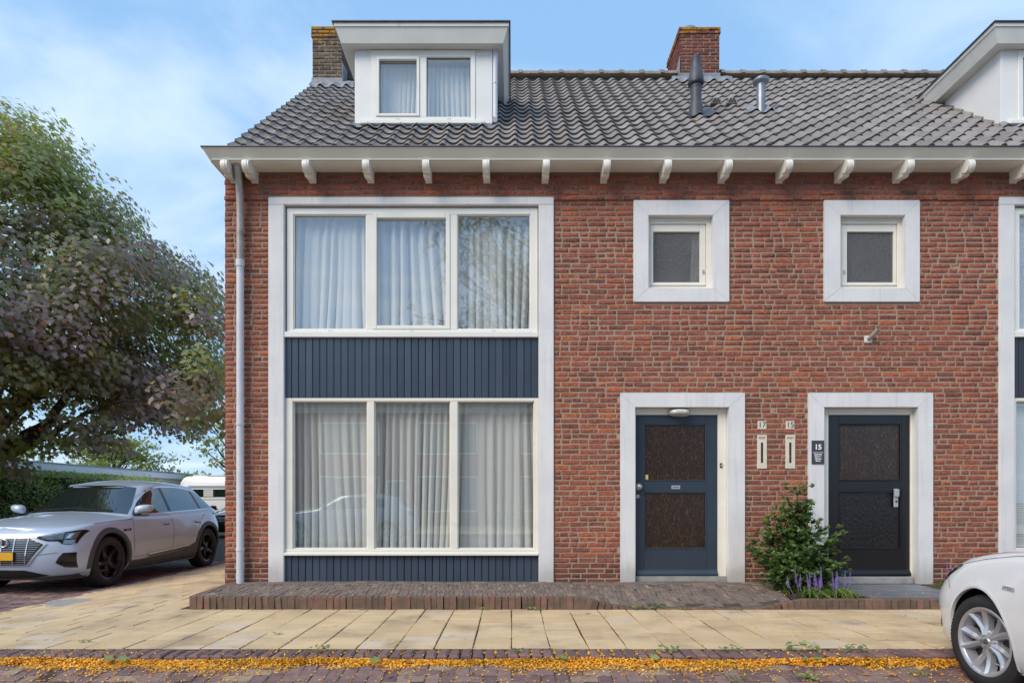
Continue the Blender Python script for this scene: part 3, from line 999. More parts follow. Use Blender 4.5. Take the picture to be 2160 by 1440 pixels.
def slope_m(x, s, n=0.0):
    """point on the roof: x, distance s up the slope from y=7.80, n above it"""
    y0 = 7.80
    return Vector((x, y0 + s * math.cos(TH) - n * math.sin(TH), z_roof(y0) + s * math.sin(TH) + n * math.cos(TH)))
TW, TG, TA = 0.226, 0.272, 0.026
def wave(f):
    # S-profile: crest near f=0.86
    return TA * (math.cos(2 * math.pi * (f - 0.87)) + 0.18 * math.cos(4 * math.pi * (f - 0.87)))
TVAR = []
gt = random.Random(77)
for i in range(16):
    fs = [k / 10 for k in range(11)]
    L, th = 0.33, 0.024
    V = []
    for f in fs: V.append((f * TW, 0.0, wave(f) + 0.034 - th))
    for f in fs: V.append((f * TW, 0.0, wave(f) + 0.034))
    for f in fs: V.append((f * TW, 0.012, wave(f) + 0.039 + gt.uniform(-0.0008, 0.0008)))
    for f in fs: V.append((f * TW, L, wave(f) + 0.002))
    F = []
    for q in range(3):
        for k in range(10):
            F.append((q * 11 + k, q * 11 + k + 1, (q + 1) * 11 + k + 1, (q + 1) * 11 + k))
    V += [(0, 0, wave(0) - 0.02), (0, L, wave(0) - 0.02), (TW, 0, wave(1) - 0.02), (TW, L, wave(1) - 0.02)]
    F += [(11, 33, 45 - 1 - 10 + 11, 44) if False else (11, 44, 45, 33), (21, 43, 47, 46)]
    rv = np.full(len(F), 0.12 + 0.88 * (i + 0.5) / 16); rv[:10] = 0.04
    TVAR.append((np.array(V), np.array(F), rv))
gt.shuffle(TVAR)

def lead_strip(mb, x0, x1, s0, s1, lift=0.012, flat=None):
    n = max(4, int((x1 - x0) / 0.018))
    P = []
    for s in [lerp(s0, s1, k / 4) for k in range(5)]:
        row = []
        for k in range(n + 1):
            x = lerp(x0, x1, k / n)
            f = ((x - 0.07) / TW) % 1.0
            w = wave(f) + 0.010
            if flat is not None: w = lerp(w, max(w, 0.05), min(1, max(0, (s - flat) / 0.1)))
            row.append(slope_m(x, s, w + lift + 0.004 * math.sin(x * 40 + s * 30)))
        P.append(row)
    mb.grid(P)

def bar_frame(mb, x0, x1, z0, z1, w, y0, y1, c=0.004, wb=None, wt=None):
    wb = w if wb is None else wb; wt = w if wt is None else wt
    mb.box(x0, x0 + w, y0, y1, z0, z1, c); mb.box(x1 - w, x1, y0, y1, z0, z1, c)
    mb.box(x0 + w, x1 - w, y0, y1, z1 - wt, z1, c); mb.box(x0 + w, x1 - w, y0, y1, z0, z0 + wb, c)

def curtain_mesh(x0, x1, z0, z1, y, seed, amp=0.035, period=0.085, wedges=()):
    g = random.Random(seed)
    n = int((x1 - x0) / 0.006)
    rows = 14
    P = []
    ph = [0.0]
    for k in range(n):
        ph.append(ph[-1] + 0.006 / (period * (0.75 + 0.5 * (0.5 + 0.5 * math.sin(k * 0.031 + seed) * math.sin(k * 0.013)))))
    am = [0.6 + 0.3 * math.sin(k * 0.021 + seed * 2.1) + 0.25 * math.sin(k * 0.083 + seed) for k in range(n + 1)]
    for j in range(rows + 1):
        h = j / rows                     # 0 bottom .. 1 top
        row = []
        for k in range(n + 1):
            x = lerp(x0, x1, k / n)
            p = ph[k] + (1 - h) * 0.55 * math.sin(k * 0.012 + seed) + (1 - h) ** 2 * 0.3 * math.sin(k * 0.045 + seed * 3)
            s = math.sin(2 * math.pi * p)
            s = math.copysign(abs(s) ** 0.6, s)
            a = amp * (0.45 + 0.55 * (1 - h) ** 0.7) * am[k]
            yy = y + a * s + 0.4 * a * math.sin(2 * math.pi * p * 0.37 + 1.0)
            row.append((x + 0.015 * (1 - h) * math.cos(2 * math.pi * p), yy, lerp(z0, z1, h)))
        P.append(row)
    return MB().grid(P)

def brackets(parent, xs, m):
    prof = [(0, 0), (0.305, 0)]
    for k in range(17):
        a = R(62 - k * 13)
        prof.append((0.262 + 0.07 * math.cos(a), -0.070 + 0.075 * math.sin(a)))
    prof += [(0.225, -0.132), (0.218, -0.158), (0.19, -0.165), (0.10, -0.148), (0.035, -0.142), (0.03, -0.155), (0, -0.155)]
    mb = MB().prism([(-p[0], p[1]) for p in prof], 'x', -0.040, 0.040)
    # raised bead along the middle of the nose
    mb.prism([(-p[0] * 1.012 - 0.004, p[1] - 0.003) for p in prof[1:19]] + [(-0.22, -0.1)], 'x', -0.018, 0.018)
    me = mb.mesh('bracket', 'bracket', True)
    for x in xs:
        link('bracket', me, parent, loc=(x, YF - 0.002, SOF - 0.001))

def build_house(side):
    s17 = side == 17
    m = (lambda x: x) if s17 else (lambda x: 6.514 - x)
    hx = [(-3.544), 3.257] if s17 else [3.257, 10.058]
    if s17:
        H = thing('terraced_house', 'corner brick house with dark blue front door, dark blue boarding and downpipe', 'house', (-0.14, YF, BASE), 'brick houses of the row')
    else:
        H = thing('terraced_house', 'brick house on the right with black front door behind the leafy shrub', 'house', (6.66, YF, BASE), 'brick houses of the row')
    holes = []
    for a, b, c, d in UU:
        xa, xb = sorted((m(fx(a)), m(fx(b))))
        holes.append((xa, xb, fz(d) if d < 1200 else BASE - 0.2, fz(c)))
    # front wall (mortar core) with its bricks
    mb = MB()
    wall_with_holes(mb, hx[0] + (0.012 if s17 else 0), hx[1] - (0 if s17 else 0.012), -0.15, SOF + 0.3, holes, YF + 0.0065, YF + 0.29)
    mb.box(hx[0] + (0.014 if s17 else 0.0), hx[1] - (0.0 if s17 else 0.014), YF - 0.0095, YF + 0.0065, fz(424) + 0.012, SOF + 0.1)
    wall = mb.ob('wall', 'mortar', H, fix=False)
    bricks_for(wall, hx[0] + (0.0 if s17 else 0.0055), hx[1] - (0.005 if s17 else 0), 0.062, SOF - 0.005, holes, 100 + side, 300, zband=fz(424))
    # the rest of the shell
    mb = MB()
    xo = hx[0] if s17 else hx[1]
    xi = hx[1] if s17 else hx[0]
    sgn = 1 if s17 else -1
    mb.prism([(YF + 0.015, -0.15), (15.9, -0.15), (15.9, z_roof(8.0) - 0.1), (11.94, z_roof(11.94) - 0.16), (8.06, z_roof(8.06) - 0.16), (YF + 0.015, SOF + 0.28)], 'x', xo, xo + 0.006 * sgn)
    sw = mb.ob('side_wall', 'brick', H)
    mb = MB()
    mb.box(xo + 0.02 * sgn, xo + 0.12 * sgn, YF + 0.3, 15.8, 0, z_roof(8.1) - 0.1)
    mb.box(xi - 0.01 * sgn, xi - 0.1 * sgn, YF + 0.3, 15.8, 0, z_roof(8.1) - 0.1)
    mb.box(hx[0] + 0.13, hx[1] - 0.13, 12.0, 12.1, 0, z_roof(8.1) - 0.1)
    mb.box(hx[0] + 0.13, hx[1] - 0.13, YF + 0.3, 11.98, 0.0, 0.1)
    mb.box(hx[0] + 0.13, hx[1] - 0.13, YF + 0.3, 11.98, fz(838) + 0.02, fz(720))
    mb.box(hx[0] + 0.13, hx[1] - 0.13, YF + 0.3, 11.98, SOF - 0.1, SOF + 0.05)
    mb.ob('interior', 'room', H)
    # white concrete surrounds
    yo, yi = YF - 0.022, YF + 0.20
    def piece(name, a, b, c, d, dep=0.2, mat='render_white', ch=0.006):
        mb = MB().box(m(fx(a)), m(fx(b)), yo, YF + dep, fz(c), fz(d), ch)
        return mb.ob(name, mat, H)
    def miter(name, pts, dep):
        """flat bevelled piece from 4 px corners"""
        P = [(m(fx(a)), fz(b)) for a, b in pts]
        mb = MB()
        if not s17: P = P[::-1]
        mb.prism(P, 'y', yo, YF + dep)
        mb.ob(name, 'render_white', H)
    piece('surround_lintel', 567, 1168, 417, 433, 0.28)
    piece('surround_jamb', 567, 600, 433.3, 1229)
    piece('surround_jamb', 1136, 1168, 433.3, 1229)
    e = 0.5
    for (a, b, c, d, A, B_, C_, D_) in [(1336, 1537, 424, 637, 1367, 1503, 455, 608.5)]:
        miter('surround_piece', [(a, c), (b, c), (B_, C_), (A, C_)], 0.14)
        miter('surround_piece', [(A, D_), (B_, D_), (b, d), (a, d)], 0.14)
        miter('surround_piece', [(a, c + e), (A, C_ + e), (A, D_ - e), (a, d - e)], 0.14)
        miter('surround_piece', [(B_, C_ + e), (b, c + e), (b, d - e), (B_, D_ - e)], 0.14)
    miter('surround_piece', [(1308, 829), (1570, 829), (1537, 858.5), (1339, 858.5)], 0.22)
    miter('surround_piece', [(1308, 829 + e), (1339, 858.5 + e), (1339, 1231), (1308, 1231)], 0.22)
    miter('surround_piece', [(1537, 858.5 + e), (1570, 829 + e), (1570, 1231), (1537, 1231)], 0.22)

    # ---- upper bay window
    B = lambda mb, a, b, c, d, y0, y1, ch=0.004: mb.box(m(fx(a)), m(fx(b)), YF + y0, YF + y1, fz(c), fz(d), ch)
    fm = 'cream' if s17 else 'cream'
    mb = MB()
    B(mb, 603, 617, 436, 699, 0.03, 0.12); B(mb, 1119, 1134.5, 436, 699, 0.03, 0.12)
    B(mb, 617, 1119, 436, 450, 0.03, 0.12); B(mb, 617, 1119, 693, 699, 0.03, 0.12)
    uw = mb.ob('window_frame', fm, H)
    mb = MB(); B(mb, 771.5, 785, 450, 693, 0.032, 0.12); mb.ob('mullion', fm, uw)
    mb = MB(); B(mb, 949, 964, 450, 693, 0.032, 0.12); mb.ob('mullion', fm, uw)
    mb = MB()
    B(mb, 785, 794, 450, 693, 0.02, 0.10, 0.006); B(mb, 940, 949, 450, 693, 0.02, 0.10, 0.006)
    B(mb, 794, 940, 450, 458, 0.02, 0.10, 0.006); B(mb, 794, 940, 685, 693, 0.02, 0.10, 0.006)
    mb.ob('sash', fm, uw)
    for a, b, c, d in [(617, 771.5, 450, 693), (964, 1119, 450, 693)]:
        mb = MB(); bar_frame(mb, m(fx(a)) if s17 else m(fx(b)), m(fx(b)) if s17 else m(fx(a)), fz(d), fz(c), 0.012, YF + 0.045, YF + 0.10, 0.002); mb.ob('glazing_bead', fm, uw)
    for a, b, c, d in [(618.5, 770.5, 451.5, 691.5), (793, 941, 457, 686), (965.5, 1117.5, 451.5, 691.5)]:
        mb = MB(); mb.add([(m(fx(a)), YF + 0.07, fz(d)), (m(fx(b)), YF + 0.07 + rng.uniform(-0.002, 0.002), fz(d)), (m(fx(b)), YF + 0.07, fz(c)), (m(fx(a)), YF + 0.07, fz(c))], [(0, 1, 2, 3)])
        mb.ob('pane', 'glass', uw)
        mb = MB(); bar_frame(mb, min(m(fx(a)), m(fx(b))), max(m(fx(a)), m(fx(b))), fz(d), fz(c), 0.006, YF + 0.062, YF + 0.069, 0); mb.ob('gasket', 'black_plastic', uw)
    mb = MB(); B(mb, 597.5, 1135.5, 699.5, 711, -0.012, 0.12, 0.005); mb.ob('sill', fm, uw)
    for p in (695, 868, 1041):
        mb = MB(); B(mb, p - 4, p + 4, 695, 698.5, 0.02, 0.031, 0.002); mb.ob('drain_cap', 'dormer_grey', uw)
    # ---- boarding between and below
    def boarding(c, d, n):
        mb = MB(); B(mb, 598.5, 1135.5, c, d, 0.045, 0.08, 0)
        pn = mb.ob('cladding_panel', 'navy_gap', H)
        w = (1135.5 - 598.5) / n / 171.0
        vs = []
        for k in range(6):
            b2 = MB()
            t2 = rng.uniform(-0.0016, 0.0016)
            g2 = 0.0075
            zc_, zd_ = fz(d) + 0.002, fz(c) - 0.002
            prof = [(-w / 2 + g2 / 2, 0.02), (-w / 2 + g2 / 2, 0.005), (-w / 2 + g2 / 2 + 0.006, t2), (w / 2 - g2 / 2 - 0.006, -t2), (w / 2 - g2 / 2, 0.005), (w / 2 - g2 / 2, 0.02)]
            b2.prism(prof, 'z', zc_, zd_, (k + 0.5) / 6)
            vs.append(b2.mesh('board', 'navy' if s17 else 'aubergine'))
        for k in range(n):
            xc = fx(598.5 + (k + 0.5) * (1135.5 - 598.5) / n)
            link('board', vs[rng.randrange(6)], pn, loc=(m(xc), YF + 0.026 + rng.gauss(0, 0.0008), 0))
    boarding(711.5, 838, 36)
    boarding(1170.5, 1230, 36)
    # ---- lower bay window
    mb = MB()
    B(mb, 600.5, 616, 838.6, 1157, 0.02, 0.12); B(mb, 1127, 1135.8, 838.6, 1157, 0.02, 0.12)
    B(mb, 616, 1127, 838.6, 845.5, 0.02, 0.12); B(mb, 600.5, 1135.8, 1157.2, 1163, 0.01, 0.12)
    lw = mb.ob('window_frame', 'cream_wood', H)
    for a, b in ((773.5, 788.5), (949.5, 965)):
        mb = MB(); B(mb, a, b, 845.5, 1157, 0.022, 0.12); mb.ob('mullion', 'cream_wood', lw)
    for a, b in [(616, 773.5), (788.5, 949.5), (965, 1127)]:
        mb = MB(); mb.add([(m(fx(a)), YF + 0.07, fz(1157)), (m(fx(b)), YF + 0.07, fz(1157)), (m(fx(b)), YF + 0.07, fz(845.5)), (m(fx(a)), YF + 0.07, fz(845.5))], [(0, 1, 2, 3)])
        mb.ob('pane', 'glass_low', lw)
        mb = MB(); bar_frame(mb, min(m(fx(a)), m(fx(b))), max(m(fx(a)), m(fx(b))), fz(1157), fz(845.5), 0.011, YF + 0.045, YF + 0.066, 0.003); mb.ob('glazing_bead', 'cream_wood', lw)
    mb = MB()
    mb.prism([(YF - 0.03, fz(1170.2)), (YF - 0.03, fz(1166)), (YF + 0.02, fz(1163.2)), (YF + 0.12, fz(1163.2)), (YF + 0.12, fz(1170.2))], 'x', m(fx(600.5)), m(fx(1135.8)))
    mb.ob('sill', 'cream_wood', lw)
    # ---- small toilet window
    mb = MB()
    for a, b, c, d in [(1367, 1374.5, 455, 608.5), (1493, 1503, 455, 608.5), (1374.5, 1493, 455, 467.5), (1374.5, 1493, 601, 608.5)]:
        B(mb, a, b, c, d, 0.06, 0.14)
    sw_ = mb.ob('window_frame', 'cream_wood', H)
    mb = MB()
    for a, b, c, d in [(1375, 1381, 468, 600.5), (1480, 1492.5, 468, 600.5), (1381, 1480, 468, 483.5), (1381, 1480, 591, 600.5)]:
        B(mb, a, b, c, d, 0.075, 0.13, 0.006)
    mb.ob('sash', 'cream_wood', sw_)
    mb = MB(); B(mb, 1375.5, 1492, 594.5, 599, 0.055, 0.08, 0.006); mb.ob('drip_moulding', 'cream_wood', sw_)
    mb = MB(); mb.add([(m(fx(a)), YF + 0.10, fz(c)) for a, c in ((1380.5, 591.5), (1480.5, 591.5), (1480.5, 483), (1380.5, 483))], [(0, 1, 2, 3)]); mb.ob('pane', 'obscured', sw_)
    mb = MB(); B(mb, 1485, 1489, 565, 572, 0.06, 0.075, 0.002); mb.ob('latch', 'steel', sw_)

    # ---- front door
    F = lambda mb, a, b, c, d, y0, y1, ch=0.004: mb.box(m(fx(a)), m(fx(b)), YF + y0, YF + y1, fz(c), fz(d), ch)
    mb = MB()
    F(mb, 1339.3, 1344, 859, 1218, 0.085, 0.2); F(mb, 1519, 1536.7, 859, 1218, 0.085, 0.2)
    F(mb, 1344, 1519, 859, 872.5, 0.085, 0.2)
    df = mb.ob('door_frame', 'cream_wood', H)
    dm = 'door_blue' if s17 else 'door_black'
    mb = MB()
    F(mb, 1344.5, 1362, 873, 1215, 0.10, 0.14, 0.003); F(mb, 1496, 1518.5, 873, 1215, 0.10, 0.14, 0.003)
    F(mb, 1362, 1496, 873, 892, 0.10, 0.14, 0.003); F(mb, 1362, 1496, 1013.5, 1036.5, 0.10, 0.14, 0.003); F(mb, 1362, 1496, 1158.5, 1215, 0.10, 0.14, 0.003)
    dr = mb.ob('door', dm, H)
    for c, d in ((892, 1013.5), (1036.5, 1158.5)):
        mb = MB(); bar_frame(mb, min(m(fx(1362)), m(fx(1496))), max(m(fx(1362)), m(fx(1496))), fz(d), fz(c), 0.016, YF + 0.096, YF + 0.13, 0.006); mb.ob('glazing_bead', dm, dr)
        mb = MB(); F(mb, 1362.5, 1495.5, c, d, 0.118, 0.124, 0); mb.ob('pane', 'amber' if (s17 or c < 1000) else 'amber_dark', dr)
    mb = MB().prism([(YF + 0.10, fz(1202)), (YF + 0.085, fz(1204)), (YF + 0.055, fz(1211)), (YF + 0.055, fz(1214)), (YF + 0.10, fz(1214))], 'x', m(fx(1345.5)), m(fx(1517.5)))
    mb.ob('weather_bar', dm, dr)
    if s17:
        mb = MB(); F(mb, 1341, 1537, 1215.5, 1236, 0.06, 0.2, 0.004); mb.ob('threshold', 'concrete', H)
        mt = Matrix.Translation((fx(1351), YF + 0.10, fz(1026))) @ Matrix.Rotation(R(90), 4, 'X')
        MB().lathe([(0.0, 0.062), (0.018, 0.06), (0.033, 0.05), (0.038, 0.036), (0.03, 0.022), (0.018, 0.014), (0.018, 0.008), (0.044, 0.006), (0.046, 0.0)], 24, mt).ob('door_knob', 'steel', dr, 'all')
        mt = Matrix.Translation((fx(1348.4), YF + 0.10, fz(1046.5))) @ Matrix.Rotation(R(90), 4, 'X')
        MB().lathe([(0.0, 0.012), (0.006, 0.012), (0.007, 0.016), (0.02, 0.016), (0.026, 0.011), (0.027, 0.0)], 20, mt).ob('lock', 'steel', dr)
        mb = MB(); F(mb, 1420.5, 1439, 1023, 1030.5, 0.094, 0.10, 0.002); pl = mb.ob('name_plate', 'alu', dr)
        mb = MB()
        for k in range(9):
            F(mb, 1423 + k * 1.55, 1424 + k * 1.55, 1025.6, 1028, 0.0932, 0.094, 0)
        mb.ob('engraving', 'ink', dr)
        mb = MB(); F(mb, 1362.5, 1371.5, 1000, 1009.5, 0.114, 0.117, 0); mb.ob('sticker', 'sticker_y', dr)
        mb = MB(); F(mb, 1362.5, 1371.5, 1009.7, 1013.3, 0.114, 0.117, 0); mb.ob('sticker', 'sticker_b', dr)
        mb = MB(); F(mb, 1523, 1528, 975.5, 985, 0.07, 0.086, 0.003); bl = mb.ob('doorbell', 'black_plastic', H)
        mb = MB(); F(mb, 1524.5, 1526.5, 979, 982, 0.066, 0.07, 0.001); mb.ob('bell_button', 'white', bl)
    else:
        mb = MB(); F(mb, 1342, 1537, 1216.5, 1232, 0.04, 0.2, 0.006); mb.ob('threshold', 'concrete', H)
        # right-hand security plate with knob
        mb = MB(); mb.box(fx(1894.5), fx(1904), YF + 0.088, YF + 0.10, fz(1069), fz(1030), 0.004); hp = mb.ob('lock_plate', 'alu', dr)
        mb = MB(); mb.box(fx(1893.5), fx(1903.5), YF + 0.055, YF + 0.088, fz(1047), fz(1031), 0.006); mb.ob('handle_block', 'alu', hp)
        mt = Matrix.Translation((fx(1899.5), YF + 0.088, fz(1057))) @ Matrix.Rotation(R(90), 4, 'X')
        MB().lathe([(0, 0.004), (0.005, 0.004), (0.006, 0.008), (0.012, 0.008), (0.013, 0)], 16, mt).ob('key_hole', 'black_plastic', hp)

    # ---- eaves: gutter box, soffit, brackets
    xl = hx[0] if s17 else hx[0] + 0.003
    xr = hx[1] if s17 else hx[1]
    yb, yt, zt_ = 7.63, 7.55, CH + 4.158
    mb = MB()
    P0 = [(yb, SOF), (yb - 0.004, SOF + 0.02), (yt, zt_), (yt + 0.03, zt_), (yb + 0.03, SOF + 0.03), (7.95, SOF + 0.03), (7.95, SOF + 0.003), (yb + 0.02, SOF + 0.003)]
    def ring(xb, xt): return [(xt if p[1] >= zt_ - 1e-6 else xb, p[0], p[1]) for p in P0]
    n = len(P0)
    a_, b_ = (ring(-3.598, -3.66), ring(hx[1] - 0.001, hx[1] - 0.001)) if s17 else (ring(hx[0] + 0.001, hx[0] + 0.001), ring(10.11, 10.17))
    mb.add(a_ + b_, [(i, (i + 1) % n, n + (i + 1) % n, n + i) for i in range(n)] + [tuple(range(n))[::-1], tuple(range(n, 2 * n))])
    if s17:   # splayed end board
        mb.add([(-3.598, yb, SOF), (-3.66, yt, zt_), (-3.66, 8.2, zt_), (-3.598, 8.2, SOF), (-3.575, yb, SOF), (-3.63, yt, zt_), (-3.63, 8.2, zt_), (-3.575, 8.2, SOF)],
               [(0, 1, 2, 3), (7, 6, 5, 4), (0, 4, 5, 1), (1, 5, 6, 2), (2, 6, 7, 3), (3, 7, 4, 0)])
    gut = mb.ob('gutter', 'cream_wood', H)
    mb = MB(); mb.box((-3.67 if s17 else hx[0] + 0.001), (hx[1] - 0.001 if s17 else 10.18), yt - 0.012, yt + 0.02, zt_ + 0.001, zt_ + 0.014, 0.003)
    if s17: mb.box(-3.672, -3.645, yt + 0.02, 8.2, zt_ + 0.001, zt_ + 0.014, 0.003)
    mb.ob('gutter_rim', 'rim_dark', gut)
    for ya, yb2 in ((7.65, 7.775), (7.779, YF - 0.001)):
        mb = MB(); mb.box((-3.60 if s17 else hx[0] + 0.001), (hx[1] - 0.001 if s17 else 10.1), ya, yb2, SOF - 0.012, SOF + 0.002, 0.002); mb.ob('soffit_board', 'cream_wood', gut)
    if s17:
        mb = MB(); mb.box(-3.60, -3.546, YF + 0.002, 8.2, SOF - 0.012, SOF + 0.002, 0.002); mb.ob('soffit_board', 'cream_wood', gut)
    allx = [-3.413, -3.159, -2.446, -1.734, -1.023, -.309, .406, 1.125, 1.85, 2.57, 3.283, 4.004, 4.72, 5.44, 6.16, 6.88, 7.6, 8.32, 9.04, 9.76]
    brackets(H, [x for x in allx if hx[0] < x < hx[1]], m)

    # ---- roof
    mb = MB()
    ye = 7.80
    for dy in (0,):
        mb.prism([(ye, z_roof(ye) - 0.085), (11.94, z_roof(11.94) - 0.085), (16.1, z_roof(11.94) - 0.085 - SL * 4.16), (16.1, z_roof(11.94) - 0.16 - SL * 4.16), (11.94, z_roof(11.94) - 0.17), (ye + 0.02, z_roof(ye) - 0.13)], 'x', hx[0] + 0.02, hx[1] - 0.02)
    roof = mb.ob('roof', 'deck', H)
    dx0, dx1 = sorted((m(-2.186), m(-0.276)))
    if s17: chx = (-3.526, -3.0, 11.32, 12.2, CH + 8.36)
    else: chx = (3.075, 3.80, 11.74, 12.67, CH + 8.66)
    items = []
    ks = range(-16, 14) if s17 else range(14, 44)
    nrow = 20
    for k in ks:
        for r in range(nrow):
            x = 0.07 + TW * k
            s = r * TG
            p = slope_m(x + TW / 2, s + TG / 2)
            if dx0 + 0.02 < x + TW / 2 < dx1 - 0.02 and 8.92 < p.y < 10.6: continue
            if dx0 - 0.1 < x and x + TW < dx1 + 0.1 and 9.1 < p.y < 10.2: continue
            if chx[0] < x + TW / 2 < chx[1] and p.y > chx[2] + 0.1: continue
            mx = Matrix.Translation(slope_m(x + rng.gauss(0, 0.002), s + rng.gauss(0, 0.004), -0.028 + rng.gauss(0, 0.0015))) @ Matrix.Rotation(TH, 4, 'X') @ Matrix.Rotation(rng.gauss(0, 0.008), 4, 'Z') @ Matrix.Rotation(rng.gauss(0, 0.006), 4, 'Y')
            items.append((rng.randrange(16), mx, p.y + (0 if visible(p) else 60)))
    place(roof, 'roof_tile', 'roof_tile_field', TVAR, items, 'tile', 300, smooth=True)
    # back slope and ridge
    mb = MB().grid([[(x, 11.95 + 4.2 * j / 2, z_roof(11.94) - 4.2 * SL * j / 2 + 0.03 * math.sin(x / TW * 6.283)) for x in [hx[0] + TW / 4 * k for k in range(int((hx[1] - hx[0]) / TW * 4))]] for j in range(3)])
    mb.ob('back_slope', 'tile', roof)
    rp = []
    for k in range(9):
        a = math.pi * k / 8
        rp.append((0.115 * math.cos(a), 0.10 * math.sin(a) - 0.03))
    mb = MB()
    mb.prism(rp, 'x', 0.0, 0.374)
    rc = [(p[0] * 1.12, p[1] * 1.16 + 0.010) for p in rp]
    mb.prism(rc, 'x', -0.03, 0.045)
    rme = [mb.mesh('ridge_tile', 'ridge', True)]
    k0 = -10 if s17 else 9
    x = 0.15 - 0.374 * 10 if s17 else 0.15 + 0.374 * 9
    while x < hx[1] - 0.1 and x > -9:
        if x > hx[0] - 0.1 and not (chx[0] - 0.2 < x < chx[1] - 0.1):
            link('ridge_tile', rme[0], roof, loc=(x, 11.94, z_roof(11.94) + 0.045), rot=(rng.gauss(0, 0.02), rng.gauss(0, 0.006), 0))
        x += 0.374
    # ---- chimney
    cx0, cx1, cy0, cy1, ctop = chx
    zb = z_roof(cy0) - 0.4
    cm = 'chbrick_brown' if s17 else 'chbrick'
    ch = MB().box(cx0 + 0.012, cx1 - 0.012, cy0 + 0.012, cy1 - 0.012, zb, ctop - 0.02).ob('chimney', 'chmortar', H)
    items = []
    g = random.Random(side)
    z = ctop - 0.002 - CO / 2
    row = 0
    while z > zb + 0.2:
        out = 0.018 if row < (3 if s17 else 2) else 0.0
        for face in range(3):
            Lf = (cx1 - cx0 if face == 0 else cy1 - cy0) + 2 * out
            p = -0.105 * ((row + face) % 2)
            while p < Lf:
                a, b = max(p, 0), min(p + 0.21, Lf)
                p += 0.2205
                if b - a < 0.04: continue
                mid = (a + b) / 2 - out
                if face == 0: c = (cx0 + mid, cy0 - out, z); rz = 0
                elif face == 1: c = (cx0 - out, cy1 - mid, z); rz = R(-90)
                else: c = (cx1 + out, cy0 + mid, z); rz = R(90)
                ln = b - a
                st2 = ln > 0.145
                items.append((g.randrange(22) if st2 else 22 + g.randrange(12), TRS(c, rz + g.gauss(0, 0.01), (ln / (0.21 if st2 else 0.10), 1, 1), 0, g.gauss(0, 0.006)), face))
        z -= CO; row += 1
    place(ch, 'brick', 'brick_field', BVAR, items, cm, 300)
    MB().box(cx0 - 0.01, cx1 + 0.01, cy0 - 0.01, cy1 + 0.01, ctop - 0.02, ctop + 0.004, 0.008).ob('chimney_cap', 'chmortar', ch)
    # lead aprons
    mb = MB()
    sc = (cy0 - 7.80) / math.cos(TH)
    lead_strip(mb, cx0 - (0.02 if s17 else 0.16), cx1 + 0.22, sc - 0.16, sc + 0.05, 0.012, sc - 0.1)
    mb.box(cx0 - 0.01, cx1 + 0.01, cy0 - 0.016, cy0 - 0.004, z_roof(cy0) - 0.1, z_roof(cy0) + 0.13)
    if not s17: mb.prism([(cy0 - 0.02, z_roof(cy0) - 0.1), (cy0 - 0.02, z_roof(cy0) + 0.42), (cy0 + 0.22, z_roof(cy0) + 0.32), (cy0 + 0.22, z_roof(cy0))], 'x', cx0 - 0.012, cx0 - 0.004)
    else: mb.prism([(cy0 - 0.02, z_roof(cy0) - 0.1), (cy0 - 0.02, z_roof(cy0) + 0.4), (cy0 + 0.3, z_roof(cy0) + 0.45), (cy0 + 0.3, z_roof(cy0))], 'x', cx1 + 0.004, cx1 + 0.012)
    mb.ob('flashing', 'lead', ch, True)
    if not s17:
        mt = Matrix.Translation((cx0 + 0.26, cy0 + 0.35, ctop))
        MB().lathe([(0.10, 0.0), (0.10, 0.10), (0.19, 0.10), (0.2, 0.13), (0.15, 0.19), (0.06, 0.22), (0.0, 0.225)], 20, mt).ob('chimney_cowl', 'zinc', ch, True)

    # ---- dormer
    YD, PD = 8.90, 151.9
    gx = lambda p: m((p - 1080) / PD)
    gz = lambda p: CH + (1055 - p) / PD
    def DB(mb, a, b, c, d, y0, y1, ch=0.004): return mb.box(gx(a), gx(b), YD + y0, YD + y1, gz(c), gz(d), ch)
    mb = MB()
    DB(mb, 748.3, 782.5, 106, 261, 0, 0.1); DB(mb, 1003, 1038.3, 106, 261, 0, 0.1); DB(mb, 782.5, 1003, 256.2, 261, 0.0, 0.1)
    zc = gz(261); zt = gz(106)
    xl_, xr_ = gx(748.3), gx(1038.3)
    for xx, w in ((xl_, 0.06), (xr_, -0.06)):
        w = w if s17 else -w
        mb.prism([(YD + 0.1, zc - 0.1), (YD + 0.1, zt), (10.6, zt), (10.6, z_roof(10.6) - 0.1)], 'x', xx, xx + w)
    mb.box(min(xl_, xr_) + 0.07, max(xl_, xr_) - 0.07, 10.3, 10.35, zc, zt)
    dm_ = mb.ob('dormer', 'dormer_white', H)
    # flat roof with splayed fascia
    zs_, ztp = CH + 6.247, CH + 6.480
    xa0, xa1 = sorted((m(-2.335), m(-0.123))); xb0, xb1 = sorted((m(-2.426), m(-0.040)))
    y0b, y0t, yend = 8.768, 8.70, 10.5
    yy1 = 10.15
    mb = MB()
    mb.add([(xa0, y0b, zs_), (xa1, y0b, zs_), (xa1, yend, zs_), (xa0, yend, zs_), (xb0, y0t, ztp), (xb1, y0t, ztp), (xb1, yend, ztp), (xb0, yend, ztp)],
           [(0, 1, 2, 3), (4, 7, 6, 5), (0, 4, 5, 1), (1, 5, 6, 2), (2, 6, 7, 3), (3, 7, 4, 0)])
    mb.ob('fascia', 'dormer_grey', dm_)
    mb = MB()
    zr = lerp(zs_, ztp, 0.80)
    u = 0.80
    for (pa, pb) in (((lerp(xa0, xb0, u), lerp(y0b, y0t, u)), (lerp(xa1, xb1, u), lerp(y0b, y0t, u))),):
        mb.box(pa[0] - 0.012, pb[0] + 0.012, pa[1] - 0.012, pa[1] + 0.02, zr, ztp - 0.002)
    mb.box(lerp(xa0, xb0, u) - 0.012, lerp(xa0, xb0, u) + 0.02, y0t + 0.035, yend - 0.3, zr, ztp - 0.002)
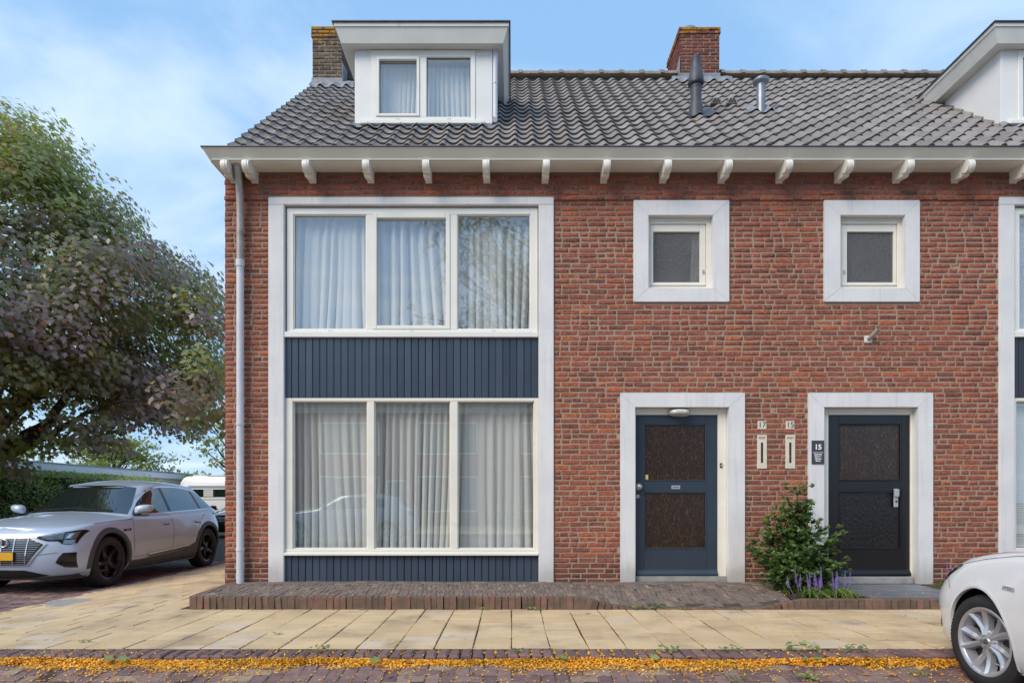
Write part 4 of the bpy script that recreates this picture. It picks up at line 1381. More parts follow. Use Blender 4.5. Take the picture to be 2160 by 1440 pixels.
    mb.box(lerp(xa1, xb1, u) - 0.02, lerp(xa1, xb1, u) + 0.012, y0t + 0.035, yend - 0.3, zr, ztp - 0.002)
    mb.ob('fascia_strip', 'dormer_grey', dm_)
    mb = MB().box(xb0 - 0.02, xb1 + 0.02, y0t - 0.022, yend, ztp, ztp + 0.022, 0.006); mb.ob('roof_rim', 'rim_dark', dm_)
    mb = MB()
    DB(mb, 782.7, 794, 107, 256, -0.012, 0.08); DB(mb, 992.5, 1002.8, 107, 256, -0.012, 0.08)
    DB(mb, 794, 992.5, 107, 121.5, -0.012, 0.08); DB(mb, 794, 992.5, 247.5, 256, -0.012, 0.08); DB(mb, 885.5, 900, 121.5, 247.5, -0.012, 0.08)
    mb.ob('window_frame', 'cream', dm_)
    mb = MB()
    DB(mb, 794.5, 800.5, 122, 247, -0.028, 0.06, 0.005); DB(mb, 879.5, 885.2, 122, 247, -0.028, 0.06, 0.005)
    DB(mb, 800.5, 879.5, 122, 128, -0.028, 0.06, 0.005); DB(mb, 800.5, 879.5, 241.5, 247, -0.028, 0.06, 0.005)
    mb.ob('sash', 'cream', dm_)
    for a, b, c, d in ((800, 880, 127.5, 242), (900, 992.5, 121.5, 247.5)):
        mb = MB(); mb.add([(gx(a), YD + 0.03, gz(d)), (gx(b), YD + 0.03, gz(d)), (gx(b), YD + 0.03, gz(c)), (gx(a), YD + 0.03, gz(c))], [(0, 1, 2, 3)]); mb.ob('pane', 'glass', dm_)
        mb = MB(); bar_frame(mb, min(gx(a), gx(b)), max(gx(a), gx(b)), gz(d), gz(c), 0.008, YD + 0.02, YD + 0.029, 0); mb.ob('gasket', 'black_plastic', dm_)
    for p in (839, 947):
        mb = MB(); DB(mb, p - 4, p + 4, 251, 253.6, -0.02, -0.012, 0.002); mb.ob('drain_cap', 'dormer_grey', dm_)
    mb = MB(); DB(mb, 760, 1023, 256.5, 264.5, -0.05, 0.0, 0.005); mb.ob('sill', 'cream', dm_)
    mb = MB()
    sd = (YD - 7.80) / math.cos(TH)
    lead_strip(mb, min(xl_, xr_) - 0.02, max(xl_, xr_) + 0.08, sd - 0.09, sd + 0.05, 0.006)
    mb.box(min(xl_, xr_), max(xl_, xr_), YD - 0.006, YD - 0.002, z_roof(YD) - 0.02, gz(262))
    mb.ob('flashing', 'lead', dm_, True)
    xd = gx(1044.5)
    mb = MB().tube([(xd, YD + 0.02, zs_ + 0.05), (xd, YD + 0.02, gz(246)), (xd, YD - 0.01, gz(255)), (xd, YD - 0.09, gz(260))], 0.034, 14)
    if s17:
        dp = mb.ob('downpipe', 'pvc_grey', dm_, True)
        MB().tube([(xd, YD + 0.02, gz(176)), (xd, YD + 0.02, gz(173))], 0.040, 14).ob('pipe_bracket', 'pvc_grey', dm_)
    # curtain behind the dormer window
    c = curtain_mesh(min(gx(786), gx(1000)), max(gx(786), gx(1000)), gz(262), gz(123), YD + 0.20, 3 + side, 0.03, 0.07).ob('curtain', 'curtain', None, True, fix=False)
    if s17: tag(c, 'white pleated curtain in the roof dormer window of the corner house', 'curtain', 'sheer white curtains')
    else: tag(c, 'white pleated curtain in the dormer window cut off at the right edge', 'curtain', 'sheer white curtains')
    return H, roof

H17, roof17 = build_house(17)
H15, roof15 = build_house(15)
MB().lathe([(0.075, 0), (0.075, 0)], 4)

# ---- roof terminals
def on_slope(px, py):
    """roof point seen at that pixel"""
    k = (1055 - py) / 1352.0
    y = (4.36 - SL * 7.94) / (k - SL)
    return Vector(((px - 1080) * y / 1352.0, y, CH + k * y))
p = on_slope(1468, 240)
mt = Matrix.Translation((p.x, p.y, p.z - 0.08))
fl = MB().lathe([(0.078, 0.0), (0.078, 0.45), (0.083, 0.45), (0.083, 0.47), (0.078, 0.47), (0.078, 0.50), (0.108, 0.505), (0.112, 0.53), (0.112, 0.60), (0.104, 0.64), (0.088, 0.70), (0.082, 0.72), (0.064, 0.88), (0.066, 0.885), (0.066, 0.915), (0.05, 0.92), (0.0, 0.915)], 28, mt).ob('flue_pipe', 'flue', roof17, True)
MB().lathe([(0.115, 0.515), (0.117, 0.545), (0.115, 0.548), (0.1, 0.55)], 28, mt).ob('flue_collar', 'black_plastic', roof17, True)
mb = MB().lathe([(0.11, 0.0), (0.10, 0.16), (0.082, 0.24)], 24, mt)
s0 = (p.y - 7.80) / math.cos(TH)
lead_strip(mb, p.x - 0.17, p.x + 0.33, s0 - 0.16, s0 + 0.16, 0.008)
mb.ob('flue_flashing', 'flue', roof17, True)
p = on_slope(1605, 232)
mt = Matrix.Translation((p.x, p.y, p.z - 0.06))
MB().lathe([(0.064, 0.0), (0.064, 0.44), (0.09, 0.455), (0.115, 0.47), (0.122, 0.49), (0.122, 0.505), (0.10, 0.52), (0.03, 0.535), (0.0, 0.535)], 28, mt).ob('vent_pipe', 'zinc', roof15, True)
mb = MB(); s0 = (p.y - 7.80) / math.cos(TH)
lead_strip(mb, p.x - 0.2, p.x + 0.24, s0 - 0.14, s0 + 0.14, 0.008)
mb.ob('vent_flashing', 'lead', roof15, True)
for px_ in (1510, 1543):
    p = on_slope(px_, 223)
    mb = MB()
    prof = [(0.085 * math.cos(math.pi * k / 8), 0.02 + 0.09 * math.sin(math.pi * k / 8)) for k in range(9)]
    mb.prism([(p.x + a, p.z + b) for a, b in prof], 'y', p.y - 0.03, p.y + 0.22)
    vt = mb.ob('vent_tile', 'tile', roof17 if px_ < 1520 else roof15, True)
    mb = MB()
    for a, b in ((-0.042, 0.045), (0.0, 0.045), (0.042, 0.045), (-0.022, 0.078), (0.022, 0.078)):
        mb.lathe([(0.0, 0.0), (0.016, 0.0), (0.016, -0.004)], 10, Matrix.Translation((p.x + a, p.y - 0.036, p.z + b)) @ Matrix.Rotation(R(90), 4, 'X'))
        vh = None
    o_ = mb.ob('vent_hole', 'ink', roof17 if px_ < 1520 else roof15); o_['kind'] = 'stuff'

# ---- rain pipe on the corner
xp = fx(512)
yp = YF - 0.075
pts = [(xp + 0.01, 7.72, SOF + 0.0), (xp + 0.008, 7.74, SOF - 0.08), (xp + 0.004, yp - 0.02, SOF - 0.3), (xp + 0.0, yp, SOF - 0.5), (xp, yp, fz(560))]
dpu = MB().tube(pts, 0.043, 16).ob('rain_pipe', 'pipe_old', H17, True)
MB().tube([(xp, yp, fz(560)), (xp, yp, fz(893))], 0.043, 16).ob('rain_pipe', 'pvc_grey', H17, True)
MB().tube([(xp, yp, fz(893)), (xp, yp, 0.13)], 0.044, 16).ob('rain_pipe', 'pvc_grey', H17, True)
for py_, h in ((553, 14), (893, 5), (1155, 5)):
    MB().tube([(xp, yp, fz(py_)), (xp, yp, fz(py_ + h))], 0.050, 16).ob('pipe_collar', 'pvc_grey', H17, True)
    MB().box(xp - 0.02, xp + 0.02, yp, YF + 0.01, fz(py_ + h * 0.6), fz(py_ + h * 0.3)).ob('pipe_bracket', 'zinc', H17)

# ---- curtains of the corner house
def cur(a, b, c, d, seed, y, label, amp=0.04, per=0.09, lift=0.0):
    o = curtain_mesh(fx(a), fx(b), fz(d), fz(c), YF + y, seed, amp, per).ob('curtain', 'curtain', None, True, fix=False)
    tag(o, label, 'curtain', 'sheer white curtains')
cur(604, 1134, 440, 705, 1.3, 0.20, 'white sheer curtain behind the wide upstairs window above the blue boarding', 0.075, 0.115)
cur(604, 1133, 846, 1166, 4.1, 0.21, 'long white sheer curtain behind the ground floor window of the corner house', 0.062, 0.10)
mb = curtain_mesh(fx(1466), fx(1490), fz(600), fz(475), YF + 0.16, 2.2, 0.012, 0.05)
o = mb.ob('curtain', 'curtain', None, True, fix=False)
tag(o, 'thin strip of white curtain in the left small square window', 'curtain', 'sheer white curtains')

# ---- blinds of the neighbour
sl = MB()
sl.prism([(-0.011, -0.004), (0.0, 0.001), (0.011, 0.0075), (0.011, 0.0085), (0.0, 0.002), (-0.011, -0.003)], 'x', -1.52, 1.52)
slm = sl.mesh('slat', 'white')
def blind(c, d, label):
    xc = 6.514 - fx(868)
    B_ = thing('window_blind', label, 'blind', (xc, YF + 0.16, fz(c)), 'venetian blinds of the right house')
    mb = MB().box(xc - 1.53, xc + 1.53, YF + 0.135, YF + 0.185, fz(c) - 0.03, fz(c)); mb.ob('head_rail', 'white', B_)
    z = fz(c) - 0.05
    while z > fz(d) + 0.02:
        link('slat', slm, B_, loc=(xc, YF + 0.16, z), rot=(R(28), 0, 0))
        z -= 0.0235
    for dx in (-1.45, -0.7, 0.0, 0.7, 1.45):
        MB().box(xc + dx - 0.002, xc + dx + 0.002, YF + 0.147, YF + 0.149, fz(d), fz(c)).ob('cord', 'white', B_)
    MB().box(xc - 1.53, xc + 1.53, YF + 0.15, YF + 0.17, fz(d), fz(d) + 0.02).ob('bottom_rail', 'white', B_)
blind(452, 692, 'white venetian blind in the upstairs window at the right edge')
blind(848, 1155, 'white venetian blind in the ground floor window at the right edge')

# ---- letter slots, numbers, sign, lamp, flag holder
def slot_plate(xa, xb, label):
    t_ = thing('letter_slot', label, 'letterbox', (fx((xa + xb) / 2), YF, fz(988)), 'cast stone letter slots')
    cx = (fx(xa) + fx(xb)) / 2
    w = (fx(xb) - fx(xa)) / 2
    mb = MB()
    za, zb_ = fz(988), fz(917)
    sa, sb = fz(976), fz(933)
    y0, y1 = YF - 0.008, YF + 0.03
    mb.box(cx - w, cx - 0.014, y0, y1, za, zb_, 0.003); mb.box(cx + 0.014, cx + w, y0, y1, za, zb_, 0.003)
    mb.box(cx - 0.014, cx + 0.014, y0, y1, za, sa, 0.002); mb.box(cx - 0.014, cx + 0.014, y0, y1, sb, zb_, 0.002)
    mb.ob('plate', 'sand_tile', t_)
    MB().box(cx - 0.014, cx + 0.014, YF - 0.005, YF + 0.03, sa, sb).ob('slot', 'ink', t_)
    me = text_mesh('POST', 0.036, 'ink', 'lettering', 0.0008)
    link('lettering', me, t_, loc=(cx, y0 - 0.0012, fz(923.5)), rot=(R(90), 0, 0))
slot_plate(1597, 1617.4, 'cream stone letter slot beside the white surround of the blue door')
slot_plate(1656.6, 1677, 'cream stone letter slot above the shrub beside the dark name sign')
def num_tile(xa, xb, txt, label):
    t_ = thing('house_number', label, 'house number', (fx((xa + xb) / 2), YF, fz(905)), 'house number tiles')
    cx = (fx(xa) + fx(xb)) / 2
    MB().box(fx(xa), fx(xb), YF - 0.006, YF + 0.03, fz(905), fz(887.5), 0.003).ob('tile', 'sand_tile', t_)
    me = text_mesh(txt, 0.098, 'ink', 'number', 0.0008)
    link('number', me, t_, loc=(cx, YF - 0.0072, fz(896)), rot=(R(90), 0, 0))
num_tile(1598, 1616.4, '17', 'small cream tile with the number 17 beside the blue door')
num_tile(1657.6, 1675.5, '15', 'small cream tile with the number 15 above a letter slot')
sx0, sx1, sz0, sz1 = fx(1710), fx(1736), fz(978.5), fz(929)
t_ = thing('name_sign', 'dark grey name sign with a big 15 on the white door surround', 'sign', ((sx0 + sx1) / 2, YF - 0.03, sz0))
MB().box(sx0, sx1, YF - 0.032, YF - 0.0225, sz0, sz1, 0.001).ob('plate', 'sign_grey', t_)
cx = (sx0 + sx1) / 2
yt_ = YF - 0.0335
link('number', text_mesh('15', 0.088, 'white', 'number', 0.0008, True), t_, loc=(cx, yt_, fz(943.3)), rot=(R(90), 0, 0))
MB().box(sx0 + 0.013, sx1 - 0.013, yt_ - 0.0008, yt_ + 0.001, fz(954.6), fz(953.8)).ob('rule', 'white', t_)
for k, w_ in enumerate(('Raymon', 'Romée', 'Manou', 'Bram')):
    link('lettering', text_mesh(w_, 0.029, 'white', 'lettering', 0.0008, True), t_, loc=(cx, yt_, fz(958 + k * 4.55)), rot=(R(90), 0, 0))

# bulkhead lamp over the blue door
lx, lz = fx(1435), fz(868.5)
L_ = thing('wall_lamp', 'oval glass bulkhead lamp on the frame above the blue door', 'lamp', (lx, YF + 0.085, lz))
def oval(rx, rz, n=28): return [(rx * math.copysign(abs(math.cos(2 * math.pi * k / n)) ** 0.75, math.cos(2 * math.pi * k / n)), rz * math.copysign(abs(math.sin(2 * math.pi * k / n)) ** 0.75, math.sin(2 * math.pi * k / n))) for k in range(n)]
def oval_loft(rings, name, mat, smooth=True):
    mb = MB(); n = 28
    V = []
    for y, rx, rz in rings: V += [(lx + a, YF + y, lz + b) for a, b in oval(rx, rz)]
    Fs = [(i * n + k, i * n + (k + 1) % n, (i + 1) * n + (k + 1) % n, (i + 1) * n + k) for i in range(len(rings) - 1) for k in range(n)]
    Fs.append(tuple(range((len(rings) - 1) * n, len(rings) * n)))
    mb.add(V, Fs)
    return mb.ob(name, mat, L_, smooth)
M['lamp_glass'] = pbr('ribbed_lamp_glass', S(206, 206, 200), 0.15, var=0.12, vs=30, spec=0.8, bump=0.3, bs=60)
oval_loft([(0.085, 0.138, 0.052), (0.05, 0.138, 0.052), (0.04, 0.128, 0.044)], 'lamp_rim', 'steel')
oval_loft([(0.045, 0.122, 0.040), (0.0, 0.114, 0.036), (-0.03, 0.09, 0.028), (-0.042, 0.05, 0.014)], 'lamp_dish', 'lamp_glass')

# flagpole holder
ax, az = fx(1831), fz(715.5)
F_ = thing('flag_holder', 'white metal flagpole holder screwed to the bricks below the right small window', 'flag holder', (ax, YF, az))
MB().box(ax - 0.047, ax + 0.047, YF - 0.012, YF + 0.02, az - 0.043, az + 0.043, 0.003).ob('plate', 'bracket', F_)
d_ = Vector((0.30, -0.72, 0.55)).normalized()
a0 = Vector((ax, YF - 0.005, az - 0.005))
mb = MB().tube([a0, a0 + d_ * 0.17], 0.025, 14, False)
mb.tube([a0 + d_ * 0.005, a0 + d_ * 0.17], 0.021, 14, False)
mb.ob('socket', 'pipe_old', F_, True)
for dx, dz in ((-0.036, 0.032), (0.036, 0.032), (-0.036, -0.032), (0.036, -0.032)):
    MB().lathe([(0, 0.003), (0.005, 0.003), (0.006, 0)], 8, Matrix.Translation((ax + dx, YF - 0.012, az + dz)) @ Matrix.Rotation(R(90), 4, 'X')).ob('screw', 'zinc', F_)

# ================================================================== hedge, garages, trees, plants
# garage row with a white roof edge
GA = thing('garage_row', 'low flat roofed garage block with a pale roof edge behind the hedge', 'garage', (-18.5, 26, -0.2))
mb = MB().box(-21.5, -16.4, 15.0, 32.6, -0.2, 2.18); mb.ob('wall', pbr('pale_garage_wall', S(216, 212, 204), 0.9, var=0.1, vs=3), GA)
mb = MB().box(-21.8, -16.2, 14.8, 32.8, 2.18, 2.45, 0.01); gr = mb.ob('roof', 'dormer_white', GA)
mb = MB().box(-21.82, -16.17, 14.78, 32.83, 2.452, 2.49, 0.006); mb.ob('roof_rim', 'zinc', gr)
for k in range(6):
    y0 = 15.6 + k * 2.85
    dd = MB().box(-16.395, -16.36, y0, y0 + 2.3, -0.15, 1.98, 0.004).ob('garage_door', 'dormer_grey', GA)
    for q in range(4):
        MB().box(-16.36, -16.345, y0 + 0.08 + q * 0.55, y0 + 0.57 + q * 0.55, -0.1, 1.92, 0.004).ob('panel', 'dormer_grey', dd)

# clipped hedge
HG = thing('hedge', 'long clipped green hedge along the left side street behind the silver car', 'hedge', (-14.6, 16, -0.16))
mb = MB().box(-15.0, -14.3, 8.0, 26.0, -0.16, 1.88)
M['hedge_core'] = pbr('hedge_inside', S(40, 46, 26), 0.95, var=0.3, vs=8)
mb.ob('core', 'hedge_core', HG)
n = 34000
u = nrng.random(n)
side = nrng.random(n)
y = 8 + 18 * nrng.random(n) ** 1.25
lump = 0.07 * np.sin(y * 3.1) + 0.05 * np.sin(y * 7.3 + 1)
z = -0.14 + 2.06 * nrng.random(n)
x = np.full(n, -14.18) + 0.06 * np.sin(z * 5 + y * 2) + nrng.normal(0, 0.07, n) + lump * 0.5
top = side > 0.72
x[top] = -15.05 + 0.9 * nrng.random(top.sum()); z[top] = 1.97 + nrng.normal(0, 0.05, top.sum()) + lump[top] * 0.6
Nn = np.stack([np.where(top, 0.2, 1.0), -0.3 * np.ones(n), np.where(top, 1.0, 0.5)], 1) + nrng.normal(0, 0.55, (n, 3))
Nn = unit(Nn); U, V = frames(Nn)
leaves('foliage', np.stack([x, y, z], 1), U, V, nrng.uniform(0.05, 0.1, n), OVAL, 0.2, 'hedge_leaf', nrng.random(n), HG)

# ---- big maple
def limb(mb, p0, p1, r0, r1, bend=0.15, n=8, seed=0):
    g = random.Random(seed)
    p0, p1 = Vector(p0), Vector(p1)
    off = Vector((g.uniform(-1, 1), g.uniform(-1, 1), g.uniform(-0.3, 0.6))) * bend * (p1 - p0).length
    pts = []
    for k in range(n + 1):
        t = k / n
        pts.append(p0.lerp(p1, t) + off * math.sin(math.pi * t) + Vector((g.gauss(0, 1), g.gauss(0, 1), g.gauss(0, 1))) * 0.012 * (p1 - p0).length * (0 < k < n))
    mb.tube(pts, [lerp(r0, r1, (k / n) ** 0.8) for k in range(n + 1)], 7)
    return pts

TX, TY = -13.4, 15.5
MT = thing('maple_tree', 'big dark purple green maple tree hanging over the silver car on the left', 'tree', (TX, TY, -0.15))
mb = MB()
fork = Vector((-13.2, 15.3, 2.1))
limb(mb, (TX, TY, -0.2), fork, 0.33, 0.27, 0.03, 6, 1)
ends = []
def PP(px, py, Y): return ((px - 1080) * Y / 1352, Y, CH - (py - 1055) * Y / 1352)
# the two limbs seen from the street, then the hidden framework
l1 = limb(mb, fork, PP(20, 940, 14.8), 0.19, 0.15, 0.02, 4, 2)
l1b = limb(mb, l1[-1], PP(100, 895, 14.4), 0.15, 0.12, 0.05, 6, 3); l1c = limb(mb, l1b[-1], PP(150, 830, 14.0), 0.12, 0.07, 0.05, 6, 4)
l1d = limb(mb, l1c[-1], PP(158, 760, 13.9), 0.07, 0.03, 0.1, 6, 44)
l2 = limb(mb, fork, PP(10, 962, 14.6), 0.15, 0.11, 0.02, 4, 5)
l2b = limb(mb, l2[-1], PP(150, 893, 13.6), 0.10, 0.065, 0.04, 6, 6); l2c = limb(mb, l2b[-1], PP(290, 845, 12.8), 0.06, 0.025, 0.08, 6, 7)
l3 = limb(mb, fork, PP(0, 860, 15.2), 0.16, 0.10, 0.04, 4, 8); l3b = limb(mb, l3[-1], PP(100, 800, 15.0), 0.09, 0.06, 0.06, 6, 9); limb(mb, l3b[-1], PP(220, 690, 14.6), 0.06, 0.02, 0.1, 6, 10)
limb(mb, PP(30, 850, 15.1), PP(95, 838, 14.7), 0.05, 0.03, 0.06, 6, 12)
for k, (dx, dy, dz) in enumerate([(-3.5, 1, 5.0), (0.4, 0.5, 7.5), (2.8, 1.8, 5.5), (1.5, -2.5, 5.5), (-2, -2.5, 5), (4.2, 0.2, 3.8), (-4, 2, 3)]):
    q = limb(mb, fork, (TX + dx, TY + dy, 2.1 + dz), 0.15, 0.03, 0.10, 9, 20 + k)
    for j in (3, 5, 7):
        e_ = q[j] + Vector((rng.uniform(-1.8, 1.8), rng.uniform(-1.8, 1.8), rng.uniform(0.2, 1.4)))
        limb(mb, q[j], e_, 0.05, 0.015, 0.15, 6, 50 + k * 10 + j)
mb.ob('trunk', 'bark', MT, True)
# crown: clumps on and inside a profile turned about the trunk
prof_z = [1.9, 2.4, 3.0, 3.7, 4.6, 5.6, 6.4, 7.0, 7.8, 8.7, 9.5, 10.2, 10.6]
prof_r = [3.2, 5.2, 5.9, 6.15, 6.25, 6.1, 5.6, 4.7, 4.0, 3.5, 2.5, 1.5, 0.5]
def crown_r(z, a):
    base = np.interp(z, prof_z, prof_r)
    return base * (1 + 0.07 * math.sin(3 * a + z * 1.1) + 0.06 * math.sin(5 * a - z * 1.7 + 1))
g = random.Random(99)
clumps = []
def add_clump(x, y, z, s, dens=1.0): clumps.append((x, y, z, s, dens))
while len(clumps) < 660:
    z = g.uniform(1.95, 11.0)
    a = g.uniform(-math.pi, math.pi)
    rr = crown_r(z, a)
    if g.random() > (rr / 6.3) ** 1.0: continue
    f = 1 - abs(g.gauss(0, 0.22))
    if f < 0.25: continue
    x, y = TX + rr * f * math.cos(a), TY + rr * f * math.sin(a)
    pxx = 1080 + 1352 * x / y
    pyy = 1055 - 1352 * (z - CH) / y
    # daylight gaps of the real crown: open arch low between the limbs and right tip
    if 215 < pxx < 400 and pyy > 885: continue
    if pxx > 462: continue
    if pyy > 935: continue
    if pxx < 240 and pyy > 835 and g.random() < 0.62: continue
    if pyy < 245: continue
    if y > TY + 2.0 and g.random() < 0.45: continue
    add_clump(x, y, z, g.uniform(0.38, 0.80))
for (px_, py_, Y_, s_) in [(430, 620, 13.5, 0.5), (448, 680, 13, 0.45), (445, 760, 12.5, 0.5), (452, 850, 12.0, 0.45), (440, 890, 12, 0.4), (420, 860, 12, 0.5), (400, 820, 12, 0.6), (380, 640, 14, 0.6), (300, 560, 14.5, 0.6),
                          (240, 450, 15, 0.6), (225, 405, 15, 0.5), (150, 320, 15.5, 0.5), (90, 262, 15.5, 0.55), (30, 250, 15.5, 0.6), (120, 930, 14, 0.4), (215, 905, 13, 0.45), (235, 935, 13, 0.35), (180, 915, 13.3, 0.4), (40, 985, 13.8, 0.35), (10, 975, 13, 0.4), (60, 940, 13.5, 0.4)]:
    x, y, z = PP(px_, py_, Y_)
    add_clump(x, y, z, s_)
C, Nrm, RN, SZ = [], [], [], []
for (x, y, z, s, dens) in clumps:
    cnt = int(245 * s * s / 0.4 * dens)
    # drooping tiers: flattened shells
    th_ = nrng.uniform(0, 2 * np.pi, cnt); r_ = s * np.sqrt(nrng.random(cnt)) * 1.15
    dz = nrng.normal(0, 0.16 * s, cnt) - 0.35 * (r_ / s) ** 2 * s * 0.8
    tier = nrng.integers(0, 3, cnt)
    dz += (tier - 1) * 0.38 * s
    P_ = np.stack([x + r_ * np.cos(th_), y + r_ * np.sin(th_), z + dz], 1)
    out = np.stack([np.cos(th_) * r_ / s, np.sin(th_) * r_ / s, np.full(cnt, 1.15)], 1)
    glob = np.array([x - TX, y - TY, (z - 5.5) * 0.4]); glob = glob / (np.linalg.norm(glob) + 1e-6)
    Nn = unit(out * 0.8 + glob * 0.75 + nrng.normal(0, 0.36, (cnt, 3)))
    base = 0.18 + nrng.beta(2.0, 2.4, cnt) * 0.42
    hue = float(np.clip(nrng.normal(-0.02, 0.22), -0.34, 0.22)) * (1 if z < 8 else 0.5)  # clump tint: leaf colour plus painted sheen, purple-grey where a clump reflects
    warm = 0.30 * sstep(6.5, 9.5, z)
    rn = base + hue + warm
    red = nrng.random(cnt) < (0.03 if z < 8 else 0.07)
    rn[red] = nrng.uniform(0.84, 1.0, red.sum())
    C.append(P_); Nrm.append(Nn); RN.append(np.clip(rn, 0, 1)); SZ.append(nrng.uniform(0.10, 0.155, cnt))
C, Nrm, RN, SZ = map(np.concatenate, (C, Nrm, RN, SZ))
down = np.stack([nrng.normal(0, 0.6, len(C)), nrng.normal(0, 0.6, len(C)), -np.ones(len(C))], 1)
U, V = frames(Nrm, down)
leaves('crown', C, U, V, SZ, MAPLE, 0.16, 'maple', RN, MT)
N_MAPLE = len(C)

# ---- light green trees far behind
def far_tree(name, label, x, y, z0, H_, Rr, nclump, per, size, seed, mat='pale_leaf', flat=0.8, gap=0.0):
    t_ = thing(name, label, 'tree', (x, y, -0.3), 'green trees behind the garages')
    g = random.Random(seed)
    mb = MB()
    limb(mb, (x, y, -0.3), (x + 0.1, y, z0 + 0.2), 0.2, 0.15, 0.03, 5, seed)
    Cs = []
    tips = []
    for k in range(nclump):
        a = g.uniform(0, 2 * math.pi); el = g.uniform(-0.15, 1.0)
        f = g.uniform(0.55, 1.0)
        c = (x + Rr * f * math.cos(a) * math.cos(el * 1.2), y + Rr * f * math.sin(a) * math.cos(el * 1.2), z0 + 0.4 + (H_ - z0 - 0.4) * max(0.05, math.sin(max(0, el) * 1.45)) * f)
        tips.append(c)
        if k % 2 == 0: limb(mb, (x + 0.1, y, z0 + 0.2), c, 0.09, 0.02, 0.12, 6, seed + k)
    mb.ob('trunk', 'bark', t_, True)
    for c in tips:
        s = Rr * g.uniform(0.17, 0.3)
        v = nrng.normal(0, 1, (per, 3)); v = unit(v) * (nrng.random((per, 1)) ** 0.5) * s * np.array([1.2, 1.2, flat * 0.6])
        Cs.append(np.array(c) + v)
    Cs = np.concatenate(Cs)
    Nn = unit(nrng.normal(0, 0.6, Cs.shape) + np.array([0, -0.2, 0.9]))
    U, V = frames(Nn)
    leaves('crown', Cs, U, V, nrng.uniform(size * 0.7, size * 1.3, len(Cs)), OVAL, 0.15, mat, nrng.random(len(Cs)), t_)
far_tree('broadleaf_tree', 'pale green spreading tree rising behind the garage roof', -27.8, 44, 1.8, 5.7, 4.3, 60, 90, 0.26, 5)
far_tree('broadleaf_tree', 'loose green tree beside the brick corner above the camper van', -14.2, 34, 1.6, 6.6, 2.9, 42, 80, 0.2, 9)
far_tree('broadleaf_tree', 'tall far tree peeping out under the left maple branches', -36.5, 46, 2.0, 5.2, 3.2, 40, 80, 0.26, 15)

# ---- shrub by the black door
SH = thing('shrub', 'bushy evergreen shrub with glossy leaves between the two doors', 'shrub', (3.28, 7.35, 0.1))
mb = MB()
g = random.Random(3)
axes = []
bx, by = 3.28, 7.38
targets = [(3.33, 7.5, 1.27), (3.18, 7.45, 1.02), (3.02, 7.4, 0.93), (3.38, 7.4, 0.98), (2.92, 7.42, 0.75), (3.5, 7.4, 0.80), (3.64, 7.35, 0.62), (3.72, 7.3, 0.40), (3.55, 7.2, 0.45), (3.3, 7.15, 0.62),
           (3.08, 7.2, 0.55), (2.95, 7.3, 0.45), (3.42, 7.15, 0.35), (3.2, 7.12, 0.38), (3.05, 7.25, 0.32), (3.68, 7.38, 0.72), (2.88, 7.45, 0.6), (3.25, 7.3, 0.8), (3.45, 7.5, 1.0), (3.1, 7.5, 0.75), (3.60, 7.25, 0.27), (2.98, 7.3, 0.26), (3.36, 7.48, 1.12), (3.28, 7.46, 0.95)]
Cs, Ns, Rs, Sz = [], [], [], []
for k, t_ in enumerate(targets):
    p = limb(mb, (bx + g.uniform(-0.06, 0.06), by, 0.08), t_, 0.012, 0.004, 0.08, 7, 300 + k)
    for j in range(3, len(p)):
        for q in range(11):
            cc = p[j] + Vector((g.gauss(0, 0.075), g.gauss(0, 0.06), g.gauss(0, 0.05)))
            n = 9
            dirs = unit(nrng.normal(0, 1, (n, 3)) * np.array([1, 1, 0.5]) + np.array([0, -0.2, 0.55]))
            Cs.append(np.array(cc) + dirs * 0.028)
            Ns.append(unit(np.cross(np.cross(dirs, [0, 0, 1.0]), dirs) + nrng.normal(0, 0.25, (n, 3))))
            Rs.append(np.clip(nrng.normal(0.42 + 0.25 * (j == len(p) - 1), 0.2, n), 0, 1)); Sz.append(nrng.uniform(0.045, 0.075, n))
mb.ob('stem', 'bark', SH, True)
Cs, Ns, Rs, Sz = map(np.concatenate, (Cs, Ns, Rs, Sz))
U, V = frames(Ns, unit(Cs - np.array([bx, by, 0.4])))
leaves('foliage', Cs, U, V, Sz, [(-0.5, 0), (-0.2, 0.2), (0.15, 0.2), (0.5, 0), (0.15, -0.2), (-0.2, -0.2)], 0.25, 'shrub_leaf', Rs, SH)

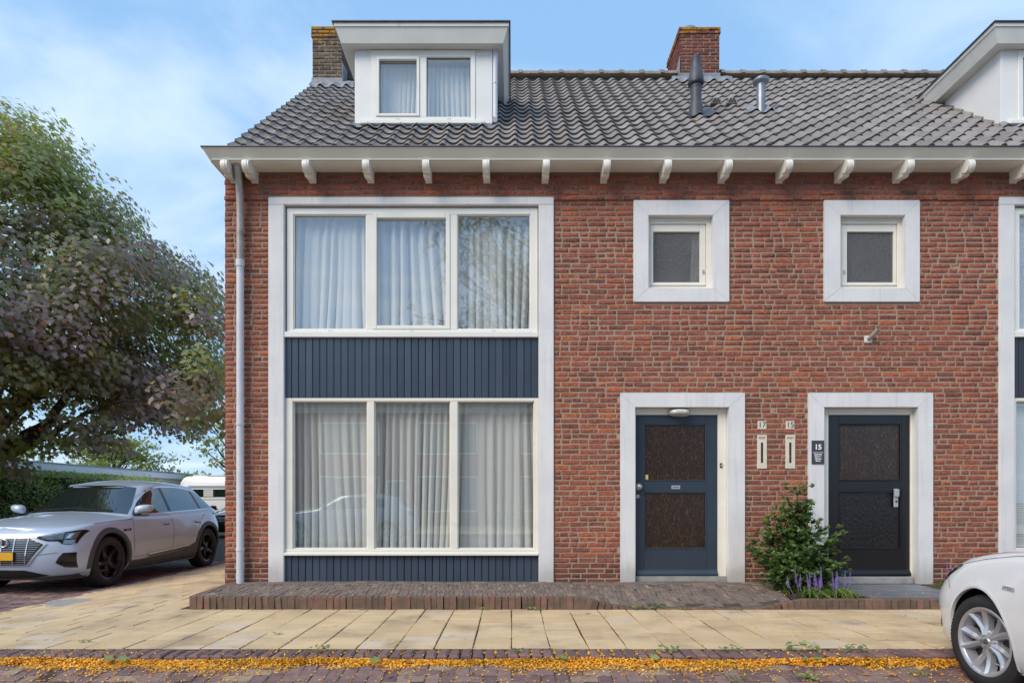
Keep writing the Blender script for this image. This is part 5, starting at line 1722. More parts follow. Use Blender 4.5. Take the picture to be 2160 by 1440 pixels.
# ---- lilyturf
def lilyturf(x, y, z, label, n_sp, seed, spread=0.22):
    t_ = thing('lilyturf', label, 'plant', (x, y, z), 'purple flowering lilyturf plants')
    g = random.Random(seed)
    V_, F_, R_ = [], [], []
    for k in range(95):
        a = g.uniform(0, 2 * math.pi); L = g.uniform(0.18, 0.30); w = g.uniform(0.004, 0.007)
        h = g.uniform(0.08, 0.2)
        b = Vector((x + g.uniform(-0.06, 0.06), y + g.uniform(-0.05, 0.05), z - 0.01))
        d = Vector((math.cos(a), math.sin(a), 0)); sd = Vector((-d.y, d.x, 0)) * w
        o = len(V_)
        for q in range(6):
            t = q / 5
            c = b + d * (L * t) + Vector((0, 0, h * (2.2 * t - 2.1 * t * t)))
            ww = (1 - t * t * 0.9)
            V_ += [c - sd * ww, c + sd * ww + Vector((0, 0, 0.002))]
        r_ = g.random()
        for q in range(5):
            F_.append((o + 2 * q, o + 2 * q + 1, o + 2 * q + 3, o + 2 * q + 2)); R_.append(r_)
    bulk('leaves', np.array([tuple(v) for v in V_]), np.array(F_), np.array(R_), 'grass_leaf', t_)
    for k in range(n_sp):
        bx_, by_ = x + g.gauss(0, spread * 0.5), y + g.gauss(0, 0.04)
        h = g.uniform(0.20, 0.33)
        mb = MB().tube([(bx_ * 0.7 + x * 0.3, by_, z), (bx_, by_, z + h * 0.55)], 0.003, 5)
        top = Vector((bx_ + g.gauss(0, 0.012), by_, z + h))
        b0 = Vector((bx_, by_, z + h * 0.45))
        for q in range(34):
            t = q / 33
            a = q * 2.4
            rr = 0.010 * (1 - 0.65 * t)
            c = b0.lerp(top, t) + Vector((math.cos(a) * rr, math.sin(a) * rr, 0))
            s = 0.0062 * (1 - 0.4 * t)
            mb.add([c + Vector((s, 0, 0)), c + Vector((0, s, 0)), c - Vector((s, 0, 0)), c - Vector((0, s, 0)), c + Vector((0, 0, s)), c - Vector((0, 0, s))],
                   [(0, 1, 4), (1, 2, 4), (2, 3, 4), (3, 0, 4), (1, 0, 5), (2, 1, 5), (3, 2, 5), (0, 3, 5)], g.random())
        mb.ob('flower_spike', 'lilac', t_)
lilyturf(3.23, 7.0, 0.10, 'lilyturf with purple spikes at the foot of the shrub, nearer the brick terrace', 9, 1)
lilyturf(3.53, 7.0, 0.10, 'lilyturf with purple spikes between the shrub and the grey stone slabs', 9, 2)
lilyturf(5.14, 7.45, 0.12, 'small purple lilyturf spike just behind the nose of the white car', 4, 3, 0.12)

# ---- little weeds in the joints
g = random.Random(12)
Cs, Ns, Sz = [], [], []
def weed(x, y, z, s=1.0, n=26):
    for k in range(n):
        a = g.uniform(0, 6.28); r_ = 0.05 * s * math.sqrt(g.random())
        Cs.append((x + r_ * math.cos(a) * 1.5, y + r_ * math.sin(a) * 0.6, z + g.uniform(0.005, 0.035) * s))
        Ns.append((g.gauss(0, 0.4), g.gauss(-0.3, 0.4), 1)); Sz.append(g.uniform(0.018, 0.036) * s)
for (px_, py_, Y_, s_) in [(765, 1281, 6.72, 0.6), (1022, 1279, 6.72, 0.8), (1120, 1279, 6.72, 0.9), (1133, 1280, 6.72, 0.8), (1340, 1277, 6.75, 1.2), (1372, 1278, 6.76, 1.2), (1392, 1274, 6.8, 1.2), (1445, 1280, 6.74, 0.8),
                          (585, 1338, 5.5, 0.7), (180, 1352, 5.2, 0.8), (670, 1367, 4.9, 1.3), (1085, 1375, 4.85, 1.0), (1405, 1372, 4.87, 1.3), (1540, 1367, 4.92, 1.2), (1690, 1370, 4.9, 2.0), (1715, 1385, 4.75, 1.4), (1800, 1372, 4.87, 1.4),
                          (1700, 1425, 4.42, 1.5), (1935, 1415, 4.5, 1.0), (1550, 1425, 4.42, 1.0), (660, 1385, 4.75, 1.0), (480, 1255, 7.0, 0.6), (1240, 1290, 6.5, 0.4)]:
    x = (px_ - 1080) * Y_ / 1352
    weed(x, Y_, (z_road(x, Y_) if Y_ < 4.76 else (z_edge(x) if 6.76 < Y_ < 7.2 else 0.0)), s_)
Ns = unit(np.array(Ns)); U, V = frames(Ns)
leaves('weeds', np.array(Cs), U, V, np.array(Sz), OVAL, 0.2, 'shrub_leaf', nrng.uniform(0.6, 1, len(Cs)), None, kind='stuff')

# ---- fallen yellow leaflets
Cs, Ns = [], []
def drop(x, y, z, tilt=0.25):
    Cs.append((x, y, z)); Ns.append((g.gauss(0, tilt), g.gauss(-0.1, tilt), 1))
for k in range(31000):
    x = g.uniform(-5.0, 4.6)
    t = abs(g.gauss(0, 1)) * 0.074 * (1 + 0.3 * math.sin(x * 1.9) + 0.2 * math.sin(x * 5.3) + 0.2 * math.sin(x * 14.7 + 1))
    if t > 0.30: continue
    y = 4.762 - t
    if x < -4.55:
        (kx, ky), (dx, dy) = kerb_path(12 - x if False else 16.55 + (-4.55 - x))
        x, y = kx - dy * t, ky + dx * t
    heap = 0.034 * math.exp(-(t / 0.08) ** 2) * (0.8 + 0.3 * math.sin(x * 3.1))
    drop(x, y, z_road(x, y) + 0.004 + g.random() * max(0.004, heap), 0.45)
for k in range(3400):
    x = g.uniform(-5.0, 4.6); y = 4.6 - abs(g.gauss(0, 0.35))
    if y < 3.2: continue
    # most settle in the joints
    if g.random() < 0.72:
        if g.random() < 0.5: x = round(x / 0.1) * 0.1 + g.gauss(0, 0.006)
        else: y = round(y / 0.1) * 0.1 + g.gauss(0, 0.006)
    pat = math.sin(x * 2.3 + 1) * math.sin(y * 5 + x)
    if pat < -0.1 and g.random() < 0.6: continue
    drop(x, y, z_road(x, y) + 0.004)
for k in range(1500):      # kerb joints
    x = g.uniform(-4.6, 4.5)
    t = 12 - x
    x = 12 - (5.0 + (round((t - 5.0) / 0.0885 - 0.5) + 0.5) * 0.0885) + g.gauss(0, 0.006)
    if math.sin(x * 3.3) + g.gauss(0, 0.6) < -0.2: continue
    drop(x, 4.77 + 0.2 * g.random(), 0.003 - 0.012 * g.random(), 0.5)
for k in range(620):
    x = g.uniform(-5.6, 4.8); y = 4.98 + 1.8 * g.random() ** 1.3
    if x < -3.4: y = 5.0 + 7 * g.random() ** 1.6
    if not in_pave(x, y): continue
    if g.random() < 0.6: x = 0.147 + (round((x - 0.147) / T - 0.5) + 0.5) * T + g.gauss(0, 0.01)
    drop(x, y, z_pave(x, y) + 0.004)
for k in range(420):
    x = g.uniform(3.0, 5.2); y = g.uniform(6.86, 7.85)
    onslab = 3.84 < x < 4.98 and y > 6.86
    if onslab and g.random() < 0.72: continue
    drop(x, y, (0.124 if onslab else 0.125))
for k in range(160):
    x = g.uniform(-3.3, 3.0); y = g.uniform(6.8, 7.85)
    drop(x, y, z_terr(x, y) + 0.005)
for k in range(60):
    x = g.uniform(-8.5, -6.1); y = g.uniform(6.5, 10)
    drop(x, y, -0.13)
Cs = np.array(Cs); Ns = unit(np.array(Ns)); U, V = frames(Ns)
leaves('leaf_litter', Cs, U, V, nrng.uniform(0.012, 0.025, len(Cs)), [(-0.5, 0), (-0.2, 0.22), (0.2, 0.22), (0.5, 0), (0.2, -0.22), (-0.2, -0.22)], 0.3, 'litter', nrng.random(len(Cs)), None, kind='stuff')
Cs = []
for k in range(150):
    x = g.uniform(-4.8, 4.4); y = 4.76 - abs(g.gauss(0, 0.16))
    Cs.append((x, y, z_road(x, y) + g.uniform(0.012, 0.045)))
Cs = np.array(Cs); Ns = unit(np.stack([nrng.normal(0, 0.4, len(Cs)), nrng.normal(-0.2, 0.4, len(Cs)), np.ones(len(Cs))], 1)); U, V = frames(Ns)
M['brown_leaf'] = leaf_mat('brown_fallen_leaf', [(0, S(120, 78, 44)), (0.5, S(168, 112, 50)), (1, S(206, 166, 80))], 0.6, 0.3, 0.1, (1.1, 1.0, 0.6))
leaves('curled_leaves', Cs, U, V, nrng.uniform(0.035, 0.06, len(Cs)), OVAL, 0.5, 'brown_leaf', nrng.random(len(Cs)), None, kind='stuff')
# a few bigger maple leaves blown into the gutter
big = [(-2.85, 4.70), (0.37, 4.74), (-1.0, 4.66), (-2.95, 4.69), (1.05, 4.72)]
Cs = np.array([(x, y, z_road(x, y) + 0.045) for x, y in big]); Ns = unit(np.array([(0.1, -0.5, 1)] * len(big)) + nrng.normal(0, 0.2, (len(big), 3))); U, V = frames(Ns)
o = leaves('blown_leaves', Cs, U, V, np.full(len(big), 0.09), MAPLE, 0.2, 'shrub_leaf', nrng.uniform(0.7, 1, len(big)), None, kind='stuff')

# ---- what the windows mirror from over the street: a street tree and a facing house
ST = thing('street_tree', 'feathery honey locust across the street mirrored in the upstairs panes', 'tree', (3.4, -5.2, -0.1))
mb = MB()
limb(mb, (3.4, -5.2, -0.1), (3.2, -5.1, 4.2), 0.16, 0.12, 0.03, 6, 71)
tips = []
g = random.Random(31)
for k in range(46):
    c = (g.uniform(-3.6, 4.2), -5.0 + g.uniform(-2.2, 1.6), g.uniform(5.2, 11.5))
    if k % 2: c = (g.uniform(-2.2, 1.2), c[1], g.uniform(5.6, 10.8))
    tips.append(limb(mb, (3.2, -5.1, 4.2), c, 0.06, 0.01, 0.12, 8, 500 + k))
mb.ob('trunk', 'bark', ST, True)
Cs, Ns, Us = [], [], []
for p in tips:
    for j in range(4, len(p)):
        for q in range(14):
            b = np.array(p[j]) + nrng.normal(0, 0.28, 3)
            d = unit(nrng.normal(0, 1, (1, 3)) * np.array([1, 1, 0.35]) + np.array([0, 0, -0.35]))[0]
            L = nrng.uniform(0.25, 0.42)
            for m_ in range(18):
                t = m_ / 17
                sd_ = np.cross(d, [0, 0, 1.0]); sd_ /= np.linalg.norm(sd_) + 1e-6
                s_ = 1 if m_ % 2 else -1
                Cs.append(b + d * L * t + sd_ * s_ * 0.022 + np.array([0, 0, -0.12 * t * t]))
                Ns.append(np.array([0, 0, 1.0]) + nrng.normal(0, 0.3, 3)); Us.append(sd_ * s_ + d * 0.4)
Cs, Ns, Us = np.array(Cs), unit(np.array(Ns)), unit(np.array(Us))
U, V = frames(Ns, Us)
leaves('crown', Cs, U, V, np.full(len(Cs), 0.07), OVAL, 0.1, 'locust', np.clip(nrng.normal(0.5, 0.25, len(Cs)), 0, 1), ST)
FH = thing('facing_house', 'brick house across the street mirrored in the windows', 'house', (0, -14, -0.1))
holes = [(-9, -6.2, 0.6, 2.3), (-9, -6.2, 3.3, 4.8), (-4.4, -1.6, 0.6, 2.3), (-4.4, -1.6, 3.3, 4.8), (0.4, 3.2, 0.6, 2.3), (0.4, 3.2, 3.3, 4.8), (5.2, 8, 0.6, 2.3), (5.2, 8, 3.3, 4.8), (-5.9, -4.9, 0.0, 2.1), (3.7, 4.7, 0, 2.1)]
mb = MB(); wall_with_holes(mb, -12, 12, -0.1, 5.4, [(-b, -a, c, d) for a, b, c, d in holes], 14.0, 14.3)
mb.v = [(-x, -y, z) for x, y, z in mb.v]
fw = mb.ob('wall', 'brick', FH, fix=False)
for (a, b, c, d) in holes:
    mb = MB(); bar_frame(mb, a, b, c, d, 0.08, -14.12, -14.02, 0); w_ = mb.ob('window' if c > 0.1 else 'door', 'cream', FH)
    mb = MB().box(a + 0.05, b - 0.05, -14.1, -14.08, c + 0.05, d - 0.05); mb.ob('pane', 'obscured', w_)
mb = MB().box(-12.2, 12.2, -14.0, -13.7, 5.2, 5.45); mb.ob('gutter', 'cream_wood', FH)
mb = MB().prism([(-13.8, 5.4), (-18, 8.6), (-18.2, 8.6), (-22, 5.4)], 'x', -12.2, 12.2); mb.ob('roof', 'tile', FH)
mb = MB().box(-12, -11.7, -22, -14.3, -0.1, 5.4).box(11.7, 12, -22, -14.3, -0.1, 5.4).box(-12, 12, -22.2, -22, -0.1, 5.4); mb.ob('wall', 'brick', FH)
mb = MB(); fp = sheet([-40, -20, 0, 20, 40], [-14.2, -10, -6.3], lambda x, y: 0, 0.0); mb.grid(fp); o = mb.ob('pavement', 'paving'); o['kind'] = 'structure'
FX = thing('front_hedge', 'low garden hedge across the street mirrored in the ground floor window', 'hedge', (0, -10.5, 0))
n = 9000
x = nrng.uniform(-9, 9, n); z = 0.05 + 0.95 * nrng.random(n); y = -10.2 + nrng.normal(0, 0.12, n)
keep = np.sin(x * 0.8) > -0.5
Cs = np.stack([x, y, z], 1)[keep]; Nn = unit(np.array([0, 1, 0.5]) + nrng.normal(0, 0.5, Cs.shape)); U, V = frames(Nn)
leaves('foliage', Cs, U, V, nrng.uniform(0.06, 0.12, len(Cs)), OVAL, 0.2, 'hedge_leaf', nrng.random(len(Cs)), FX)

# ================================================================== cars
M['paint_silver'] = pbr('silver_car_paint', S(184, 198, 216), 0.34, 0.15, var=0.01, vs=1, spec=0.5, Coat_Weight=0.8, Coat_Roughness=0.05, local=True)
M['paint_white'] = pbr('white_car_paint', S(238, 238, 238), 0.25, 0.0, var=0.02, vs=2, Coat_Weight=0.7, Coat_Roughness=0.04, local=True)
M['paint_black'] = pbr('black_car_paint', S(34, 36, 42), 0.25, 0.2, var=0.05, vs=2, Coat_Weight=0.8, Coat_Roughness=0.04, local=True)
M['car_glass'] = pbr('dark_car_glass', S(30, 38, 38), 0.03, 0.0, var=0.1, vs=1, spec=1.0, local=True, Coat_Weight=1.0, Coat_Roughness=0.0)
M['clad'] = pbr('dark_grey_cladding', S(70, 72, 77), 0.55, var=0.08, vs=10, bump=0.05, bs=200, local=True)
M['tyre'] = pbr('tyre_rubber', S(42, 41, 42), 0.8, var=0.15, vs=14, bump=0.1, bs=60, local=True)
M['rim_black'] = pbr('black_alloy', S(40, 36, 36), 0.22, 0.5, var=0.05, local=True)
M['rim_silver'] = pbr('silver_alloy', S(196, 197, 202), 0.30, 0.6, var=0.05, local=True)
M['chrome'] = pbr('chrome', S(214, 216, 220), 0.12, 1.0, var=0.02)
M['gloss_black'] = pbr('gloss_black_trim', S(22, 22, 25), 0.15, var=0.05)
M['matt_black'] = pbr('matt_black_trim', S(22, 22, 23), 0.7, var=0.1)
M['plate_yellow'] = pbr('yellow_number_plate', S(226, 166, 30), 0.5, var=0.05, vs=3)
M['lamp_white'] = pbr('headlamp_reflector', S(206, 212, 218), 0.12, 0.6, var=0.2, vs=20)
M['lamp_grey'] = pbr('headlamp_body', S(96, 102, 108), 0.15, 0.3, var=0.3, vs=18, local=True, Coat_Weight=1.0, Coat_Roughness=0.02)
M['seam'] = pbr('panel_gap', S(52, 53, 56), 0.8)
M['disc'] = pbr('brake_disc', S(58, 55, 53), 0.5, 0.6)  # shade inside the wheel is worked into this dark base colour

def crv(pts):
    xs = np.array([p[0] for p in pts], float); ys = np.array([p[1] for p in pts], float)
    o = np.argsort(xs); xs, ys = xs[o], ys[o]
    m = np.gradient(ys, xs)
    def f(x):
        x = min(max(x, xs[0]), xs[-1])
        i = min(max(int(np.searchsorted(xs, x)) - 1, 0), len(xs) - 2)
        h = xs[i + 1] - xs[i]; t = (x - xs[i]) / h
        return ((2 * t ** 3 - 3 * t ** 2 + 1) * ys[i] + (t ** 3 - 2 * t ** 2 + t) * h * m[i] + (-2 * t ** 3 + 3 * t ** 2) * ys[i + 1] + (t ** 3 - t ** 2) * h * m[i + 1])
    return f

def half_outline(xf, xr, Wd, cf, cr, nf, nr, step=0.045):
    """right half (y>=0) of a rounded plan outline, nose to tail"""
    pts = []
    for k in range(15):
        t = (k / 14) * math.pi / 2
        pts.append((xf - cf + cf * max(0, math.cos(t)) ** (2 / nf), Wd * max(0, math.sin(t)) ** (2 / nf)))
    a, b = xf - cf, xr + cr
    n = max(2, int((a - b) / step))
    for k in range(1, n):
        pts.append((lerp(a, b, k / n), Wd))
    for k in range(13):
        t = (k / 12) * math.pi / 2
        pts.append((xr + cr - cr * max(0, math.sin(t)) ** (2 / nr), Wd * max(0, math.cos(t)) ** (2 / nr)))
    return pts

def build_car(P):
    """lofts body and glasshouse in car space (x ahead of the front axle, y to the left, z up)"""
    wb, Wd, rw = P['wb'], P['W'], P['rw']
    fo, ro = P['fo'], P['ro']
    zs, zb, zt = crv(P['shoulder']), crv(P['under']), crv(P['deck'])
    root = thing(P['name'], P['label'], P['cat'], P['loc'], P.get('group'), True, P['rot'])
    K = len(P['levels'])
    mb = MB()
    rows = []
    n_out = len(half_outline(fo, -wb - ro, Wd, P['cf'], P['cr'], P['nf'], P['nr']))
    for h, wf, dxf, dxr in P['levels']:
        ol = half_outline(fo + dxf, -wb - ro - dxr, Wd * wf, P['cf'], P['cr'], P['nf'], P['nr'])
        while len(ol) > n_out: ol.pop(20)
        while len(ol) < n_out: ol.insert(20, ((ol[19][0] + ol[20][0]) / 2, ol[20][1]))
        row = []
        for (x, y) in ol:
            b_, t_ = zb(x), zs(x)
            # waist pinch along the flanks between the arches
            pin = P.get('pinch', 0.0) * math.exp(-((x + wb * 0.5) / 0.95) ** 4) * math.exp(-((h - 0.32) / 0.22) ** 2)
            yy = y * (1 - pin)
            # flared arches
            fl = P.get('flare', 0.0) * (math.exp(-(x / 0.52) ** 4) + math.exp(-((x + wb) / 0.52) ** 4)) * math.exp(-((h - 0.55) / 0.35) ** 2)
            yy = yy * (1 + fl) if y > Wd * 0.5 else yy
            row.append((x, yy, lerp(b_, t_, h)))
        rows.append(row)
    # deck: bridge to the centre line
    top = rows[-1]
    for s in P.get('dsteps', (0.06, 0.16, 0.32, 0.5, 0.7, 0.88, 1.0)):
        rows.append([(x, y * (1 - s), z + (zt(x) - z) * (1 - (1 - s) ** P.get('dpow', 2.2)) - P.get('scallop', 0) * math.sin(math.pi * s)) for (x, y, z) in top])
    # floor
    bot = rows[0]
    rows.insert(0, [(x, 0.0, z) for (x, y, z) in bot])
    fullrows = []
    for r_ in rows:
        fullrows.append(r_)
    ng = len(rows[0])
    V, Fc = [], []
    for sgn in (1, -1):
        o = len(V)
        for r_ in rows: V += [(x, y * sgn, z) for x, y, z in r_]
        for i in range(len(rows) - 1):
            for j in range(ng - 1):
                Fc.append((o + i * ng + j, o + i * ng + j + 1, o + (i + 1) * ng + j + 1, o + (i + 1) * ng + j))
    bm = bmesh.new()
    bv = [bm.verts.new(v) for v in V]
    for f in Fc:
        try: bm.faces.new([bv[i] for i in f])
        except ValueError: pass
    bmesh.ops.remove_doubles(bm, verts=bm.verts[:], dist=0.0005)
    bmesh.ops.recalc_face_normals(bm, faces=bm.faces)
    bvh = BVHTree.FromBMesh(bm)
    # wheel openings
    Ra = P['Ra']
    wz = rw + 0.01
    def inside(v, xw): return abs(v.co.y) > Wd * 0.60 and math.hypot(v.co.x - xw, v.co.z - wz) < Ra
    dead = [f for f in bm.faces if any(all(inside(v, xw) for v in f.verts) for xw in (0, -wb))]
    bmesh.ops.delete(bm, geom=dead, context='FACES')
    for v in bm.verts:
        for xw in (0, -wb):
            if inside(v, xw):
                d = Vector((v.co.x - xw, 0, v.co.z - wz))
                if d.z < 0:
                    v.co.x = xw + math.copysign(math.sqrt(max(0.0, Ra * Ra - d.z * d.z)), d.x)
                elif d.length > 1e-4:
                    d.normalize()
                    v.co.x = xw + d.x * Ra; v.co.z = wz + d.z * Ra
    me = bpy.data.meshes.new('body'); bm.to_mesh(me); bm.free()
    me.materials.append(M[P['paint']])
    me.polygons.foreach_set('use_smooth', [True] * len(me.polygons))
    me.set_sharp_from_angle(angle=R(42))
    body = link('body', me, root)
    # glasshouse
    rows = []
    gl = P['glass']
    zr = crv(gl['roof'])
    no = None
    for q in range(9):
        t = q / 8
        xf = lerp(gl['xf0'], gl['xf1'], t ** gl.get('pf', 1.0)); xr = lerp(gl['xr0'], gl['xr1'], t ** gl.get('pr', 1.0))
        w_ = Wd * lerp(gl['w0'], gl['w1'], t ** 1.15)
        ol = half_outline(xf, xr, w_, gl['cf'], gl['cr'], gl.get('n', 2.4), gl.get('n', 2.4), 0.05)
        if no is None: no = len(ol)
        while len(ol) > no: ol.pop(20)
        while len(ol) < no: ol.insert(20, ((ol[19][0] + ol[20][0]) / 2, ol[20][1]))
        rows.append([(x, y, lerp(zs(x) - 0.03, zr(x) - 0.07, t)) for x, y in ol])
    top = rows[-1]
    xa_, xb_ = max(p[0] for p in top), min(p[0] for p in top)
    for s in (0.06, 0.14, 0.25, 0.45, 0.7, 1.0):
        rows.append([(x, y * (1 - s), z + 0.07 * sstep(0.0, 0.75, xa_ - x) * sstep(0.0, 0.6, x - xb_) * (1 - (1 - s) ** 2.6)) for x, y, z in top])
    # blend fore and aft edges of the roof so it closes smoothly
    V, Fc = [], []
    ng = no
    for sgn in (1, -1):
        o = len(V)
        for r_ in rows: V += [(x, y * sgn, z) for x, y, z in r_]
        for i in range(len(rows) - 1):
            for j in range(ng - 1):
                Fc.append((o + i * ng + j, o + i * ng + j + 1, o + (i + 1) * ng + j + 1, o + (i + 1) * ng + j))
    bm = bmesh.new(); bv = [bm.verts.new(v) for v in V]
    for f in Fc:
        try: bm.faces.new([bv[i] for i in f])
        except ValueError: pass
    bmesh.ops.remove_doubles(bm, verts=bm.verts[:], dist=0.0005)
    bmesh.ops.recalc_face_normals(bm, faces=bm.faces)
    gvh = BVHTree.FromBMesh(bm)
    me = bpy.data.meshes.new('cabin'); bm.to_mesh(me); bm.free()
    me.materials.append(M[P['paint']])
    me.polygons.foreach_set('use_smooth', [True] * len(me.polygons))
    me.set_sharp_from_angle(angle=R(50))
    link('roof', me, root)
    P['root'], P['body'], P['bvh'], P['gvh'] = root, body, bvh, gvh
    # arch liners
    for xw in (0, -wb):
        for sgn in (1, -1):
            mb = MB()
            prof = []
            n = 22
            V_ = []
            for yv in (Wd * 0.955, Wd * 0.58):
                for k in range(n + 1):
                    a = R(-4 + 188 * k / n)
                    V_.append((xw + (Ra + 0.002) * math.cos(a), sgn * yv, wz + (Ra + 0.002) * math.sin(a)))
            F_ = [(k, k + 1, n + 2 + k, n + 1 + k) for k in range(n)] + [tuple(range(n + 1, 2 * n + 2))]
            mb.add(V_, F_); mb.ob('arch_liner', 'matt_black', root)
            if P.get('clad'):
                mb = MB(); G_ = []
                for rr_, off in ((Ra - 0.012, -0.02), (Ra - 0.006, 0.012), (Ra + 0.035, 0.014), (Ra + 0.068, 0.010), (Ra + 0.074, -0.004)):
                    row = []
                    for k in range(29):
                        a = R(-8 + 196 * k / 28)
                        x_, z_ = xw + rr_ * math.cos(a), wz + rr_ * math.sin(a)
                        hit = bvh.ray_cast(Vector((x_, sgn * 3, max(z_, 0.24))), Vector((0, -sgn, 0)))[0]
                        yv = abs(hit.y) if hit else Wd * 0.97
                        row.append((x_, sgn * (max(yv, Wd * 0.90) + off), z_))
                    G_.append(row)
                mb.grid(G_); mb.ob('arch_trim', 'clad', root, True)
    return P

def strip(poly, n):
    """resample a polyline to n+1 points"""
    pts = [Vector((*p, 0)) if len(p) == 2 else Vector(p) for p in poly]
    ds = [0]
    for a, b in zip(pts, pts[1:]): ds.append(ds[-1] + (b - a).length)
    out = []
    for k in range(n + 1):
        t = ds[-1] * k / n
        i = 0
        while i < len(ds) - 2 and ds[i + 1] < t: i += 1
        f = (t - ds[i]) / max(1e-9, ds[i + 1] - ds[i])
        out.append(pts[i].lerp(pts[i + 1], min(1, max(0, f))))
    return out

def drape(P, which, axis, bot, top, n, m, off, name, mat, sgn=1, parent=None, smooth=True):
    """panel between two polylines projected on the car: axis 'y' uses (x,z) seen from the flank, 'x' uses (y,z) from the nose, '-x' from the tail, 'z' uses (x,y) from above"""
    vh = {'b': P['bvh'], 'g': P['gvh']}
    order = [vh[c] for c in which]
    A, B = strip(bot, n), strip(top, n)
    G_ = []
    for j in range(m + 1):
        row = []
        for k in range(n + 1):
            p = A[k].lerp(B[k], j / m)
            if axis == 'y': o, d = Vector((p.x, sgn * 3, p.y)), Vector((0, -sgn, 0))
            elif axis == 'x': o, d = Vector((4, p.x * sgn, p.y)), Vector((-1, 0, 0))
            elif axis == '-x': o, d = Vector((-9, p.x * sgn, p.y)), Vector((1, 0, 0))
            else: o, d = Vector((p.x, p.y * sgn, 4)), Vector((0, 0, -1))
            best = None
            for v in order:
                h = v.ray_cast(o, d)
                if h[0] is not None and (best is None or h[3] < best[3]): best = h
            if best is None:
                h = order[0].find_nearest(o + d * (3 if axis == 'y' else 4))
                best = h
            nn = best[1]
            if nn.dot(d) > 0: nn = -nn
            q = best[0] - d * off * 0.6 + nn * off * 0.6
            row.append(tuple(q))
        G_.append(row)
    return MB().grid(G_).ob(name, mat, parent or P['root'], smooth)

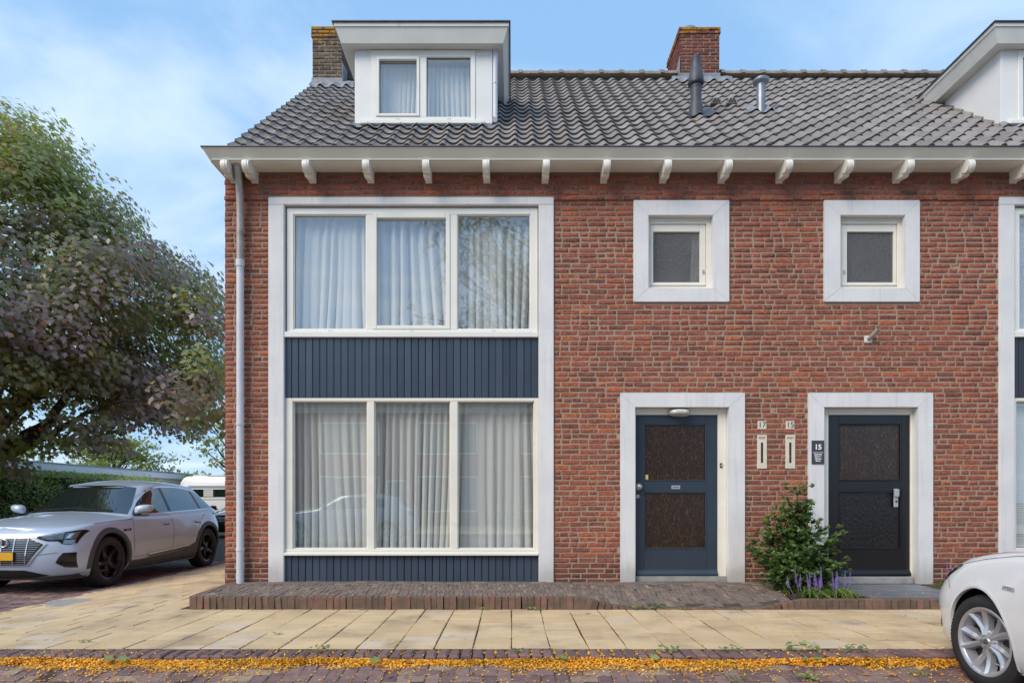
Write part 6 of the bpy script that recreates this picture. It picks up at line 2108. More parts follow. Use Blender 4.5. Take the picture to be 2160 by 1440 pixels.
def wheel(P, xw, sgn, style, mat, steer=0.0):
    rw, Wd = P['rw'], P['W']
    tw = P.get('tw', 0.235)
    w = bpy.data.objects.new('wheel', None); COL.objects.link(w); w.parent = P['root']
    w.location = (xw, sgn * (Wd - 0.015 - tw / 2), rw)
    w.rotation_euler = (0, 0, steer)
    rr = P['rim']
    # wheel axis along y; outer face at y = sgn*tw/2
    mt = Matrix.Rotation(R(-90) * sgn, 4, 'X')
    h = tw / 2
    tp = [(rr - 0.004, -h * 0.8), (rr + 0.012, -h * 0.9), (rr + 0.06, -h), (rw - 0.02, -h * 0.92), (rw - 0.006, -h * 0.78), (rw, -h * 0.55), (rw, -h * 0.30), (rw - 0.006, -h * 0.28), (rw - 0.006, -h * 0.22), (rw, -h * 0.2), (rw, h * 0.2), (rw - 0.006, h * 0.22), (rw - 0.006, h * 0.28), (rw, h * 0.30), (rw, h * 0.55), (rw - 0.006, h * 0.78), (rw - 0.02, h * 0.92), (rw - 0.05, h * 0.99), (rr + 0.035, h * 1.0), (rr + 0.012, h * 0.94), (rr, h * 0.86)]
    mb = MB().lathe(tp, 56, mt, True); ty = mb.ob('tyre', 'tyre', w, True)
    # tread blocks: dark sipes as raised shoulder lugs
    mb = MB()
    for k in range(70):
        a = 2 * math.pi * k / 70
        for s_ in (1, -1):
            c0 = Vector(((rw + 0.001) * math.cos(a), (rw + 0.001) * math.sin(a), s_ * h * 0.36)); c1 = Vector(((rw - 0.010) * math.cos(a + 0.025), (rw - 0.010) * math.sin(a + 0.025), s_ * h * 0.86))
            tn = Vector((-math.sin(a), math.cos(a), 0)) * 0.009
            rd = Vector((math.cos(a), math.sin(a), 0)) * 0.0015
            mb.add([mt @ q for q in (c0 - tn, c0 + tn, c1 + tn, c1 - tn, c0 - tn + rd, c0 + tn + rd, c1 + tn + rd, c1 - tn + rd)],
                   [(4, 5, 6, 7), (0, 1, 5, 4), (1, 2, 6, 5), (2, 3, 7, 6), (3, 0, 4, 7)])
    o_ = mb.ob('tread', 'tyre', w); o_['kind'] = 'stuff'
    # rim barrel and lip
    mb = MB().lathe([(rr - 0.002, -h * 0.8), (rr - 0.022, -h * 0.7), (rr - 0.03, h * 0.2), (rr - 0.018, h * 0.72), (rr + 0.006, h * 0.9), (rr + 0.002, h * 0.93), (rr - 0.012, h * 0.90), (rr - 0.022, h * 0.80)], 48, mt)
    yF = h * 0.66
    def spoke(a0, a1, w0, w1, z0, z1, th=0.03):
        r0, r1 = 0.045, rr - 0.012
        pts = []
        for t in (0, 0.35, 0.7, 1.0):
            r_ = lerp(r0, r1, t); a = lerp(a0, a1, t); ww = lerp(w0, w1, t); zz = lerp(z0, z1, t) - 0.02 * math.sin(math.pi * t)
            c = Vector((r_ * math.cos(a), r_ * math.sin(a), zz)); tn = Vector((-math.sin(a), math.cos(a), 0)) * ww
            pts.append([c - tn - Vector((0, 0, th)), c - tn * 0.72, c, c + tn * 0.72, c + tn - Vector((0, 0, th))])
        for row in pts:
            row[2] = row[2] + Vector((0, 0, 0.012))
        mb.grid([[mt @ q for q in row] for row in pts])
    if style == 'five':
        for k in range(5):
            a = 2 * math.pi * k / 5 + 0.15
            spoke(a, a, 0.052, 0.040, yF - 0.012, yF + 0.016, 0.04)
    else:
        for k in range(5):
            a = 2 * math.pi * k / 5 + 0.1
            spoke(a + 0.17, a + 0.25, 0.024, 0.026, yF, yF + 0.018, 0.05)
            spoke(a - 0.12, a - 0.32, 0.024, 0.036, yF, yF + 0.014, 0.05)
    mb.lathe([(0.0, yF + 0.012), (0.026, yF + 0.012), (0.030, yF + 0.006), (0.05, yF + 0.004), (0.075, yF - 0.012), (0.078, yF - 0.06)], 24, mt)
    rim = mb.ob('rim', mat, w, True)
    for k in range(5):
        a = 2 * math.pi * k / 5 + 0.1 + (0.6 if style != 'five' else 0.63)
        MB().lathe([(0.0, yF + 0.002), (0.009, yF + 0.002), (0.010, yF - 0.02)], 8, mt @ Matrix.Translation((0.055 * math.cos(a), 0.055 * math.sin(a), 0))).ob('wheel_bolt', 'matt_black' if style == 'five' else 'chrome', w)
    MB().lathe([(0.05, 0.024), (rr - 0.085, 0.024), (rr - 0.085, 0.005), (0.05, 0.005)], 32, mt).ob('brake_disc', 'disc', w)
    MB().lathe([(0.0, h * 0.12), (rr - 0.02, h * 0.12)], 32, mt).ob('spoke_shade_disc', 'matt_black', w)  # black disc added behind the spokes to stand in for shade in the gaps
    if style != 'five':
        mb = MB()
        def ell(rx, rz, cx, cz, t=0.0018):
            pts = [mt @ Vector((cx + rx * math.cos(2 * math.pi * k / 24), cz + rz * math.sin(2 * math.pi * k / 24), yF + 0.0135)) for k in range(25)]
            mb.tube(pts, t, 5, False)
        ell(0.021, 0.015, 0, 0); ell(0.007, 0.0145, 0, 0); ell(0.0135, 0.006, 0, 0.008)
        mb.ob('emblem', 'disc', w)
    return w

def mirror_(P, x, z, sgn, y0):
    mb = MB()
    V_ = []
    n = 14
    secs = [(0.0, 0.04, 0.05), (0.025, 0.085, 0.07), (0.10, 0.105, 0.078), (0.18, 0.095, 0.068), (0.225, 0.075, 0.052), (0.245, 0.03, 0.02)]
    for (dy, rx, rz) in secs:
        for k in range(n):
            a = 2 * math.pi * k / n
            ca, sa = math.cos(a), math.sin(a)
            ca = math.copysign(abs(ca) ** 0.7, ca); sa = math.copysign(abs(sa) ** 0.7, sa)
            V_.append((x + rx * ca * (1.0 if ca > 0 else 0.45) - 0.25 * dy, sgn * (y0 + dy), z + rz * sa * (1.0 if sa > 0 else 0.8) + dy * 0.16))
    F_ = [(i * n + k, i * n + (k + 1) % n, (i + 1) * n + (k + 1) % n, (i + 1) * n + k) for i in range(5) for k in range(n)] + [tuple(range(n))[::-1], tuple(range(5 * n, 6 * n))]
    mb.add(V_, F_)
    mr = mb.ob('door_mirror', P['paint'], P['root'], 'all')
    mb = MB().tube([(x - 0.01, sgn * (y0 - 0.05), z - 0.06), (x, sgn * (y0 + 0.07), z - 0.055)], 0.022, 8); mb.ob('mirror_arm', 'matt_black', mr)
    mb = MB().box(x - 0.02, x + 0.03, sgn * (y0 + 0.01), sgn * (y0 + 0.21), z - 0.085, z - 0.066, 0.01); mb.ob('mirror_base', 'matt_black', mr)

def rings(parent, P, xo, z, r_, sp, t=0.009, tilt=0.0):
    """four overlapping rings"""
    mb = MB()
    for k in range(4):
        cy = (k - 1.5) * sp
        pts = [(xo - 0.1 * abs(cy) ** 2 + tilt * r_ * math.sin(2 * math.pi * q / 28), cy + r_ * math.cos(2 * math.pi * q / 28), z + r_ * math.sin(2 * math.pi * q / 28)) for q in range(29)]
        mb.tube(pts, t, 6, False)
    return mb.ob('emblem', 'alu', parent, True)

def seam_y(P, pts, sgn, w=0.007, name='panel_gap', mat='seam', which='b'):
    """thin line on the flank"""
    n = 16
    q = strip(pts, n)
    a, b = [], []
    for k in range(n + 1):
        d = (q[min(k + 1, n)] - q[max(k - 1, 0)]).normalized()
        nn = Vector((-d.y, d.x, 0)) * w / 2
        a.append((q[k].x - nn.x, q[k].y - nn.y)); b.append((q[k].x + nn.x, q[k].y + nn.y))
    return drape(P, which, 'y', a, b, n, 1, 0.0018, name, mat, sgn)

LV = [(0.0, 0.90, -0.14, -0.12), (0.06, 0.945, -0.09, -0.07), (0.14, 0.972, -0.05, -0.03), (0.24, 0.987, -0.025, -0.01), (0.34, 0.995, -0.01, 0.0), (0.44, 1.0, 0.0, 0.0), (0.54, 1.0, 0.0, 0.0), (0.63, 0.997, -0.012, -0.01),
      (0.71, 0.99, -0.03, -0.02), (0.79, 0.98, -0.05, -0.04), (0.86, 0.968, -0.075, -0.06), (0.92, 0.957, -0.10, -0.08), (0.965, 0.943, -0.125, -0.10), (1.0, 0.92, -0.16, -0.13)]

LVS = [(h, w, {0.63: -0.005, 0.71: -0.012, 0.79: -0.022, 0.86: -0.034, 0.92: -0.05, 0.965: -0.075, 1.0: -0.125}.get(h, f), r) for h, w, f, r in LV]
# ------------------------------------------------ silver electric SUV
suv = dict(name='parked_car', label='silver SUV with yellow plate and four rings parked under the maple tree', cat='car', group='parked cars', loc=(-6.93, 9.57, -0.14), rot=R(-91.2),
           wb=2.93, W=0.968, rw=0.381, rim=0.262, Ra=0.43, fo=0.93, ro=0.88, cf=0.62, cr=0.72, nf=2.9, nr=2.6, tw=0.25, paint='paint_silver', levels=LVS, clad=True, pinch=0.018, flare=0.012,
           shoulder=[(0.93, 0.85), (0.75, 0.895), (0.45, 0.945), (0.0, 0.985), (-0.5, 1.02), (-1.5, 1.035), (-2.6, 1.06), (-3.4, 1.07), (-3.97, 1.02)],
           under=[(0.93, 0.20), (0.5, 0.20), (0, 0.21), (-1.4, 0.21), (-2.9, 0.22), (-3.5, 0.26), (-3.97, 0.34)],
           deck=[(0.93, 0.89), (0.72, 0.945), (0.4, 1.01), (0.0, 1.065), (-0.45, 1.11), (-1.5, 1.10), (-2.6, 1.11), (-3.4, 1.10), (-3.97, 1.04)],
           glass=dict(roof=[(0.0, 1.30), (-0.8, 1.52), (-1.2, 1.60), (-1.7, 1.645), (-2.3, 1.64), (-2.9, 1.60), (-3.4, 1.53), (-3.9, 1.40)],
                      xf0=-0.20, xf1=-1.08, xr0=-3.74, xr1=-3.12, w0=0.935, w1=0.70, cf=0.55, cr=0.45, n=2.5, pf=0.95))
build_car(suv)
for sgn in (1, -1):
    s_ = suv
    wheel(s_, 0, sgn, 'five', 'rim_black'); wheel(s_, -2.93, sgn, 'five', 'rim_black')
    # side glass
    drape(s_, 'g', 'y', [(-0.70, 1.075), (-1.2, 1.085), (-1.66, 1.095)], [(-0.74, 1.105), (-1.0, 1.28), (-1.25, 1.42), (-1.45, 1.485), (-1.62, 1.51)], 14, 6, 0.006, 'side_window', 'car_glass', sgn)
    drape(s_, 'g', 'y', [(-1.74, 1.097), (-2.3, 1.115), (-2.72, 1.13)], [(-1.70, 1.515), (-2.1, 1.52), (-2.45, 1.50), (-2.60, 1.48)], 14, 6, 0.006, 'side_window', 'car_glass', sgn)
    drape(s_, 'g', 'y', [(-2.79, 1.133), (-3.0, 1.14), (-3.22, 1.152)], [(-2.67, 1.47), (-2.85, 1.43), (-3.05, 1.32), (-3.24, 1.165)], 10, 5, 0.006, 'side_window', 'car_glass', sgn)
    # bright window line
    wl_ = [(-0.62, 1.07), (-1.66, 1.088), (-2.72, 1.122), (-3.28, 1.148)]
    seam_y(s_, wl_, sgn, 0.016, 'window_trim', 'chrome', 'g')
    seam_y(s_, [(-3.28, 1.15), (-3.06, 1.335), (-2.86, 1.445), (-2.6, 1.50), (-2.2, 1.532), (-1.7, 1.53), (-1.42, 1.50), (-1.2, 1.43), (-0.95, 1.29), (-0.68, 1.10)], sgn, 0.016, 'window_trim', 'chrome', 'g')
    seam_y(s_, [(-1.70, 1.10), (-1.66, 1.51)], sgn, 0.06, 'door_pillar', 'gloss_black', 'g')
    seam_y(s_, [(-2.755, 1.13), (-2.635, 1.475)], sgn, 0.03, 'door_pillar', 'gloss_black', 'g')
    # door gaps and handles
    seam_y(s_, [(-0.60, 1.01), (-0.55, 0.8), (-0.56, 0.42)], sgn)
    seam_y(s_, [(-1.70, 1.03), (-1.71, 0.7), (-1.68, 0.40)], sgn)
    seam_y(s_, [(-2.86, 1.04), (-2.66, 0.92), (-2.52, 0.72), (-2.46, 0.46)], sgn)
    seam_y(s_, [(-0.56, 0.40), (-2.45, 0.45)], sgn, 0.006)
    seam_y(s_, [(0.30, 0.955), (-0.2, 0.985), (-0.58, 1.0)], sgn, 0.006)
    for hx_ in (-1.50, -2.55):
        drape(s_, 'b', 'y', [(hx_ - 0.10, 0.895), (hx_ + 0.10, 0.89)], [(hx_ - 0.10, 0.925), (hx_ + 0.10, 0.92)], 8, 3, 0.03, 'door_handle', 'paint_silver', sgn)
        seam_y(s_, [(hx_ - 0.09, 0.885), (hx_ + 0.09, 0.88)], sgn, 0.016)
    # sill cladding and bright strips
    drape(s_, 'b', 'y', [(-0.44, 0.225), (-1.4, 0.225), (-2.5, 0.235)], [(-0.47, 0.35), (-0.8, 0.35), (-1.8, 0.395), (-2.2, 0.44), (-2.46, 0.52)], 26, 5, 0.012, 'sill_trim', 'clad', sgn)
    for dz in (0, 0.035):
        drape(s_, 'b', 'y', [(-0.98, 0.375 + dz), (-1.8, 0.412 + dz), (-2.12, 0.445 + dz)], [(-0.92, 0.39 + dz), (-1.8, 0.43 + dz), (-2.16, 0.463 + dz)], 16, 1, 0.016, 'sill_strip', 'chrome' if dz else 'gloss_black', sgn)
    drape(s_, 'b', 'y', [(-3.36, 0.40), (-3.6, 0.42), (-3.8, 0.45)], [(-3.36, 0.55), (-3.6, 0.56), (-3.8, 0.56)], 8, 3, 0.01, 'bumper_trim', 'clad', sgn)
    seam_y(s_, [(-0.30, 0.835), (-0.50, 0.842)], sgn, 0.034, 'fender_badge', 'gloss_black')
    seam_y(s_, [(-0.36, 0.838), (-0.46, 0.841)], sgn, 0.010, 'badge_lettering', 'plate_yellow')
    mirror_(s_, -0.70, 1.13, sgn, 0.90)
    # front: lamps, corner vents
    hl = drape(s_, 'b', 'x', [(0.50, 0.775), (0.62, 0.735), (0.74, 0.735), (0.78, 0.69), (0.86, 0.685), (0.90, 0.70)], [(0.50, 0.80), (0.62, 0.822), (0.76, 0.85), (0.87, 0.875), (0.915, 0.88), (0.93, 0.86)], 16, 6, 0.006, 'headlight', 'gloss_black', sgn)
    drape(s_, 'b', 'x', [(0.56, 0.772), (0.66, 0.752), (0.78, 0.756)], [(0.56, 0.792), (0.66, 0.808), (0.78, 0.832)], 10, 3, 0.010, 'headlight_lens', 'lamp_grey', sgn, hl)
    drape(s_, 'b', 'x', [(0.79, 0.758), (0.84, 0.76), (0.885, 0.765)], [(0.79, 0.838), (0.84, 0.85), (0.895, 0.858)], 6, 3, 0.010, 'headlight_lens', 'lamp_grey', sgn, hl)
    drape(s_, 'b', 'x', [(0.80, 0.77), (0.835, 0.772)], [(0.83, 0.83), (0.865, 0.835)], 3, 2, 0.014, 'headlight_lens', 'lamp_white', sgn, hl)
    for q in range(4):
        drape(s_, 'b', 'x', [(0.79, 0.696 + q * 0.014), (0.885, 0.70 + q * 0.014)], [(0.79, 0.701 + q * 0.014), (0.885, 0.705 + q * 0.014)], 4, 1, 0.010, 'light_strip', 'lamp_white', sgn, hl)
    drape(s_, 'b', 'x', [(0.545, 0.797), (0.66, 0.812), (0.78, 0.838)], [(0.545, 0.803), (0.66, 0.820), (0.78, 0.847)], 10, 1, 0.012, 'light_strip', 'lamp_white', sgn, hl)
    drape(s_, 'b', 'x', [(0.72, 0.44), (0.80, 0.375), (0.895, 0.36)], [(0.76, 0.52), (0.80, 0.575), (0.905, 0.575)], 8, 5, 0.006, 'corner_vent', 'gloss_black', sgn)
    drape(s_, 'b', 'x', [(0.76, 0.42), (0.89, 0.395)], [(0.77, 0.45), (0.895, 0.43)], 6, 2, 0.02, 'vent_blade', 'matt_black', sgn)
    drape(s_, 'b', 'x', [(0.50, 0.545), (0.62, 0.56), (0.75, 0.575)], [(0.50, 0.55), (0.62, 0.565), (0.75, 0.58)], 8, 1, 0.003, 'bumper_crease', 'seam', sgn)
# windscreen and rear window
drape(suv, 'g', 'x', [(-0.80, 1.075), (-0.5, 1.105), (0, 1.12), (0.5, 1.105), (0.80, 1.075)], [(-0.585, 1.51), (-0.35, 1.535), (0, 1.54), (0.35, 1.535), (0.585, 1.505)], 26, 12, 0.006, 'windscreen', 'car_glass')
drape(suv, 'g', '-x', [(-0.66, 1.12), (0, 1.14), (0.66, 1.12)], [(-0.53, 1.42), (0, 1.46), (0.53, 1.42)], 18, 6, 0.006, 'rear_window', 'car_glass')
for sgn in (1, -1):   # wipers
    mb = MB(); pw = []
    for k in range(8):
        t = k / 7
        yv = lerp(0.60, -0.02, t) * sgn; zv = 1.125 + 0.05 * t
        h = suv['gvh'].ray_cast(Vector((4, yv, zv)), Vector((-1, 0, 0)))[0]
        pw.append((h.x + 0.02, yv, zv) if h else (-0.3, yv, zv))
    mb.tube(pw, 0.008, 5); mb.ob('wiper', 'matt_black', suv['root'])
# grille
gtop = [(-0.50, 0.765), (-0.44, 0.80), (0, 0.805), (0.44, 0.80), (0.50, 0.765)]
gb = lambda s, z0: None
def octo(sc, dz=0.0):
    """bottom and top edge of the eight-cornered grille scaled about its centre"""
    cz = 0.60
    f = lambda y, z: (y * sc, cz + (z - cz) * (sc if sc > 1 else sc - 0.01))
    return [f(-0.60, 0.69), f(-0.40, 0.415), f(0, 0.41), f(0.40, 0.415), f(0.60, 0.69)], [f(-0.60, 0.70), f(-0.43, 0.775), f(0, 0.785), f(0.43, 0.775), f(0.60, 0.70)]
b_, t_ = octo(1.06); drape(suv, 'b', 'x', b_, t_, 30, 8, 0.006, 'grille_frame', 'paint_silver')
b_, t_ = octo(1.035); drape(suv, 'b', 'x', b_, t_, 30, 8, 0.012, 'grille_frame', 'alu')
b_, t_ = octo(0.98); gr_ = drape(suv, 'b', 'x', b_, t_, 30, 8, 0.016, 'grille', 'matt_black')
M['grille_slat'] = pbr('grey_grille_slat', S(132, 136, 142), 0.3, 0.6, var=0.05)
zs_ = np.linspace(0.435, 0.775, 13)
for z in zs_:
    hw = np.interp(z, [0.41, 0.69, 0.70, 0.79], [0.40, 0.585, 0.585, 0.41]) * 0.97
    drape(suv, 'b', 'x', [(-hw, z - 0.007), (0, z - 0.007), (hw, z - 0.007)], [(-hw, z + 0.006), (0, z + 0.006), (hw, z + 0.006)], 24, 1, 0.022, 'slat', 'grille_slat', 1, gr_, False)
for y in (-0.42, -0.25, -0.08, 0.08, 0.25, 0.42):
    zt2 = np.interp(abs(y), [0, 0.43, 0.6], [0.79, 0.78, 0.69]); zb2 = np.interp(abs(y), [0, 0.40, 0.6], [0.415, 0.42, 0.69])
    drape(suv, 'b', 'x', [(y * 0.93 - 0.007, zb2), (y * 0.93 + 0.007, zb2)], [(y - 0.007, zt2), (y + 0.007, zt2)], 1, 10, 0.028, 'grille_bar', 'chrome', 1, gr_)
hx_ = suv['bvh'].ray_cast(Vector((4, 0, 0.70)), Vector((-1, 0, 0)))[0].x
rings(gr_, suv, hx_ + 0.045, 0.715, 0.052, 0.078, 0.009)
hx_ = suv['bvh'].ray_cast(Vector((4, 0, 0.52)), Vector((-1, 0, 0)))[0].x
MB().box(hx_ + 0.018, hx_ + 0.04, -0.27, 0.27, 0.475, 0.60, 0.004).ob('plate_holder', 'matt_black', suv['root'])
MB().box(hx_ + 0.04, hx_ + 0.046, -0.26, 0.26, 0.483, 0.593, 0.002).ob('number_plate', 'plate_yellow', suv['root'])
drape(suv, 'b', 'x', [(-0.62, 0.265), (-0.4, 0.235), (0, 0.23), (0.4, 0.235), (0.62, 0.265)], [(-0.60, 0.275), (-0.36, 0.345), (0, 0.35), (0.36, 0.345), (0.60, 0.275)], 24, 4, 0.006, 'lower_intake', 'matt_black')
drape(suv, 'b', 'x', [(-0.93, 0.215), (-0.5, 0.205), (0, 0.205), (0.5, 0.205), (0.93, 0.215)], [(-0.93, 0.275), (-0.5, 0.245), (0, 0.23), (0.5, 0.245), (0.93, 0.275)], 30, 2, 0.010, 'front_lip', 'clad')
seam_y(suv, [(0.42, 0.24), (0.62, 0.24)], 1, 0.08, 'bumper_trim', 'clad')

# ------------------------------------------------ hatchback used twice: white at the kerb, silver across the street
def hatch(label, paint, loc, rot, steer):
    h = dict(name='parked_car', label=label, cat='car', group='parked cars', loc=loc, rot=rot,
             wb=2.64, W=0.895, rw=0.312, rim=0.222, Ra=0.352, fo=0.92, ro=0.80, cf=0.58, cr=0.45, nf=2.5, nr=3.0, tw=0.21, paint=paint, pinch=0.015, flare=0.012,
             levels=[(0.0, 0.90, -0.10, -0.10), (0.07, 0.945, -0.02, -0.06), (0.15, 0.97, 0.0, -0.03), (0.24, 0.985, -0.03, -0.01), (0.34, 0.995, -0.035, 0.0), (0.44, 1.0, -0.02, 0.0), (0.54, 1.0, -0.005, 0.0), (0.63, 0.997, -0.005, -0.01),
                     (0.71, 0.99, -0.02, -0.02), (0.79, 0.98, -0.05, -0.04), (0.86, 0.968, -0.10, -0.06), (0.92, 0.955, -0.15, -0.08), (0.965, 0.935, -0.19, -0.10), (1.0, 0.905, -0.24, -0.13)],
             shoulder=[(0.90, 0.66), (0.72, 0.715), (0.45, 0.795), (0.0, 0.885), (-0.5, 0.935), (-1.5, 0.945), (-2.4, 0.98), (-3.44, 1.0)],
             under=[(0.90, 0.19), (0.5, 0.17), (0, 0.17), (-1.4, 0.17), (-2.6, 0.19), (-3.44, 0.28)],
             deck=[(0.90, 0.72), (0.72, 0.80), (0.45, 0.89), (0.0, 0.985), (-0.4, 1.03), (-1.5, 1.02), (-2.4, 1.02), (-3.44, 1.02)],
             glass=dict(roof=[(0.2, 1.15), (-0.5, 1.30), (-1.0, 1.42), (-1.5, 1.455), (-2.2, 1.445), (-2.9, 1.39), (-3.3, 1.32)], xf0=-0.05, xf1=-1.0, xr0=-3.30, xr1=-2.92, w0=0.93, w1=0.68, cf=0.6, cr=0.35, n=2.4))
    build_car(h)
    for sgn in (1, -1):
        wheel(h, 0, sgn, 'ten', 'rim_silver', steer); wheel(h, -2.64, sgn, 'ten', 'rim_silver')
        drape(h, 'g', 'y', [(-0.62, 0.985), (-1.55, 1.0)], [(-0.66, 1.0), (-1.0, 1.19), (-1.25, 1.29), (-1.53, 1.345)], 12, 5, 0.006, 'side_window', 'car_glass', sgn)
        drape(h, 'g', 'y', [(-1.64, 1.0), (-2.55, 1.04)], [(-1.62, 1.35), (-2.1, 1.35), (-2.5, 1.28)], 12, 5, 0.006, 'side_window', 'car_glass', sgn)
        seam_y(h, [(-0.50, 0.88), (-0.52, 0.6), (-0.50, 0.30)], sgn); seam_y(h, [(-1.60, 0.92), (-1.62, 0.6), (-1.56, 0.30)], sgn)
        seam_y(h, [(-0.50, 0.29), (-2.2, 0.31)], sgn, 0.006)
        seam_y(h, [(0.42, 0.70), (0.38, 0.66), (0.335, 0.615)], sgn, 0.004)
        seam_y(h, [(0.25, 0.806), (0.0, 0.86), (-0.3, 0.905), (-0.5, 0.92)], sgn, 0.003)
        for hx_ in (-1.4, -2.4):
            drape(h, 'b', 'y', [(hx_ - 0.10, 0.79), (hx_ + 0.10, 0.785)], [(hx_ - 0.10, 0.82), (hx_ + 0.10, 0.815)], 8, 3, 0.028, 'door_handle', paint, sgn)
        mirror_(h, -0.82, 1.04, sgn, 0.84)
        hl = drape(h, 'b', 'x', [(0.42, 0.545), (0.6, 0.56), (0.72, 0.60), (0.80, 0.665)], [(0.42, 0.575), (0.6, 0.635), (0.73, 0.685), (0.82, 0.715)], 14, 5, 0.006, 'headlight', 'gloss_black', sgn)
        drape(h, 'b', 'x', [(0.5, 0.56), (0.64, 0.59), (0.78, 0.66)], [(0.5, 0.585), (0.64, 0.64), (0.79, 0.70)], 10, 3, 0.010, 'headlight_lens', 'lamp_grey', sgn, hl)
        drape(h, 'b', 'x', [(0.66, 0.62), (0.76, 0.665)], [(0.66, 0.635), (0.775, 0.685)], 6, 1, 0.013, 'light_strip', 'lamp_white', sgn, hl)
        hs = drape(h, 'b', 'y', [(0.72, 0.60), (0.5, 0.672), (0.27, 0.782)], [(0.72, 0.70), (0.5, 0.758), (0.25, 0.805)], 10, 4, 0.006, 'headlight', 'lamp_grey', sgn)
        drape(h, 'b', 'y', [(0.70, 0.63), (0.5, 0.69), (0.34, 0.765)], [(0.70, 0.685), (0.5, 0.745), (0.33, 0.782)], 8, 2, 0.011, 'headlight_lens', 'lamp_grey', sgn, hs)
        drape(h, 'b', 'y', [(0.86, 0.27), (0.58, 0.30)], [(0.86, 0.44), (0.62, 0.385)], 6, 5, 0.008, 'corner_vent', 'gloss_black', sgn)
        fog = drape(h, 'b', 'x', [(0.52, 0.27), (0.74, 0.285)], [(0.66, 0.40), (0.745, 0.46)], 8, 5, 0.008, 'corner_vent', 'gloss_black', sgn)
        drape(h, 'b', '-x', [(0.5, 0.78), (0.8, 0.80)], [(0.5, 0.90), (0.78, 0.93)], 8, 4, 0.008, 'tail_light', 'plate_yellow' if False else 'red_lens', sgn)
        # arch lip
        mb = MB(); G_ = []
        for rr_, off in ((0.340, -0.02), (0.342, 0.002), (0.356, 0.005), (0.374, 0.0015)):
            row = []
            for k in range(33):
                a = R(-22 + 222 * k / 32)
                x_, z_ = rr_ * math.cos(a), 0.322 + rr_ * math.sin(a)
                hit = h['bvh'].ray_cast(Vector((x_, sgn * 3, max(z_, 0.21))), Vector((0, -sgn, 0)))[0]
                row.append((x_, sgn * ((abs(hit.y) if hit else 0.86) + off), z_))
            G_.append(row)
        mb.grid(G_); mb.ob('arch_lip', paint, h['root'], True)
    drape(h, 'g', 'x', [(-0.74, 0.985), (-0.4, 1.02), (0, 1.03), (0.4, 1.02), (0.74, 0.985)], [(-0.54, 1.335), (-0.3, 1.375), (0, 1.385), (0.3, 1.375), (0.54, 1.335)], 24, 10, 0.006, 'windscreen', 'car_glass')
    drape(h, 'g', '-x', [(-0.6, 1.05), (0, 1.07), (0.6, 1.05)], [(-0.5, 1.29), (0, 1.32), (0.5, 1.29)], 16, 5, 0.006, 'rear_window', 'car_glass')
    drape(h, 'b', 'x', [(-0.56, 0.23), (0, 0.225), (0.56, 0.23)], [(-0.62, 0.42), (0, 0.44), (0.62, 0.42)], 20, 5, 0.006, 'lower_grille', 'matt_black')
    drape(h, 'b', 'x', [(-0.40, 0.53), (0, 0.53), (0.40, 0.53)], [(-0.42, 0.57), (0, 0.585), (0.42, 0.57)], 20, 2, 0.006, 'upper_grille', 'gloss_black')
    return h
M['red_lens'] = pbr('red_lens', S(140, 20, 20), 0.15, spec=0.7)
wa = R(82)
Cw = Vector((3.125, 4.28, 0)) + Vector((math.sin(wa), -math.cos(wa), 0)) * (0.895 - 0.015)
wc = hatch('white hatchback with silver spoked wheel at the right edge of the street', 'paint_white', (Cw.x, Cw.y, -0.10), wa, R(11))
# HYBRID badge on the left front wing
me = text_mesh('HYBRID', 0.034, 'chrome', 'badge', 0.002, True)
hb = wc['bvh'].ray_cast(Vector((-0.33, 3, 0.705)), Vector((0, -1, 0)))
bo = bpy.data.objects.new('badge', me); COL.objects.link(bo); bo.parent = wc['root']
nn = hb[1]; nn = nn if nn.y > 0 else -nn
zax = nn.normalized(); xax = Vector((-1, 0, 0)); xax = (xax - zax * xax.dot(zax)).normalized(); yax = zax.cross(xax)
mt_ = Matrix((xax, yax, zax)).transposed().to_4x4(); mt_.translation = hb[0] + zax * 0.003
bo.matrix_local = mt_
# bumper sensor
sb = wc['bvh'].ray_cast(Vector((0.60, 3, 0.46)), Vector((0, -1, 0)))
if sb[0]:
    MB().lathe([(0, 0.003), (0.010, 0.003), (0.012, 0)], 12, Matrix.Translation(sb[0]) @ Vector((0, 0, 1)).rotation_difference(sb[1] if sb[1].y > 0 else -sb[1]).to_matrix().to_4x4()).ob('parking_sensor', 'alu', wc['root'])
hatch('silver hatchback across the street mirrored in the ground floor window', 'paint_silver', (-6.3, -3.7, -0.10), R(180), 0)

# ------------------------------------------------ black car behind the corner
blk = dict(name='parked_car', label='black car with yellow plate half hidden behind the brick corner', cat='car', group='parked cars', loc=(-9.95, 22.9, -0.14), rot=R(-90),
           wb=2.75, W=0.91, rw=0.33, rim=0.23, Ra=0.37, fo=0.90, ro=0.95, cf=0.5, cr=0.5, nf=2.8, nr=3.0, tw=0.22, paint='paint_black', levels=LV, pinch=0.01, flare=0.01,
           shoulder=[(0.90, 0.68), (0.5, 0.77), (0.0, 0.84), (-0.5, 0.90), (-1.5, 0.93), (-3.7, 0.95)],
           under=[(0.90, 0.19), (0, 0.18), (-2.8, 0.2), (-3.7, 0.3)],
           deck=[(0.90, 0.74), (0.5, 0.85), (0.0, 0.92), (-0.5, 0.98), (-1.5, 0.98), (-3.7, 1.0)],
           glass=dict(roof=[(0.2, 1.15), (-0.5, 1.27), (-1.0, 1.38), (-1.6, 1.43), (-2.3, 1.42), (-3.3, 1.25)], xf0=-0.2, xf1=-1.05, xr0=-3.3, xr1=-2.6, w0=0.93, w1=0.68, cf=0.5, cr=0.35))
build_car(blk)
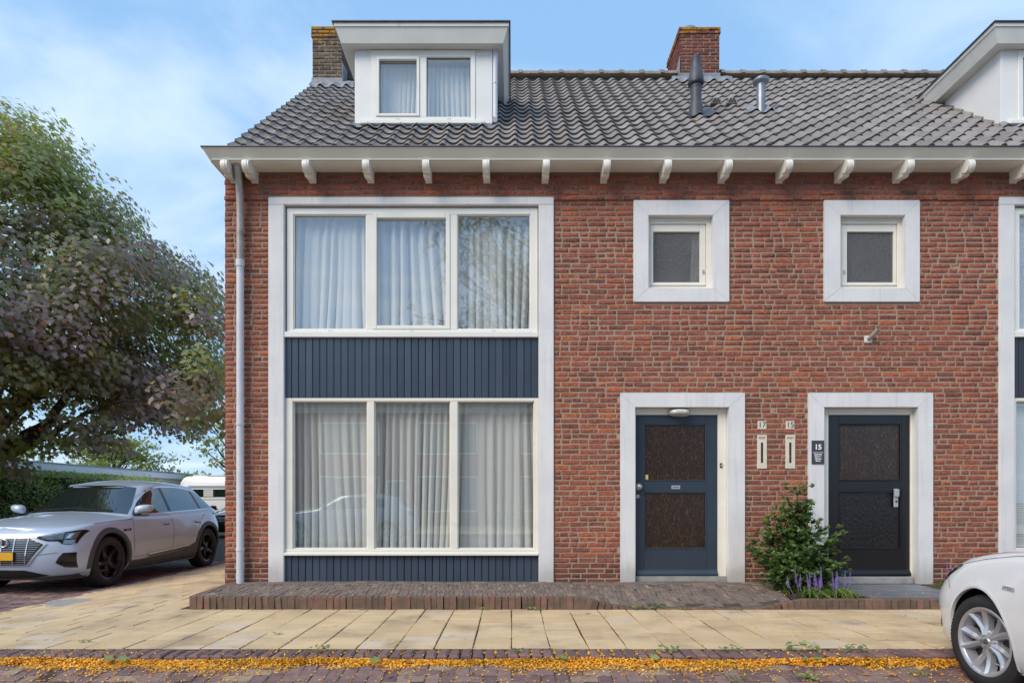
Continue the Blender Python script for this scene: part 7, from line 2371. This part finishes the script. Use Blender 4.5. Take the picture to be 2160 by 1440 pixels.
for sgn in (1, -1):
    wheel(blk, 0, sgn, 'five', 'rim_silver'); wheel(blk, -2.75, sgn, 'five', 'rim_silver')
    drape(blk, 'g', 'y', [(-0.65, 0.975), (-1.55, 0.985)], [(-0.7, 1.0), (-1.0, 1.17), (-1.53, 1.33)], 10, 4, 0.006, 'side_window', 'car_glass', sgn)
    drape(blk, 'g', 'y', [(-1.63, 0.985), (-2.5, 1.0)], [(-1.6, 1.335), (-2.1, 1.33), (-2.4, 1.26)], 10, 4, 0.006, 'side_window', 'car_glass', sgn)
    mirror_(blk, -0.6, 1.02, sgn, 0.88)
    hl = drape(blk, 'b', 'x', [(0.52, 0.57), (0.82, 0.60)], [(0.52, 0.65), (0.86, 0.70)], 8, 4, 0.006, 'headlight', 'lamp_grey', sgn)
drape(blk, 'g', 'x', [(-0.76, 0.985), (0, 1.03), (0.76, 0.985)], [(-0.55, 1.32), (0, 1.37), (0.55, 1.32)], 20, 8, 0.006, 'windscreen', 'car_glass')
gk = drape(blk, 'b', 'x', [(-0.36, 0.30), (0, 0.29), (0.36, 0.30)], [(-0.46, 0.66), (0, 0.68), (0.46, 0.66)], 16, 5, 0.008, 'grille', 'matt_black')
hx_ = blk['bvh'].ray_cast(Vector((4, 0, 0.6)), Vector((-1, 0, 0)))[0].x
rings(gk, blk, hx_ + 0.03, 0.62, 0.055, 0.082, 0.009)
MB().box(hx_ + 0.02, hx_ + 0.03, -0.26, 0.26, 0.42, 0.53, 0.003).ob('number_plate', 'plate_yellow', blk['root'])
drape(blk, 'b', 'x', [(-0.7, 0.2), (0, 0.2), (0.7, 0.2)], [(-0.75, 0.27), (0, 0.26), (0.75, 0.27)], 16, 2, 0.008, 'lower_intake', 'matt_black')

# ------------------------------------------------ white camper van across the end of the street
CV = thing('camper_van', 'white camper van parked side on beyond the silver car', 'van', (-11.6, 29.0, -0.15))
VW = 'paint_white'
x0, x1, y0, y1 = -14.65, -8.8, 28.0, 30.0
prof = [(x0 + 0.02, 0.15), (x0, 0.6), (x0 + 0.04, 1.3), (x0 + 0.16, 1.95), (x0 + 0.30, 2.14), (x0 + 0.5, 2.19), (x1 - 0.9, 2.19), (x1 - 0.35, 1.7), (x1 - 0.1, 1.1), (x1 + 0.6, 0.9), (x1 + 0.75, 0.55), (x1 + 0.75, 0.15)]
mb = MB(); P_ = [(x, z) for x, z in prof]
n = len(P_)
def ring_(y, ins):
    cx = sum(p[0] for p in P_) / n
    return [(cx + (p[0] - cx) * (1 - ins * 0.02), y, p[1] - ins * 0.06 * (p[1] > 1.5)) for p in P_]
rs = [ring_(y0 + 0.0, 1.2), ring_(y0 - 0.06, 0.6) if False else ring_(y0 + 0.05, 0), ring_(y1 - 0.05, 0), ring_(y1, 1.2)]
V_ = [q for r_ in rs for q in r_]
mb.add(V_, [(i * n + k, i * n + (k + 1) % n, (i + 1) * n + (k + 1) % n, (i + 1) * n + k) for i in range(3) for k in range(n)] + [tuple(range(n))[::-1], tuple(range(3 * n, 4 * n))])
vb = mb.ob('body', VW, CV, True)
MB().box(x0 + 0.55, x1 - 0.8, y0 + 0.25, y1 - 0.25, 2.19, 2.26, 0.03).ob('raised_roof', VW, CV)
MB().box(x0 + 1.3, x1 - 0.9, y0 + 0.05, y0 + 0.2, 2.21, 2.25, 0.01).ob('roof_rail', 'alu', CV)
MB().box(x0 + 0.5, x1 - 1.0, y0 - 0.02, y0 + 0.01, 1.70, 1.80, 0.006).ob('awning_rail', 'alu', CV)
MB().box(x0 + 0.6, x1 - 1.0, y0 - 0.015, y0 + 0.01, 1.30, 1.64, 0.01).ob('side_window', 'car_glass', CV)
for a, b in ((x0 + 1.66, x0 + 1.69), (x0 + 0.93, x0 + 0.95)):
    MB().box(a, b, y0 - 0.02, y0, 1.30, 1.64).ob('window_bar', 'matt_black', CV)
MB().box(x0 + 1.18, x0 + 1.6, y0 - 0.02, y0 - 0.012, 1.32, 1.62).ob('window_blind', 'dormer_grey', CV)
MB().box(x0 + 0.25, x1 - 0.4, y0 - 0.012, y0 + 0.01, 1.18, 1.25, 0.004).ob('rub_strip', 'dormer_grey', CV)
for xw in (x0 + 1.0, x1 - 0.2):
    for yy, sg in ((y0 + 0.11, -1), (y1 - 0.11, 1)):
        mt = Matrix.Translation((xw, yy, 0.18)) @ Matrix.Rotation(R(90), 4, 'X')
        w_ = MB().lathe([(0.0, -0.1), (0.3, -0.1), (0.33, -0.06), (0.33, 0.06), (0.3, 0.1), (0.0, 0.1)], 24, mt).ob('wheel', 'tyre', CV, True)
        MB().lathe([(0.0, 0.105 * -sg), (0.2, 0.104 * -sg)], 20, mt).ob('rim', 'rim_silver', w_)

for o in bpy.data.objects:
    if '_base' in o.keys(): del o['_base']
